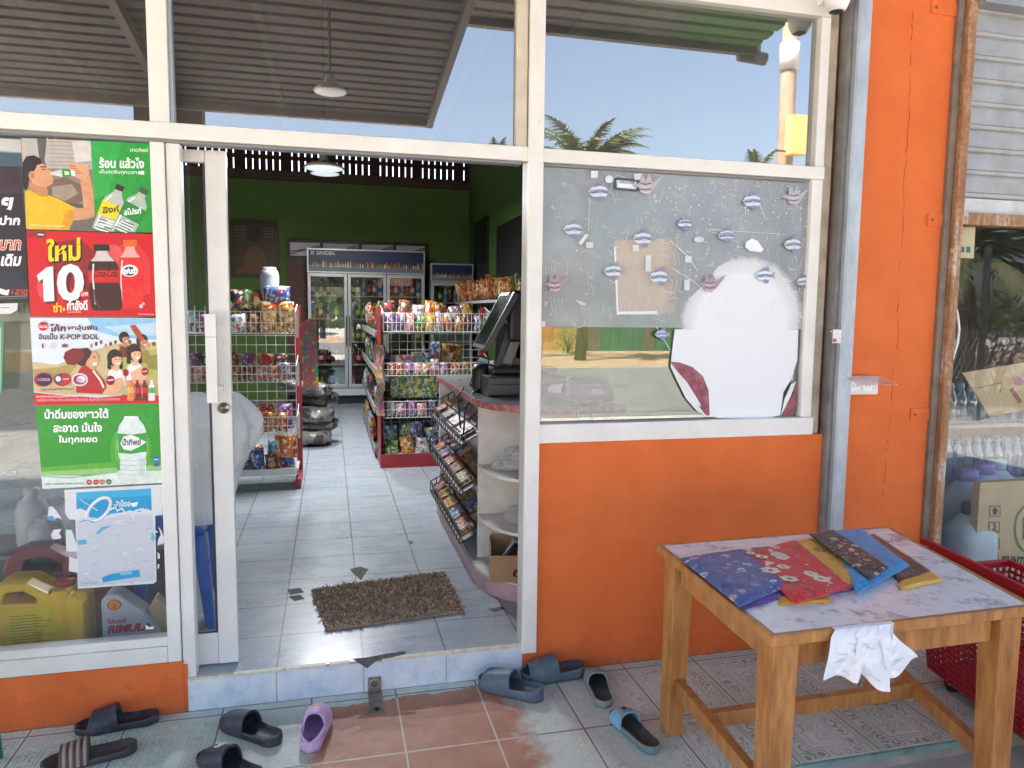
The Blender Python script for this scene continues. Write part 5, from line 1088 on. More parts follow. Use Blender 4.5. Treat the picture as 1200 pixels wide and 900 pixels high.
# ================================================================== red shopping trolley beside the table
RED = paint((.42, .012, .028), .35, .2, 6); RED2 = paint((.28, .01, .02), .4, .2, 6)
TZ = .60; _a, _b = atZ(1080, 632, TZ), atZ(1200, 690, TZ); ty0 = _a.y; ty1 = -1.5; TX = _a.x; TX1 = _a.x+(_b.x-_a.x)*(ty1-_a.y)/(_b.y-_a.y)
tr_ = thing('shopping_trolley', 'red mesh shopping trolley basket standing against the right side of the table', 'trolley', (2.5, -1.0, -.06))
W2 = .46
b = MB(); b.bar((TX, ty0, TZ), (TX1, ty1, TZ), .022, .022, RED); b.bar((TX+W2, ty0, .472), (TX1+W2, ty1, .472), .022, .022, RED); b.bar((TX+.012, ty0, .4723), (TX+W2-.012, ty0, .4723), .020, .020, RED); b.bar((TX+.03, ty0-.01, TZ-.035), (TX1+.03, ty1, TZ-.035), .010, .035, RED2); b.hexa([(TX+.035, ty0-.05, TZ-.05), (TX+.12, ty0-.05, TZ-.05), (TX+.05, ty0-.28, TZ-.05), (TX-.0, ty0-.28, TZ-.05)][::-1], [(TX+.035, ty0-.05, TZ-.04), (TX+.12, ty0-.05, TZ-.04), (TX+.05, ty0-.28, TZ-.04), (TX-.0, ty0-.28, TZ-.04)][::-1], RED); obj('rim', b, tr_, world=True, bevel=.004)
def panel(p00, p10, p11, p01, nu, nv, name):
    b = MB(); P = [Vector(q) for q in (p00, p10, p11, p01)]
    f = lambda u, v: (P[0]*(1-u)+P[1]*u)*(1-v)+(P[3]*(1-u)+P[2]*u)*v
    nrm = (P[1]-P[0]).cross(P[3]-P[0]).normalized()
    for i in range(nu+1): b.bar(f(i/nu, 0), f(i/nu, 1), .011, .006, RED, nrm)
    for j in range(nv+1): b.bar(f(0, j/nv)+nrm*.004, f(1, j/nv)+nrm*.004, .010, .006, RED2, nrm)
    return obj(name, b, tr_, world=True)
zp = .46
panel((TX+.05, ty0-.03, .06), (TX1+.05, ty1, .06), (TX1, ty1, zp), (TX, ty0-.01, zp), 34, 16, 'side_panel')
panel((TX+W2-.05, ty0-.03, .06), (TX1+W2-.05, ty1, .06), (TX1+W2, ty1, zp), (TX+W2, ty0-.01, zp), 34, 16, 'side_panel')
panel((TX+.05, ty0-.03, .06), (TX+W2-.05, ty0-.03, .06), (TX+W2, ty0-.01, zp), (TX, ty0-.01, zp), 14, 15, 'end_panel')
b = MB()
for x, y in ((TX, ty0-.006),): b.box((x-.008, y-.008, zp), (x+.008, y+.006, TZ-.012), RED)
obj('corner_post', b, tr_, world=True)
b = MB(); b.hexa([(TX1+.055, ty1, .045), (TX1+W2-.055, ty1, .045), (TX+W2-.055, ty0-.04, .045), (TX+.055, ty0-.04, .045)], [(TX1+.055, ty1, .058), (TX1+W2-.055, ty1, .058), (TX+W2-.055, ty0-.04, .058), (TX+.055, ty0-.04, .058)], RED2); obj('base', b, tr_, world=True)
for f in (.12, .9):
    for dx in (.09, W2-.09):
        x = TX+(TX1-TX)*f+dx; y = ty0+(ty1-ty0)*f; zf = .0 if y > -.78 else -.0585
        b = MB(); b.tube([(x-.012, y, zf+.03), (x+.012, y, zf+.03)], .029, BLACK, 12); b.box((x-.016, y-.006, zf+.03), (x+.016, y+.006, .0448), GREYP); obj('wheel', b, tr_, world=True)
for k, (x, y, c) in enumerate(((TX+.22, -.85, (.62, .10, .14)), (TX+.15, -1.22, (.66, .46, .48)))):
    b = MB(); b.grid(lambda u, v: Vector((x+(u-.5)*.30, y+(v-.5)*.3, .06+.34*(math.sin(PI*u)*math.sin(PI*v))**.4+.03*mnoise.noise(Vector((u*5, v*5, k))))), 14, 14, paint(c, .5, .2, 8)); solo('carrier_bag', b, ('red plastic bag inside the red trolley', 'pale pink plastic bag inside the red trolley')[k], 'bag')

# ================================================================== things fixed to the wall
cc = thing('security_camera', 'white dome security camera above the right window', 'camera', (2.055, -.09, 2.777))
Wp = paint((.80, .80, .79), .35, .04)
b = MB(); b.lathe([(.0, -.005), (.035, .0), (.05, .03), (.052, .08), (.04, .12), (0, .125)], Wp, 20); obj('housing', b, cc)
b = MB(); b.lathe([(0, -.012), (.02, -.008), (.03, -.0035), (.0, -.0034)], BLACK, 16); obj('lens', b, cc)
b = MB(); b.box((-.03, .052, .05), (.03, .115, .15), Wp); obj('bracket', b, cc, bevel=.004)
sk = atY(980, 462); sp_ = thing('socket_box', 'white double socket with a clear hinged cover on the orange pillar', 'socket', (sk.x, 0, sk.z))
e = atY(1022, 440); wS = e.x-sk.x; hS = e.z-sk.z
b = MB(); b.box((.005, -.045, .0), (wS, -.0005, hS), paint((.72, .69, .62), .4, .05)); obj('box', b, sp_, bevel=.006)
for k in range(2):
    b = MB(); b.box((.035+k*.065, -.0475, .02), (.085+k*.065, -.0452, hS-.018), Wp)
    for dx in (.015, .033): b.box((.035+k*.065+dx, -.0481, .038), (.038+k*.065+dx, -.0476, .048), BLACK)
    obj('outlet', b, sp_)
b = MB(); b.hexa([(.0, -.05, hS), (wS+.01, -.05, hS), (wS+.05, -.10, hS-.035), (.03, -.10, hS-.035)], [(.0, -.05, hS+.003), (wS+.01, -.05, hS+.003), (wS+.05, -.10, hS-.032), (.03, -.10, hS-.032)], clear('clear_cover', (.93, .94, .95), .06, .08, body=(.8, .8, .8), bodyamt=.12)); obj('cover', b, sp_)
b = MB(); c = [(974, 388), (983, 395), (986, 408), (984, 424), (988, 438)]; b.tube([atY(x, y, -.02) for x, y in c], .0035, Wp, 6); solo('socket_cable', b, 'short white cable running from the steel rail to the socket', 'cable')
b = MB(); c = [(999, 10), (996, 60), (999, 85), (996, 110), (991, 140), (990, 220)]; b.tube([atY(x, y, -.004) for x, y in c], .002, Wp, 5); solo('wall_cable', b, 'thin white cable hanging down the top of the orange pillar', 'cable')
b = MB(); p0, p1 = atY(975, 386, -.05), atY(984, 402, -.05); b.box((p0.x, -.0585, p1.z), (p1.x, -.0555, p0.z), paint((.75, .72, .72), .6, .1)); b.box((p0.x, -.0588, p1.z+.004), (p0.x+.02, -.0586, p1.z+.02), flat((.5, .12, .15))); solo('rail_sticker', b, 'small torn white and red sticker on the steel rail', 'sticker')
b = MB(); c = [(1117, 352), (1122, 368), (1124, 385), (1122, 402), (1117, 418), (1114, 428)]; b.tube([atY(x, y, -.03) for x, y in c], .006, Wp, 6); solo('window_cable', b, 'white cable looping beside the rusty post', 'cable')
# green chair at the very left edge
GC = paint((.04, .22, .14), .4, .2, 8)
ch = thing('metal_chair', 'green painted metal chair cut off by the left edge of the photo', 'chair', (-1.25, -.3, .0))
for (x, y, lx, ly) in ((-1.125, -.17, .03, -.02), (-1.125, -.46, .03, .02), (-1.45, -.17, -.03, -.02), (-1.45, -.46, -.03, .02)):
    b = MB(); b.tube([(x, y, .43), (x+lx, y+ly, .012)], .013, GC, 10); obj('leg', b, ch, world=True); 
b = MB(); b.box((-1.48, -.5, .43), (-1.11, -.13, .455), GC); obj('seat', b, ch, world=True, bevel=.01)
b = MB(); b.tube([(-1.13, -.17, .16), (-1.13, -.46, .16)], .010, GC, 8); b.tube([(-1.46, -.17, .16), (-1.46, -.46, .16)], .010, GC, 8); obj('stretcher', b, ch, world=True)
b = MB(); b.tube([(-1.46, -.15, .45), (-1.50, -.13, .8), (-1.50, -.48, .8), (-1.46, -.48, .45)], .012, GC, 8); obj('backrest', b, ch, world=True)
# lamp hanging from the canopy
def pendant(label, x, y, z, ztop, r_):
    t = thing('pendant_lamp', label, 'lamp', (x, y, z)); b = MB(); b.lathe([(r_, 0), (r_*.98, .012), (r_*.8, .03), (r_*.4, .05), (.04, .06), (.03, .10), (0, .105)], paint((.55, .57, .6), .4, .1), 24); obj('shade', b, t)
    em = NT('lit_diffuser'); em.b.inputs['Emission Color'].default_value = (.85, .93, 1, 1); em.b.inputs['Emission Strength'].default_value = LAMP_GLOW; em.col((.8, .8, .8))
    b = MB(); b.lathe([(0, -.016), (r_*.6, -.012), (r_*.93, -.002), (r_*.93, .004), (0, .005)], em.m, 24); obj('diffuser', b, t); b = MB(); b.tube([(0, 0, .10), (0, 0, ztop-z)], .008, DARK, 6); obj('rod', b, t); return t
pendant('round white lamp on a thin rod, mirrored in the middle upper pane', .02, -1.9, 2.86, 3.36, .1)
# ================================================================== inside the shop
FZ = .13
WIRE = paint((.62, .62, .60), .4, .1); REDM = paint((.34, .02, .025), .4, .2); SHELFW = paint((.62, .61, .58), .5, .1)
COLS = {'red': ('#c01822', '#e8e2d0', '#f0c020', '#701018'), 'yellow': ('#e8b818', '#c82a20', '#f4ecc8', '#8a5a10'), 'green': ('#2a8a3a', '#e6e8d0', '#f0d030', '#145a28'), 'blue': ('#2460b0', '#d8e8f4', '#e02a30', '#103a78'),
        'orange': ('#e07818', '#f4e0b0', '#b02818', '#7a3408'), 'purple': ('#7a4a9a', '#e0cce8', '#d84a80', '#3e2458'), 'pink': ('#d87a9a', '#f6e4ea', '#a02858', '#f0c040'), 'brown': ('#6a3a20', '#d8b070', '#c02a20', '#301808'), 'white': ('#dcdcd8', '#c02830', '#2a5aa0', '#b8b8b0'), 'black': ('#1c1c20', '#b82a2a', '#c8c8c0', '#0a0a0c'), 'cyan': ('#3aa0c0', '#f0f4f0', '#e8a020', '#186080'), 'gold': ('#b88a30', '#7a2a18', '#f0e0a0', '#5a3a10')}
PM = {k: packmat(*v, scale=30) for k, v in COLS.items()}
_pk = {}
def pillow_mesh(w_, h, d, mat, flatb=False):
    key = (round(w_, 3), round(h, 3), round(d, 3), mat.name, flatb)
    if key in _pk: return _pk[key]
    b = MB(); n = 7
    if flatb:
        b.box((-w_/2, -d/2, 0), (w_/2, d/2, h), mat)
    else:
        def side(s):
            def fn(u, v):
                k = (max(0, 1-(2*u-1)**2))**.6*(max(0, 1-(2*v-1)**4))**.6; cr = .004*math.sin(u*40)*(1 if v in (0, 1) else 0)
                return Vector(((u-.5)*w_*(1-.05*math.sin(PI*v)), s*d/2*k+cr, v*h))
            return fn
        b.grid(side(-1), n, n, mat); b.grid(lambda u, v: side(1)(1-u, v), n, n, mat)
    me = bpy.data.meshes.new('packet'); me.from_pydata([tuple(v) for v in b.v], [], b.f); me.materials.append(mat)
    me.polygons.foreach_set('use_smooth', b.sm); me.update(); _pk[key] = me; return me
def packet(label, loc, w_, h, d, col, rot=(0, 0, 0), box=False, name='snack_packet', cat='packet', group=None):
    o = bpy.data.objects.new(name, pillow_mesh(w_, h, d, PM[col], box)); C.objects.link(o); o.location = loc; o.rotation_euler = rot
    return tag(o, label, cat, group)
rs = random.Random(99)
# ---------------------------------------------------------------- wire display racks
def rack(label, x0, x1, y, levels, basez, depth=.34, zt=1.56):
    t = thing('display_rack', label, 'rack', ((x0+x1)/2, y+depth/2, FZ))
    for x in (x0, x1):
        b = MB(); b.box((x-.022, y+depth, FZ), (x+.022, y+depth+.05, zt), REDM); b.box((x-.02, y-.02, FZ+.0005), (x+.02, y+depth-.001, FZ+.075), REDM); obj('upright', b, t, world=True)
    b = MB()
    for k in range(int((x1-x0)/.075)+1): b.bar((x0+.02+k*.075, y+depth-.01, FZ+.12), (x0+.02+k*.075, y+depth-.01, zt-.02), .0042, .0042, WIRE)
    for k in range(int((zt-FZ-.15)/.075)): b.bar((x0+.02, y+depth-.014, FZ+.13+k*.075), (x1-.02, y+depth-.014, FZ+.13+k*.075), .0042, .0042, WIRE)
    obj('back_grid', b, t, world=True)
    for (zl, zh) in levels:
        b = MB(); n = int((x1-x0)/.036)
        for k in range(n+1):
            x = x0+(x1-x0)*k/n; b.bar((x, y, zl), (x, y, zh), .0048, .0048, WIRE); b.bar((x, y, zl), (x, y+depth-.03, zl), .0035, .0035, WIRE)
        for z in (zl, (zl+zh)/2, zh): b.bar((x0, y-.004, z), (x1, y-.004, z), .006, .006, WIRE); 
        for x in (x0, x1):
            for z in (zl, (zl+zh)/2, zh): b.bar((x, y, z), (x, y+depth-.03, z+(.06 if z > zl else 0)), .006, .006, WIRE)
            for k in range(6): b.bar((x, y+.05*k, zl), (x, y+.05*k, zh+.01*k), .0045, .0045, WIRE)
        b.box((x1+.003, y-.006, zl-.03), (x1+.02, y+.01, zh+.02), WIRE)
        obj('basket', b, t, world=True)
    b = MB(); b.box((x0, y-.02, basez), (x1, y+depth-.02, basez+.018), SHELFW); b.box((x0, y-.026, basez-.02), (x1, y-.0205, basez+.03), SHELFW); obj('base_shelf', b, t, world=True)
    return t
def fill(where, x0, x1, y, z, seq, h, w_, d=.06, rows=1, lean=.12, box=False, noun='snack packet', sp=1.0):
    """a row of packets, colour by colour; equal ones share one label and one group"""
    x = x0+w_/2; i = 0; cnt = {}
    for c in seq: cnt[c] = cnt.get(c, 0)+rows
    while x < x1-w_*.4 and i < len(seq):
        for r in range(rows):
            c = seq[i]; hh = h*rs.uniform(.76, 1.12); lab = '%s %s in %s' % (c, noun, where)
            packet(lab, (x+rs.uniform(-.006, .006), y+r*(d+.012), z), w_, hh, d, c, (-lean+rs.uniform(-.12, .12), rs.uniform(-.16, .16), rs.uniform(-.3, .3)), box, name=noun.replace(' ', '_'), cat=noun.split()[-1], group=lab+'s' if cnt[c] > 1 else None)
        x += w_*sp*rs.uniform(.9, 1.12); i += 1
# left rack, behind the sliding door
RX0, RX1, RY = -1.12, -.255, 3.0
rack('left wire display rack with a red frame, behind the sliding door', RX0, RX1, RY, ((1.335, 1.50), (.965, 1.09), (.56, .695)), .265)
A_ = 'the left rack'
fill('the top basket of '+A_, -.72, -.50, RY+.05, 1.345, ['white', 'brown'], .15, .11); 
for x in (-.435, -.318): packet('large yellow snack pack standing in the top basket of the left rack', (x-.012, RY+.04, 1.345), .125, .235, .07, 'yellow', (-.08, 0, 0), name='snack_pack', cat='packet', group='large yellow snack packs in the top left basket')
fill('the top basket of '+A_, -1.1, -.73, RY+.06, 1.345, ['cyan', 'purple', 'gold'], .16, .12)
fill('the top basket of '+A_, -.70, -.28, RY+.19, 1.345, ['black', 'blue', 'red', 'green'], .17, .11)
fill('the second basket of '+A_, -1.1, -.27, RY+.06, .975, ['yellow', 'pink', 'orange', 'gold', 'gold', 'brown', 'pink', 'red', 'white'], .125, .09)
fill('the second basket of '+A_+', behind the front row', -1.1, -.27, RY+.2, .975, ['purple', 'black', 'blue', 'brown', 'purple', 'red', 'black', 'purple'], .20, .105)
fill('the third basket of '+A_, -.72, -.27, RY+.06, .57, ['white', 'green', 'yellow', 'red', 'brown'], .15, .095, lean=.3)
fill('the third basket of '+A_+', behind the front row', -.9, -.27, RY+.2, .57, ['black', 'red', 'brown', 'red', 'purple'], .22, .12)
fill('the front row on the base shelf of '+A_, -.75, -.27, RY+.05, .284, ['cyan', 'blue', 'brown', 'pink'], .15, .12, lean=.2, noun='toy packet')
fill('the middle row on the base shelf of '+A_, -.75, -.27, RY+.13, .284, ['white', 'orange', 'cyan', 'blue'], .22, .12, lean=.15, noun='toy packet')
packet('orange snack pack leaning on the right end of the left rack base shelf', (-.345, RY+.075, .36), .17, .19, .05, 'orange', (-.3, 0, .1), name='snack_pack')
# on top of the left rack
b = MB(); b.lathe([(.055, 0), (.07, .01), (.072, .10), (.075, .11), (.07, .12), (.072, .22), (.06, .26), (.05, .27), (.05, .285), (0, .285)], paint((.34, .36, .42), .4), 18); o = obj('water_dispenser', b); o.location = (-.455, RY+.22, 1.56); tag(o, 'grey plastic dispenser jug on top of the left rack', 'jug')
packet('bulky blue and green snack bag on top of the left rack', (-.395, RY+.1, 1.545), .20, .155, .12, 'blue', (-.12, 0, .05), name='snack_bag', cat='bag')
for i, (x, c) in enumerate(((-.70, 'black'), (-.61, 'green'), (-.53, 'brown'))): packet('%s snack bag heaped on top of the left rack, beside the grey jug' % c, (x, RY+.18, 1.52), .12, .15, .09, c, (-.2, rs.uniform(-.3, .3), .2), name='snack_bag', cat='bag')
# hanging strip of toys on the end of the left rack
b = MB(); m = packmat('#e04080', '#3080c8', '#f0d040', '#40a858', 26)
b.grid(lambda u, v: Vector((-.225+u*.115+.02*v, RY-.01+.10*u+.03*math.sin(v*3), 1.42-.52*v+.05*u*(1-v)-.12*u*v*0)), 5, 14, m); solo('toy_strip', b, 'long colourful strip of hanging toy cards on the left rack end', 'toy cards')
# centre rack, beside the counter
QX0, QX1, QY = .452, 1.42, 3.64
rack('centre wire display rack with a red base, beyond the checkout counter', QX0, QX1, QY, ((1.335, 1.50), (.95, 1.06), (.575, .72)), .225, .36)
b = MB(); b.box((QX0-.03, QY-.034, FZ+.0005), (QX1, QY-.027, .255), REDM); b.box((QX0-.034, QY-.03, FZ+.0004), (QX0-.0265, QY+.36, 1.55), REDM); obj('red_plinth', b, [o for o in bpy.data.objects if o.get('label', '').startswith('centre wire')][0], world=True)
B_ = 'the centre rack'
fill('the top basket of '+B_, .47, 1.40, QY+.06, 1.345, ['purple', 'purple', 'pink', 'green', 'yellow', 'white', 'red', 'orange', 'black', 'blue', 'black'], .16, .088)
fill('the heap above the top basket of '+B_, .46, 1.40, QY+.2, 1.45, ['black', 'brown', 'white', 'yellow', 'brown', 'white', 'gold', 'red'], .16, .12, lean=.3, noun='snack bag')
fill('the second basket of '+B_, .47, 1.40, QY+.06, .958, ['red', 'red', 'purple', 'pink', 'red', 'white', 'purple', 'red', 'brown', 'gold', 'red'], .125, .085, lean=.25)
packet('white and blue flat box above the second basket of the centre rack', (.62, QY+.2, 1.05), .20, .07, .12, 'white', (0, 0, .05), True, name='biscuit_box', cat='box')
packet('pale blue flat box above the second basket of the centre rack', (.80, QY+.24, 1.05), .16, .09, .12, 'cyan', (0, 0, -.05), True, name='biscuit_box', cat='box')
packet('golden brown snack bag above the second basket of the centre rack', (1.08, QY+.2, 1.02), .19, .20, .12, 'gold', (-.15, .1, 0), name='snack_bag', cat='bag'); packet('tall dark blue box behind the second basket of the centre rack', (.93, QY+.25, 1.0), .09, .24, .06, 'blue', (0, 0, 0), True, name='biscuit_box', cat='box')
packet('wide green box behind the third basket of the centre rack', (.74, QY+.25, .73), .42, .20, .06, 'green', (0, 0, 0), True, name='biscuit_box', cat='box')
fill('the third basket of '+B_, .47, 1.40, QY+.06, .583, ['white', 'white', 'purple', 'pink', 'purple', 'black', 'white', 'red', 'blue', 'green'], .14, .092, lean=.2)
fill('the front row on the base shelf of '+B_, .47, 1.40, QY+.05, .245, ['green', 'yellow', 'white', 'blue', 'cyan', 'green', 'white'], .15, .125, lean=.25, noun='packet of wafers')
fill('the upper row on the base shelf of '+B_, .47, 1.40, QY+.16, .30, ['cyan', 'green', 'blue', 'cyan', 'blue', 'white', 'green'], .19, .125, lean=.2, noun='packet of wafers')
b = MB(); b.grid(lambda u, v: Vector((QX0-.075+u*.07+.012*math.sin(v*14), QY-.045+.02*math.sin(v*9), 1.22-.62*v)), 3, 22, packmat('#c03a70', '#d8b040', '#3a70b0', '#5aa050', 34)); solo('sachet_strip', b, 'narrow hanging strip of coloured sachets on the centre rack corner', 'sachet strip')
# shelving along the aisle behind the centre rack
gd = thing('gondola_shelf', 'dark low gondola shelf running back along the aisle from the centre rack', 'shelf', (.75, 5.4, FZ))
GDK = paint((.09, .09, .09), .5)
for z in (.2, .58, .95, 1.3): b = MB(); b.box((.40, 4.05, z), (1.1, 6.8, z+.025), GDK); b.box((.394, 4.05, z-.02), (.3995, 6.8, z+.045), paint((.35, .35, .34), .5)); obj('shelf_board', b, gd, world=True)
b = MB(); b.box((.74, 4.05, FZ), (.77, 6.8, 1.5), GDK); b.box((.42, 4.06, FZ+.0004), (1.08, 6.79, .199), REDM); obj('back_panel', b, gd, world=True)
for lv, z in enumerate((.226, .606, .976, 1.326)):
    for k in range(8):
        c = rs.choice(['white', 'brown', 'black', 'green', 'red', 'cyan', 'gold', 'purple']); lab = '%s packet leaning on the %s board of the aisle shelf' % (c, ('lowest', 'second', 'third', 'top')[lv])
        packet(lab, (.46+rs.uniform(-.04, .05), 4.2+k*.31, z), .24, rs.uniform(.18, .29), .08, c, (-.1, rs.uniform(-.1, .1), PI/2+rs.uniform(-.2, .2)), group=lab+'s')
# sacks beside the left rack
def sq(t, p=.5): return math.copysign(abs(t)**p, t)
for k in range(5):
    b = MB(); m = packmat(*(('#8c8a84', '#23252a', '#b4b0a8', '#55565a'), ('#1c1e22', '#7a7c7c', '#30333a', '#0e0f10'))[k % 2], scale=9)
    b.grid(lambda u, v: Vector((.17*sq(math.cos(2*PI*u))*(math.sin(PI*v)**.4), .26*sq(math.sin(2*PI*u))*(math.sin(PI*v)**.4), .075-.075*sq(math.cos(PI*v), .8)))+Vector((mnoise.noise(Vector((u*8, v*5, k*3))), mnoise.noise(Vector((u*8, v*5, k*3+40))), mnoise.noise(Vector((math.cos(2*PI*u)*3, math.sin(2*PI*u)*3+v*3, k*5)))))*.035*math.sin(PI*v), 28, 12, m)
    o = obj('packed_sack', b); o.location = (-.17+.05*(k % 2)-.02*k, 4.95+(k % 2)*.12, FZ+.005+k*.125); o.rotation_euler = (rs.uniform(-.08, .08), rs.uniform(-.1, .1), k*.35)
    tag(o, 'grey and black packed sack, %s in the pile past the left rack' % ('lowest', 'second', 'third', 'fourth', 'topmost')[k], 'sack')
# ---------------------------------------------------------------- tall drinks cooler
def cooler(label, x0, x1, y, z0, z1, zh, ndoor, sign, depth=.7):
    t = thing('drinks_cooler', label, 'cooler', ((x0+x1)/2, y+depth/2, FZ)); CAB = paint((.33, .34, .35), .45); AL = paint((.50, .51, .52), .35, .1, metal=.3)
    b = MB(); b.box((x0, y+.03, z0), (x0+.04, y+depth, z1), CAB); b.box((x1-.04, y+.03, z0), (x1, y+depth, z1), CAB); b.box((x0+.0405, y+depth-.04, z0), (x1-.0405, y+depth, z1), CAB); b.box((x0+.0405, y+.03, z1-.04), (x1-.0405, y+depth-.041, z1), CAB); b.box((x0+.0405, y+.03, z0), (x1-.0405, y+depth-.041, z0+.04), CAB)
    b.box((x0, y, z0-.01), (x1, y+.029, z0+.10), paint((.62, .63, .63), .4)); b.box((x0+.03, y+.08, FZ+.0005), (x1-.03, y+depth-.05, z0-.011), BLACK); obj('cabinet', b, t, world=True, bevel=.004)  # black block under the base stands in for the shadow gap
    b = MB(); b.box((x0, y-.02, zh), (x1, y+.028, z1+.002), AL); sg = obj('header', b, t, world=True)
    W_, H_ = x1-x0, z1-zh
    p = Print(fn=lambda u, v: Vector((x0+.02+(W_-.04)*u, y-.0205, z1-.02-(H_-.04)*v)), step=.0002)
    p.sheet([(0, 0), (1, 0), (1, 1), (0, 1)], '#16254e', .001); p.poly([(0, .72), (1, .76), (1, 1), (0, 1)], '#6a7a8c'); p.poly([(.3, 0), (.8, 0), (.9, .5), (.4, .5)], '#1e3060')
    rr = random.Random(4)
    for k in range(46):
        u = .03+k*.0212; s = rr.uniform(.18, .34); c = rr.choice(['#c89a60', '#b8704a', '#d8c090', '#7a9a50', '#a04030', '#c0a050', '#e0d0b0']); p.poly([(u, .8), (u+.004, .8-s*.7), (u+.008, .8-s), (u+.013, .8-s*.7), (u+.018, .8)], c)
    if sign: p.txt(sign, .07, .06, .22, .24, '#e8ecf0', 0, .03); p.poly([(.02, .06), (.05, .06), (.05, .24), (.02, .24)], '#9ac0c8')
    obj('sign_print', p.mb, sg, world=True)
    dw = (x1-x0)/ndoor
    for k in range(ndoor):
        a, c = x0+k*dw+.004, x0+(k+1)*dw-.004; b = MB(); zb, zt = z0+.105, zh-.006
        b.box((a, y-.02, zb), (a+.045, y+.025, zt), AL); b.box((c-.045, y-.02, zb), (c, y+.025, zt), AL); b.box((a+.0455, y-.019, zb), (c-.0455, y+.024, zb+.05), AL); b.box((a+.0455, y-.019, zt-.05), (c-.0455, y+.024, zt), AL); d = obj('door', b, t, world=True, bevel=.003)
        b = MB(); b.add([(a+.045, y, zb+.05), (c-.045, y, zb+.05), (c-.045, y, zt-.05), (a+.045, y, zt-.05)], [(0, 1, 2, 3)], clear('cooler_glass', (.8, .83, .83), .16, .0)); obj('pane', b, d, world=True)
        hx = c-.02 if k % 2 == 0 else a+.02
        b = MB(); b.bar((hx, y-.045, (zb+zt)/2-.22), (hx, y-.045, (zb+zt)/2+.22), .018, .02, DARK); b.box((hx-.008, y-.036, (zb+zt)/2-.2), (hx+.008, y-.0205, (zb+zt)/2-.17), DARK); b.box((hx-.008, y-.036, (zb+zt)/2+.17), (hx+.008, y-.0205, (zb+zt)/2+.2), DARK); obj('handle', b, d, world=True)
    nsh = 5
    for k in range(1, nsh):
        z = z0+.1+(zh-z0-.1)*k/nsh; b = MB(); b.box((x0+.05, y+.06, z), (x1-.05, y+depth-.06, z+.012), SHELFW); obj('wire_shelf', b, t, world=True)
    return t
cooler('large triple-door drinks cooler against the back wall with a dark blue printed header', -.31, 1.385, 8.2, .27, 2.40, 2.055, 3, 'SANDEN')
cooler('small drinks cooler half hidden at the right end of the back wall', 1.48, 2.13, 8.25, .27, 2.235, 1.96, 1, '', .6)
def bottle_mesh(name, prof, cols, n=10):
    b = MB(); b.lathe(prof[0], cols[0], n); b.lathe(prof[1], cols[1], n); b.lathe(prof[2], cols[2], n); return b
BP = ([(.0, 0), (.03, .002), (.033, .02), (.033, .14), (.026, .17), (.013, .2), (.013, .215), (0, .215)], [(.0335, .06), (.0338, .061), (.0338, .125), (.0335, .126)], [(.0, .213), (.015, .2135), (.015, .232), (0, .233)])
kinds = []
for nm, c, lb, cp_ in (('green', '#2f7a34', '#d8e060', '#e8e8e0'), ('dark cola', '#2a0e0a', '#c01820', '#c01820'), ('red', '#a01a20', '#e0c8c0', '#e8e8e0'), ('orange', '#d07018', '#f0d8a0', '#e07020'), ('yellow-green', '#a8b030', '#f0f0c0', '#3a8030'), ('clear', '#a8b4b8', '#3a70b0', '#3a70b0')):
    mb = bottle_mesh(nm, BP, [paint(lin(c), .15, .05), flat(c if 0 else lb), flat(cp_)]); me = obj('drink_bottle', mb); kinds.append((nm, me.data)); bpy.data.objects.remove(me)
def bottles(x0, x1, y, z, seq, where, step=.075, rows=1):
    x = x0; i = 0
    while x < x1:
        nm, me = kinds[seq[i % len(seq)]]
        o = bpy.data.objects.new('drink_bottle', me); C.objects.link(o); o.location = (x, y, z); lab = '%s drink bottle on %s' % (nm, where); tag(o, lab, 'bottle', lab.replace('bottle', 'bottles')); x += step; i += 1
zs_ = [.37+.001+(2.055-.37)*k/5+.012 for k in range(5)]; zs_[0] = .311
for d in range(1, 3):
    a = -.31+.565*d+.07
    for lv, (z, sq) in enumerate(zip(zs_, ([3, 1, 3], [1, 2, 1, 1], [4, 0, 4, 1], [5, 0, 0], [1, 2, 5]))): bottles(a, a+.44, 8.33, z, sq, 'the %s shelf of the large cooler' % ('lowest', 'second', 'third', 'fourth', 'top')[lv], .082)
for lv, (z, sq) in enumerate(zip(zs_, ([5, 4], [1, 2], [5, 5], [5, 0], [2, 1]))): bottles(-.24, .2, 8.45, z, sq, 'the %s shelf of the large cooler, left door' % ('lowest', 'second', 'third', 'fourth', 'top')[lv], .11)
z_s = [.37+(1.96-.37)*k/5+.013 for k in range(5)]
for lv in (3, 4): bottles(1.56, 2.06, 8.36, z_s[lv], [5, 0, 5, 1], 'the %s shelf of the small cooler' % ('fourth', 'top')[lv-3], .08)
# wall shelf with bags of crisps on the right
WSZ = atX(590, 347, 2.0).z; WSY0, WSY1 = 4.4, 7.4
b = MB(); b.box((1.72, WSY0, 1.62), (2.19, WSY1, 1.65), paint((.45, .46, .45), .5)); ws_ = thing('wall_shelf', 'grey wall shelf of snack bags along the green right-hand wall', 'shelf', (1.95, 5.9, 1.62)); obj('shelf_board', b, ws_, world=True)
b = MB()
for y in (4.6, 5.9, 7.2): b.bar((2.18, y, 1.32), (1.85, y, 1.615), .03, .03, GREYP)
obj('bracket', b, ws_, world=True)
for k in range(22):
    c = ('orange', 'brown', 'gold', 'red', 'orange', 'green')[k % 6]; lab = '%s crisp bag on the wall shelf at right' % c
    packet(lab, (1.80+.26*(k % 2)+rs.uniform(-.03, .03), 4.5+k*.13, 1.651), .2, rs.uniform(.2, .3), .1, c, (-.1, rs.uniform(-.3, .3), rs.uniform(.3, 1.2)), name='crisp_bag', cat='bag', group=lab+'s')
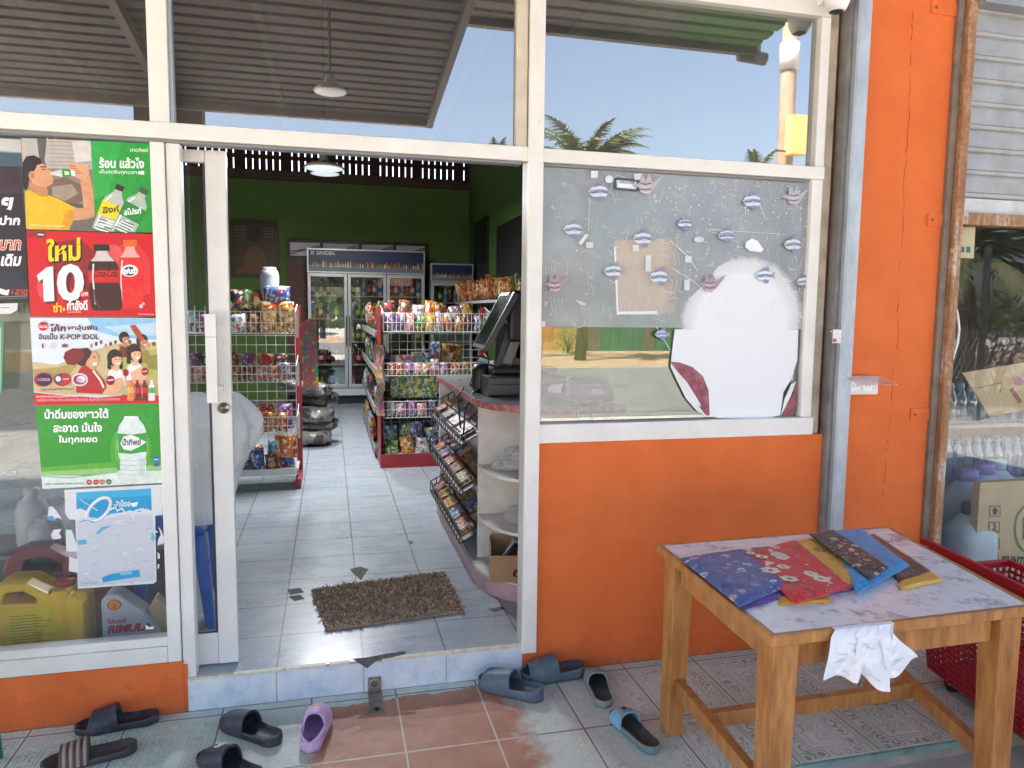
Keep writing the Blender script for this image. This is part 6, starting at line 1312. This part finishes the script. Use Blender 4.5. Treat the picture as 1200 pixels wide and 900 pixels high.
# framed picture on the back wall
pf = thing('framed_picture', 'dark framed picture with a plain brown figure shape on the green back wall', 'picture', (-1.09, 8.97, 2.0))
b = MB()
for a, c in (((-1.43, 2.0), (-1.39, 2.84)), ((-.79, 2.0), (-.75, 2.84)), ((-1.3895, 2.0), (-.7905, 2.04)), ((-1.3895, 2.80), (-.7905, 2.84))): b.box((a[0], 8.95, a[1]), (c[0], 8.995, c[1]), paint((.05, .032, .02), .4))
obj('frame', b, pf, world=True)
p = Print(fn=lambda u, v: Vector((-1.389+.598*u, 8.974, 2.799-.758*v)), step=.0004); p.sheet([(0, 0), (1, 0), (1, 1), (0, 1)], '#4a3a28'); p.poly([(0, 0), (1, 0), (1, .3), (0, .3)], '#3a3024')
for k in range(4):
    for s in (0, .68): p.poly([(s+.03, .06+k*.06), (s+.29, .06+k*.06), (s+.29, .09+k*.06), (s+.03, .09+k*.06)], '#6a5a40')
p.ell(.5, .22, .15, .14, '#2a2420'); p.poly([(.2, .95), (.28, .6), (.42, .45), (.62, .45), (.76, .62), (.82, .95)], '#6a4a24'); p.poly([(.05, .88), (.95, .88), (.95, .97), (.05, .97)], '#7a3a28'); obj('print', p.mb, pf, world=True)
# lamps under the ceiling
for k, (x, y, z, lab) in enumerate(((-.03, 5.2, 2.93, 'round white lamp hanging inside the shop, lower of the two in the doorway'), (-.03, 3.2, 2.62, 'round white lamp hanging inside the shop, partly hidden by the door head'))):
    t = pendant(lab, x, y, z, 4.1, .155)
    la = bpy.data.lights.new('lamp_light', 'AREA'); la.shape = 'DISK'; la.size = .28; la.energy = LAMP_W; la.color = (.95, .97, 1); lo = bpy.data.objects.new('lamp_light', la); C.objects.link(lo); lo.location = (0, 0, -.024); lo.parent = t
# ---------------------------------------------------------------- checkout counter
CW = paint((.84, .81, .74), .5, .12, 7, dirt=(.5, .36, .24), dirtscale=9, dirtamt=.3); PINK = paint((.55, .33, .34), .45, .15, 8, dirt=(.5, .42, .4), dirtscale=12); EDGE = paint((.36, .09, .10), .45, .3, 30, dirt=(.6, .5, .45), dirtscale=22, dirtamt=.9)
ck = thing('checkout_counter', 'white and pink checkout counter with rounded end shelves just inside the door', 'counter', (1.1, 1.2, FZ))
CY, R_ = .86, .50; CXA = .745; Y2 = 2.1; X2 = 1.36
def rounded(x0, inset=0.0, yend=CY):
    """quarter-rounded outline in front of the end panel"""
    r = R_-inset; cx_ = x0+r; return [(cx_-r*math.cos(a)**.75, yend-r*math.sin(a)**.75) for a in [PI/2*i/14*.9999 for i in range(15)]]+[(X2, yend-r), (X2, yend)]
def slab(outl, z0, z1, m, name, world=True, extra=None):
    b = MB(); b.prism([(x, y, z0) for x, y in outl][::1], (0, 0, z1-z0), m)
    if extra: extra(b)
    return obj(name, b, ck, world=True)
ol = rounded(.70, 0)
slab([(.70, Y2)]+rounded(.70)[0:-1]+[(X2, Y2)], FZ+.001, FZ+.08, PINK, 'plinth'); slab([(.705, Y2-.002)]+rounded(.705, .005)[0:-1]+[(X2-.002, Y2-.002)], FZ+.0805, FZ+.092, SHELFW, 'plinth_top')
b = MB(); b.box((CXA, CY, FZ+.0925), (X2, CY+.018, 1.048), CW); obj('end_panel', b, ck, world=True); b = MB(); b.box((.86, CY+.0185, FZ+.0925), (X2-.001, Y2-.01, 1.048), CW); b.box((.72, Y2-.02, FZ+.0925), (.8595, Y2-.002, 1.048), CW); obj('cabinet', b, ck, world=True)
for z in (.44, .705): slab(rounded(CXA, .03), z, z+.016, CW, 'shelf')
slab([(.70, Y2)]+rounded(.70)[0:-1]+[(X2, Y2)], 1.049, 1.08, EDGE, 'counter_top'); slab([(.71, Y2-.01)]+rounded(.71, .012)[0:-1]+[(X2-.01, Y2-.01)], 1.0805, 1.0835, paint((.30, .30, .31), .3, .15), 'counter_laminate')
b = MB(); b.box((1.30, CY-R_+.006, FZ+.0925), (X2-.003, CY-.001, 1.048), CW); obj('side_panel', b, ck, world=True)
# tilted wire trays of sweets on the aisle side
DW = paint((.03, .03, .03), .4)
tr_items = [('brown', 'white', 'cyan', 'red'), ('gold', 'brown', 'red', 'blue', 'red'), ('red', 'blue', 'yellow', 'gold', 'black')]
for k, (zl, zh) in enumerate(((.82, .93), (.555, .665), (.29, .40))):
    t = thing('sweet_tray', 'black wire tray of sweets on the aisle side of the counter, %s of three' % ('top', 'middle', 'lowest')[k], 'tray', (.76, 1.45, zl))
    xa, xb, ya, yb = .655, .855, .90, 2.06; b = MB()
    b.add([(xa, ya, zl), (xb, ya, zh), (xb, yb, zh), (xa, yb, zl), (xa, ya, zl-.004), (xb, ya, zh-.004), (xb, yb, zh-.004), (xa, yb, zl-.004)], [(0, 1, 2, 3), (7, 6, 5, 4), (0, 4, 5, 1), (1, 5, 6, 2), (2, 6, 7, 3), (3, 7, 4, 0)], paint((.16, .15, .14), .5)); obj('tray_base', b, t, world=True)
    b = MB()
    for z in (0, .07): b.bar((xa, ya, zl+z), (xa, yb, zl+z), .007, .007, DW); b.bar((xa, yb, zl+z), (xb, yb, zh+z), .007, .007, DW); b.bar((xa, ya, zl+z*.5), (xb, ya, zh+z*.5), .007, .007, DW)
    for q in range(6): f_ = q/5; b.bar((xa+(xb-xa)*f_, yb, zl+(zh-zl)*f_), (xa+(xb-xa)*f_, yb, zl+(zh-zl)*f_+.07), .006, .006, DW)
    for q in range(15): f_ = q/14; b.bar((xa, ya+(yb-ya)*f_, zl), (xa, ya+(yb-ya)*f_, zl+(.07 if q > 9 else .03)), .005, .005, DW)
    obj('wire_rim', b, t, world=True)
    its = tr_items[k]; n = len(its)
    for q, c in enumerate(its):
        yy = ya+.08+(yb-ya-.12)*q/(n-.4)
        for j in range(2):
            xx = xa+.06+j*.09; zz = zl+(zh-zl)*(xx-xa)/(xb-xa)
            lab = '%s box of sweets in the %s tray on the counter side' % (c, ('top', 'middle', 'lowest')[k])
            packet(lab, (xx, yy+.1, zz+.004), .085, .028, .19 if c != 'red' else .16, c, (0, -math.atan2(zh-zl, xb-xa), rs.uniform(-.06, .06)), True, name='sweet_box', cat='box', group=lab.replace('box of', 'boxes of'))
b = MB(); p = Vector((.652, .96, .835)); b.box((.628, .90, .80), (.645, 1.04, .89), paint((.55, .02, .03), .3)); b.lathe([(.0, 0), (.03, 0), (.03, .001)], flat((.8, .7, .7)), 12, (.65, .97, .9)); 
# goods on the end shelves
CLR = clear('clear_bag', (.96, .97, .98), .12, .15, body=(.90, .91, .92), bodyamt=.55, crinkle=.6)
def bag(label, x, y, z, r_, h, seed, m=None, tie=None):
    b = MB(); b.grid(lambda u, v: Vector((x+r_*1.25*math.cos(2*PI*u)*math.sin(PI*v)**.7*(1+.35*mnoise.noise(Vector((math.cos(2*PI*u)*2.2, math.sin(2*PI*u)*2.2+seed, v*4)))), y+r_*math.sin(2*PI*u)*math.sin(PI*v)**.7*(1+.35*mnoise.noise(Vector((math.cos(2*PI*u)*2.2+9, math.sin(2*PI*u)*2.2+seed, v*4)))), z+.002+h*(.5-.5*math.cos(PI*v))*(1+.25*mnoise.noise(Vector((u*6, v*3, seed)))*math.sin(PI*v)))), 26, 14, m or CLR, smooth=False)
    return solo('plastic_bag', b, label, 'bag')
bag('crumpled heap of clear plastic bags on the upper rounded shelf', .98, .66, .722, .12, .13, 3); bag('flat clear plastic bag at the left of the upper rounded shelf', .87, .70, .722, .07, .05, 8)
bag('clear plastic bag with an orange tag on the lower rounded shelf', 1.0, .64, .457, .12, .09, 5)
b = MB(); b.box((1.0, .6, .535), (1.05, .63, .56), paint((.75, .25, .05), .4)); solo('orange_tag', b, 'small orange tag on the bag on the lower rounded shelf', 'tag')
cb = thing('cardboard_box', 'open brown cardboard box on the counter plinth', 'box', (.86, .57, FZ+.093)); KRAFT = paint((.42, .27, .14), .8, .12, 12)
for nm, a, c in (('base', (-.105, -.10, 0), (.15, .12, .006)), ('front_wall', (-.105, -.106, 0), (.15, -.1005, .13)), ('rear_wall', (-.105, .1205, 0), (.15, .126, .17)), ('side_wall', (-.111, -.10, 0), (-.1055, .12, .16)), ('side_wall', (.1505, -.10, 0), (.156, .12, .15))): b = MB(); b.box(a, c, KRAFT); obj(nm, b, cb)
b = MB(); p = Print(fn=lambda u, v: Vector((.0+u*.12, -.1065, .07-v*.045))); p.txt('ดีใจ', 0, 0, 1, 1, '#2a2018', 0, .04); obj('lettering', p.mb, cb)
cb.rotation_euler = (0, 0, -.2)
b = MB()
for k in range(7): b.tube([(.80+.02*k*.5, .52+.02*k, .31+.02*math.sin(k)), (.87, .56+.01*k, .38+.012*math.sin(k*2)), (.97, .54+.02*k, .33)], .011, (BLACK, paint((.5, .5, .5)), DKRED)[k % 3], 6)
solo('cable_bundle', b, 'coiled black and grey cables heaped in the cardboard box', 'cables')
# ---------------------------------------------------------------- on the counter top
ZT = 1.084
dw_ = thing('cash_drawer', 'wide grey-black cash drawer at the door end of the counter', 'cash drawer', (.98, .95, ZT))
b = MB(); b.box((-.20, -.16, .004), (.22, .25, .105), paint((.05, .052, .055), .35)); obj('body', b, dw_, bevel=.008); b = MB(); b.box((-.19, -.165, .012), (.21, -.1605, .062), paint((.085, .088, .092), .3)); b.box((-.19, -.165, .066), (.21, -.1605, .098), paint((.07, .072, .076), .3)); obj('drawer_front', b, dw_, bevel=.002)
pm = thing('till_terminal', 'black touch screen till on a slanted stand above the cash drawer', 'till', (.98, 1.0, ZT+.105))
b = MB(); b.box((-.16, -.12, .001), (.2, .14, .04), BLACK); obj('base', b, pm, bevel=.012)
b = MB(); b.hexa([(-.10, .0, .0402), (.06, .0, .0402), (.06, .08, .0402), (-.10, .08, .0402)], [(-.02, .0, .30), (.08, .0, .30), (.08, .05, .30), (-.02, .05, .30)], paint((.09, .09, .095), .35)); b.bar((-.06, -.02, .05), (.05, -.02, .33), .025, .05, GREYP); obj('stand', b, pm, bevel=.004)
b = MB(); Mx = Matrix.Translation((-.11, .06, .27)) @ Matrix.Rotation(.50, 4, 'Y'); b.box((-.018, -.16, -.16), (.012, .16, .18), paint((.06, .06, .065), .35), Mx); b.box((-.0195, -.14, -.14), (-.0185, .14, .16), paint((.012, .02, .018), .08), Mx); obj('screen', b, pm, bevel=.004)
b = MB(); b.box((-.02, .0, .06), (.16, .06, .43), BLACK); b.box((-.055, -.06, .17), (.2, -.0005, .445), BLACK); obj('rear_display', b, pm, bevel=.02)
ph = atY(545, 436, .95); t = thing('card_reader', 'slim white labelled tablet leaning at the corner of the counter', 'tablet', (.80, 1.25, ZT)); Mx = Matrix.Rotation(-.25, 4, 'Z') @ Matrix.Rotation(.3, 4, 'Y')
b = MB(); b.box((-.035, -.012, .002), (.035, .0, .19), BLACK, Mx); obj('case', b, t, bevel=.006); b = MB(); b.box((-.028, -.0145, .02), (.028, -.0122, .18), flat((.62, .66, .70)), Mx); b.box((-.022, -.016, .12), (.022, -.0147, .16), flat((.12, .35, .6)), Mx); b.box((-.018, -.016, .05), (.018, -.0147, .06), flat((.2, .2, .25)), Mx); obj('label', b, t)
b = MB(); b.lathe([(.0, 0), (.05, 0), (.055, .03), (.055, .12), (.04, .15), (0, .155)], BLACK, 16, (.80, 1.05, ZT)); solo('barcode_scanner', b, 'black rounded desk scanner beside the cash drawer', 'scanner')
b = MB(); b.tube([(.79, 1.0, 1.11), (.73, .95, 1.09), (.685, .93, .98), (.68, .94, .86), (.69, 1.0, .78), (.70, 1.08, .80), (.692, 1.12, .92), (.685, 1.14, 1.05), (.72, 1.16, 1.10)], .005, BLACK, 6); solo('till_cable', b, 'black cable looping down over the sweet trays from the till', 'cable')
pr = thing('label_printer', 'dark grey label printer with a white sticker, seen through the right window', 'printer', (1.27, .62, ZT)); GM = paint((.26, .27, .29), .4)
b = MB(); b.hexa([(-.09, -.11, .001), (.09, -.11, .001), (.09, .08, .001), (-.09, .08, .001)], [(-.085, -.08, .085), (.085, -.08, .085), (.085, .075, .11), (-.085, .075, .11)], GM); obj('body', b, pr, bevel=.008)
b = MB(); b.box((-.03, -.1115, .038), (.03, -.1005, .066), flat((.7, .72, .74))); obj('sticker', b, pr); b = MB(); b.box((-.03, -.113, .006), (.028, -.111, .016), flat((.6, .62, .64))); obj('label_plate', b, pr)
b = MB(); b.grid(lambda u, v: Vector((1.04+.07*u, .60, ZT+.04+.09*v-.05*v*v+.03*u*v)) + Vector((.05*v*v, 0, 0)), 4, 10, PAPER); solo('receipt_paper', b, 'curl of white receipt paper beside the label printer', 'paper')
for k, x in enumerate((1.10, 1.17, 1.24)):
    b = MB(); b.tube([(x, .50, ZT+.01), (x, .345, ZT-.01), (x+.02, .34, .98), (x+.06, .345, .85)], .004, BLACK, 5); solo('printer_cable', b, 'black cable hanging over the pink counter edge, %s of three' % ('left', 'middle', 'right')[k], 'cable')
# ---------------------------------------------------------------- door mat, stool, bag, oil
mt = [atZ(365, 694, FZ), atZ(383, 740, FZ), atZ(544, 718, FZ), atZ(520, 673, FZ)]; b = MB(); rm = random.Random(3); MC = [paint(c, .95, .3, 30) for c in ((.42, .30, .20), (.50, .37, .26), (.58, .45, .33), (.33, .23, .155))]
b.prism([p+Vector((0, 0, .001)) for p in mt], (0, 0, .012), MC[3])
for k in range(5200):
    u, v = rm.random(), rm.random(); p = (mt[0]*(1-u)+mt[3]*u)*(1-v)+(mt[1]*(1-u)+mt[2]*u)*v+Vector((rm.uniform(-.006, .006), rm.uniform(-.006, .006), .012)); d = Vector((rm.uniform(-1, 1), rm.uniform(-1, 1), rm.uniform(.3, 1.1))).normalized()*rm.uniform(.014, .028); s = d.cross(Vector((rm.uniform(-1, 1), rm.uniform(-1, 1), .3))).normalized()*.0042
    b.add([p-s, p+s, p+d*.7+s*.8, p+d+Vector((0, 0, -.006)), p+d*.7-s*.8], [(0, 1, 2, 3, 4)], MC[k % 4])
solo('door_mat', b, 'shaggy brown rectangular mat on the tiles inside the doorway', 'mat')
BLUEP = paint((.02, .10, .42), .3, .1); st_ = thing('plastic_stool', 'blue plastic stool behind the glass of the sliding door', 'stool', (-.66, .55, FZ))
b = MB(); b.box((-.13, -.13, .43), (.13, .13, .455), BLUEP); obj('seat', b, st_, bevel=.012)
for sx in (-1, 1):
    for sy in (-1, 1): b = MB(); b.hexa([(sx*.15-.018, sy*.15-.018, .0), (sx*.15+.018, sy*.15-.018, 0), (sx*.15+.018, sy*.15+.018, 0), (sx*.15-.018, sy*.15+.018, 0)], [(sx*.105-.03, sy*.105-.03, .4295), (sx*.105+.03, sy*.105-.03, .4295), (sx*.105+.03, sy*.105+.03, .4295), (sx*.105-.03, sy*.105+.03, .4295)], BLUEP); obj('leg', b, st_, bevel=.006)
WBAG = clear('milky_plastic', (.93, .94, .96), .06, .2, body=(.90, .91, .93), bodyamt=.74, crinkle=.6)
def wb(u, v):
    """hanging plastic bag: wide and angular near the top, gathered towards its foot"""
    a = 2*PI*u; prof = (.45+.75*min(1, v/.7)**.8) if v < .82 else 1.2-(v-.82)*3.2
    q = Vector((math.cos(a)*1.6, math.sin(a)*1.6, v*2.6)); rr_ = .165*prof*(1+.30*mnoise.noise(q)+.14*mnoise.noise(q*2.7)+.05*math.sin(a*11+v*9))
    return Vector((-.50+rr_*math.cos(a)-.05*(1-v), .52+rr_*.7*math.sin(a), .588+.56*v+.03*mnoise.noise(q*1.5)*v))
b = MB(); b.grid(wb, 56, 30, WBAG); solo('plastic_sack', b, 'large milky plastic sack gathered on the blue stool by the door', 'bag')
def jug(name, label, cat, loc, w_, d_, h, m, capm, shoulder=.72, handle=True, rz=0, capx=.25):
    t = thing(name, label, cat, loc, rz); b = MB(); sh = shoulder
    pts = [(-w_/2, 0), (w_/2, 0), (w_/2, h*sh), (w_/2*.8, h*(sh+.08)), (capx*w_+.04, h*.93), (capx*w_-.04, h*.93), (-w_*.12, h*.9)] 
    if handle:
        outer = [(-w_/2, 0), (w_/2, 0), (w_/2, h*.70), (w_*.44, h*.78), (w_*.36, h*.80), (w_*.36, h*.86), (w_*.18, h*.86), (w_*.18, h*.82), (w_*.12, h*.86), (-w_*.05, h*.98), (-w_*.28, h*.99), (-w_*.40, h*.93), (-w_*.46, h*.78), (-w_*.42, h*.6), (-w_/2, h*.45)]
        hole = [(-w_*.30, h*.76), (-w_*.26, h*.88), (-w_*.08, h*.89), (w_*.04, h*.80), (w_*.04, h*.74)]
        bm = bmesh.new(); vo = [bm.verts.new((x, -d_/2, z)) for x, z in outer]; vh = [bm.verts.new((x, -d_/2, z)) for x, z in hole]
        eo = [bm.edges.new((vo[i], vo[(i+1) % len(vo)])) for i in range(len(vo))]; eh = [bm.edges.new((vh[i], vh[(i+1) % len(vh)])) for i in range(len(vh))]
        bmesh.ops.triangle_fill(bm, edges=eo+eh, use_beauty=True); r_ = bmesh.ops.extrude_face_region(bm, geom=bm.faces[:]); bmesh.ops.translate(bm, vec=(0, d_, 0), verts=[v for v in r_['geom'] if isinstance(v, bmesh.types.BMVert)]); bmesh.ops.recalc_face_normals(bm, faces=bm.faces[:])
        bm.verts.index_update(); b.add([v.co.copy() for v in bm.verts], [[v.index for v in f.verts] for f in bm.faces], m); bm.free(); obj('body', b, t, bevel=.012); cx_ = w_*.27
        b = MB(); b.lathe([(w_*.085, h*.855), (w_*.10, h*.86), (w_*.10, h*.93), (0, h*.935)], capm, 14, (cx_, 0, 0)); obj('cap', b, t)
    return t
YEL = paint((.92, .54, .02), .35, .08, 6); j = jug('oil_canister', 'big yellow oil canister with a printed yellow label behind the left window', 'canister', (-1.13, .32, FZ), .35, .16, .335, YEL, paint((.4, .03, .03), .4))
p = Print(fn=lambda u, v: Vector((-.095+u*.19, -.0805, .235-v*.225))); p.sheet([(.05, .02), (.95, 0), (1, 1), (0, 1)], '#e8c81a', .0008)
for k in range(16): p.line([(.1, .14+k*.052), (.55+.35*((k*7) % 5)/5, .14+k*.052)], .012, '#8a6a14')
obj('label', p.mb, j)
# grey oil jug: slanted outline
ob = thing('oil_jug', 'pale grey motor oil jug with red lettering behind the left window', 'jug', (-.80, .30, FZ)); b = MB(); LG = paint((.52, .53, .56), .35, .06)
b.prism([(-.095, -.05, 0), (.12, -.05, 0), (.115, -.05, .10), (.06, -.05, .175), (-.03, -.05, .255), (-.07, -.05, .26), (-.095, -.05, .235)], (0, .10, 0), LG); obj('body', b, ob, bevel=.012)
b = MB(); b.prism([(.125, -.03, 0), (.165, -.03, 0), (.155, -.03, .17), (.10, -.03, .23), (.07, -.03, .18)], (0, .06, 0), paint((.50, .38, .20), .4)); obj('gold_side', b, ob, bevel=.008)
p = Print(fn=lambda u, v: Vector((u, -.0505, v))); red = '#c8283a'
p.ell(-.045, .215, .026, .022, '#c03a20'); p.ell(-.045, .215, .021, .018, '#e8a020')
for k in range(5): p.line([(-.045, .2), (-.045+.018*math.cos(PI*(k+1)/6), .2+.028*math.sin(PI*(k+1)/6))], .0022, '#c03a20')
p.txt('Shell', -.072, .158, -.005, .138, red, 0, .02); p.txt('RIMULA', -.074, .132, .088, .098, red, .0, .05, .2); p.poly([(-.075, .07), (-.04, .07), (-.04, .045), (-.075, .045)], '#2a3040'); p.poly([(-.035, .07), (.035, .07), (.055, .057), (.035, .045), (-.035, .045)], '#3a4050'); p.txt('R2', -.07, .066, -.046, .05, '#e8e8ea', 0, .02); p.txt('X', -.028, .066, -.018, .05, '#e8e8ea')
obj('label', p.mb, ob)
b = MB(); b.box((-1.65, .56, FZ), (-.72, .9, .46), paint((.10, .105, .11), .6)); b.box((-1.65, .56, .4605), (-.72, .9, .475), GREYP); solo('low_shelf', b, 'low dark grey shelf behind the yellow canister', 'shelf')
rj = jug('oil_canister', 'dull red canister with a rounded handle behind the yellow one', 'canister', (-1.10, .47, FZ+.06), .42, .12, .42, paint((.22, .03, .03), .4, .2), paint((.3, .3, .3)), rz=.05)
rj.location.z = FZ+.001
WB_ = paint((.50, .50, .50), .4, .1); prev = None
for k, (x, y, z, h, lab) in enumerate(((-1.27, .68, .476, .26, 'white plastic bottle on the low shelf behind the window, leftmost of three'), (-1.10, .66, .476, .23, 'white plastic bottle with a dull red cap on the low shelf'), (-1.20, .60, .476, .15, 'small squat white bottle in front of the two taller ones'))):
    t = thing('plastic_bottle', lab, 'bottle', (x, y, z)); b = MB(); b.lathe([(0, .0), (.06, .002), (.065, .02), (.065, h*.62), (.05, h*.78), (.026, h*.86), (.026, h*.9), (0, h*.9)], WB_, 16); obj('body', b, t); b = MB(); b.lathe([(.03, h*.885), (.031, h*.89), (.031, h), (0, h*1.01)], (WB_, paint((.35, .05, .04), .4), WB_)[k], 14); obj('cap', b, t)
# ---------------------------------------------------------------- behind the next-door window
for k, (z, lab) in enumerate(((.93, 'upper'), (.62, 'lower'))):
    t = thing('water_shelf', '%s dark shelf of water bottles behind the next-door window' % lab, 'shelf', (4.2, .75, z)); b = MB(); b.box((2.83, .42, z-.02), (5.9, 1.0, z), GREYP); obj('shelf_board', b, t, world=True); b = MB()
    for x in (2.86, 5.8): b.box((x-.02, .96, .021), (x+.02, .999, z-.0205), DARK)
    obj('upright', b, t, world=True)
PET = clear('clear_bottle', (.74, .86, .92), .16, .08, body=(.55, .68, .74), bodyamt=.22); PETB = clear('blue_bottle', (.45, .70, .88), .16, .08, body=(.35, .58, .72), bodyamt=.25)
mbt = MB(); mbt.lathe([(0, 0), (.030, .001), (.032, .01), (.030, .05), (.032, .055), (.030, .1), (.032, .105), (.031, .14), (.014, .19), (.013, .2), (0, .2)], PET, 10); mbt.lathe([(.0, .199), (.0155, .1995), (.0155, .218), (0, .219)], paint((.55, .66, .72), .4), 10); wme = obj('water_bottle', mbt); wdat = wme.data; bpy.data.objects.remove(wme)
mbt = MB(); mbt.lathe([(0, 0), (.030, .001), (.032, .01), (.030, .05), (.032, .055), (.030, .1), (.032, .105), (.031, .14), (.014, .19), (.013, .2), (0, .2)], PETB, 10); mbt.lathe([(.0, .199), (.0155, .1995), (.0155, .218), (0, .219)], paint((.12, .40, .65), .4), 10); wme = obj('water_bottle', mbt); wdatb = wme.data; bpy.data.objects.remove(wme)
for z, dat, lab in ((.931, wdat, 'clear water bottle packed on the upper shelf next door'), (.621, wdatb, 'blue-capped water bottle packed on the lower shelf next door')):
    for r_ in range(2):
        for k in range(17):
            o = bpy.data.objects.new('water_bottle', dat); C.objects.link(o); o.location = (2.92+k*.068, .47+r_*.07, z); tag(o, lab, 'bottle', lab+'s')
def gallon(label, x, y, z, s, capc, m, rz=0):
    t = thing('water_jug', label, 'jug', (x, y, z), rz); b = MB(); b.lathe([(0, 0), (.085*s, .002), (.095*s, .015), (.095*s, .17*s), (.085*s, .21*s), (.045*s, .255*s), (.034*s, .265*s), (.034*s, .275*s), (0, .275*s)], m, 20, p=3.2); obj('body', b, t); b = MB(); b.lathe([(.038*s, .266*s), (.04*s, .27*s), (.04*s, .31*s), (.036*s, .315*s), (0, .316*s)], capc, 16); obj('cap', b, t)
MILK = paint((.50, .55, .58), .35, .08); LAV = paint((.26, .20, .48), .4); 
b = MB(); b.box((2.83, .06, .021), (3.9, .40, .20), paint((.30, .31, .32), .6)); solo('window_ledge', b, 'low grey ledge inside the next-door window', 'ledge')
def jug_at(label, px, py, Y, zb, capc):
    p = atY(px, py, Y); gallon(label, p.x, Y, zb, (p.z-zb)/.316, capc, MILK)
jug_at('large white jug with a black cap at the front of the next-door window', 1139, 589, .15, .201, BLACK)
jug_at('white jug with a purple cap directly behind the black-capped jug', 1135, 549, .33, .30, LAV); jug_at('white jug with a purple cap further right, beside the pale blue-capped jug', 1154, 542, .345, .34, LAV); jug_at('white jug with a pale blue cap at the back of the jugs', 1168, 537, .36, .37, paint((.30, .48, .55), .4))
b = MB(); b.box((2.84, .24, .2005), (4.0, .41, .2995), GREYP); b.box((3.36, .255, .30), (4.0, .405, .3395), GREYP); b.box((3.50, .27, .34), (4.0, .402, .3695), GREYP); solo('stepped_crate', b, 'grey stepped plinth under the white jugs', 'crate')
b = MB(); b.lathe([(0, 0), (.04, .002), (.045, .02), (.043, .1), (.046, .105), (.043, .2), (.046, .21), (.04, .3), (.018, .36), (.018, .38), (0, .38)], PETB, 14, (2.865, .10, .2012)); b.lathe([(0, .379), (.02, .38), (.02, .41), (0, .411)], paint((.5, .6, .66)), 12, (2.865, .10, .2012)); solo('blue_bottle', b, 'tall translucent blue bottle beside the rusty post', 'bottle')
kb = thing('shipping_carton', 'printed brown shipping carton standing inside the next-door window', 'carton', (3.45, .1, .021)); KB = paint((.55, .40, .22), .8, .08, 8)
a, c = atY(1149, 566, .055), atY(1149, 650, .055)
b = MB(); b.box((a.x, .055, .201), (a.x+.75, .10, a.z), KB); obj('carton', b, kb, world=True)
p = Print(fn=lambda x, y: atY(x, y, .0535)); DKB = '#3a3a34'
for x, y in ((1166, 599), (1165, 618), (1165, 637), (1164, 656)):
    p.line([(x-6, y-6), (x+6, y-6), (x+6, y+6), (x-6, y+6), (x-6, y-6)], 1.1, DKB)
p.poly([(1166, 594), (1170, 599), (1168, 599), (1168, 603), (1164, 603), (1164, 599), (1162, 599)], DKB); p.txt('3', 1163, 613, 1167, 621, DKB, 0, .02); p.line([(1161, 622), (1170, 622)], 1, DKB); p.poly([(1160, 637), (1162, 633), (1165, 632), (1168, 633), (1170, 637)], DKB); p.line([(1165, 637), (1165, 641)], 1, DKB); p.poly([(1160, 651), (1168, 651), (1166, 656), (1162, 656)], DKB); p.line([(1164, 656), (1164, 661)], 1.2, DKB)
p.txt('KLINTPACK', 1173, 651, 1224, 662, '#2a3a34', .05, .05, .25); p.ell(1207, 620, 19, 30, '#4a7a4a'); p.ell(1207, 620, 16.5, 27, '#c8a878'); p.txt('K', 1198, 606, 1214, 632, '#3a5a3a', 0, .05); p.ell(1190, 672, 3.4, 3.8, DKB); p.ell(1190, 672, 2.2, 2.6, '#c2a06e'); p.txt('0', 1196, 667, 1201, 676, DKB, .05, .03); obj('print', p.mb, kb, world=True)
b = MB(); pts_ = [(1128, 437), (1200, 425), (1260, 415), (1260, 470), (1160, 488)]; b.prism([atY(x, y, .06) for x, y in pts_], (0, .006, 0), KB); t = solo('cardboard_flap', b, 'loose piece of brown cardboard taped to the next-door glass', 'cardboard')
p = Print(fn=lambda x, y: atY(x, y, .0585)); p.line([(1145, 455), (1175, 448), (1172, 460)], 1, '#7a5a34'); p.ell(1194, 447, 6, 5, '#8a2a3a'); p.line([(1185, 455), (1196, 472)], 5, '#8a2a3a'); obj('print', p.mb, t, world=True)
p = Print(fn=lambda x, y: atY(x, y, .029)); p.sheet([(1126, 266), (1143, 266), (1141, 303), (1124, 302)], '#b8b08a', .0006); p.poly([(1125, 289), (1130, 289), (1130, 296), (1125, 296)], '#3a5a5a'); p.poly([(1132, 289), (1137, 289), (1137, 296), (1132, 296)], '#3a5a5a'); solo('glass_notice', p.mb, 'pale yellow notice in the top corner of the next-door window', 'notice')
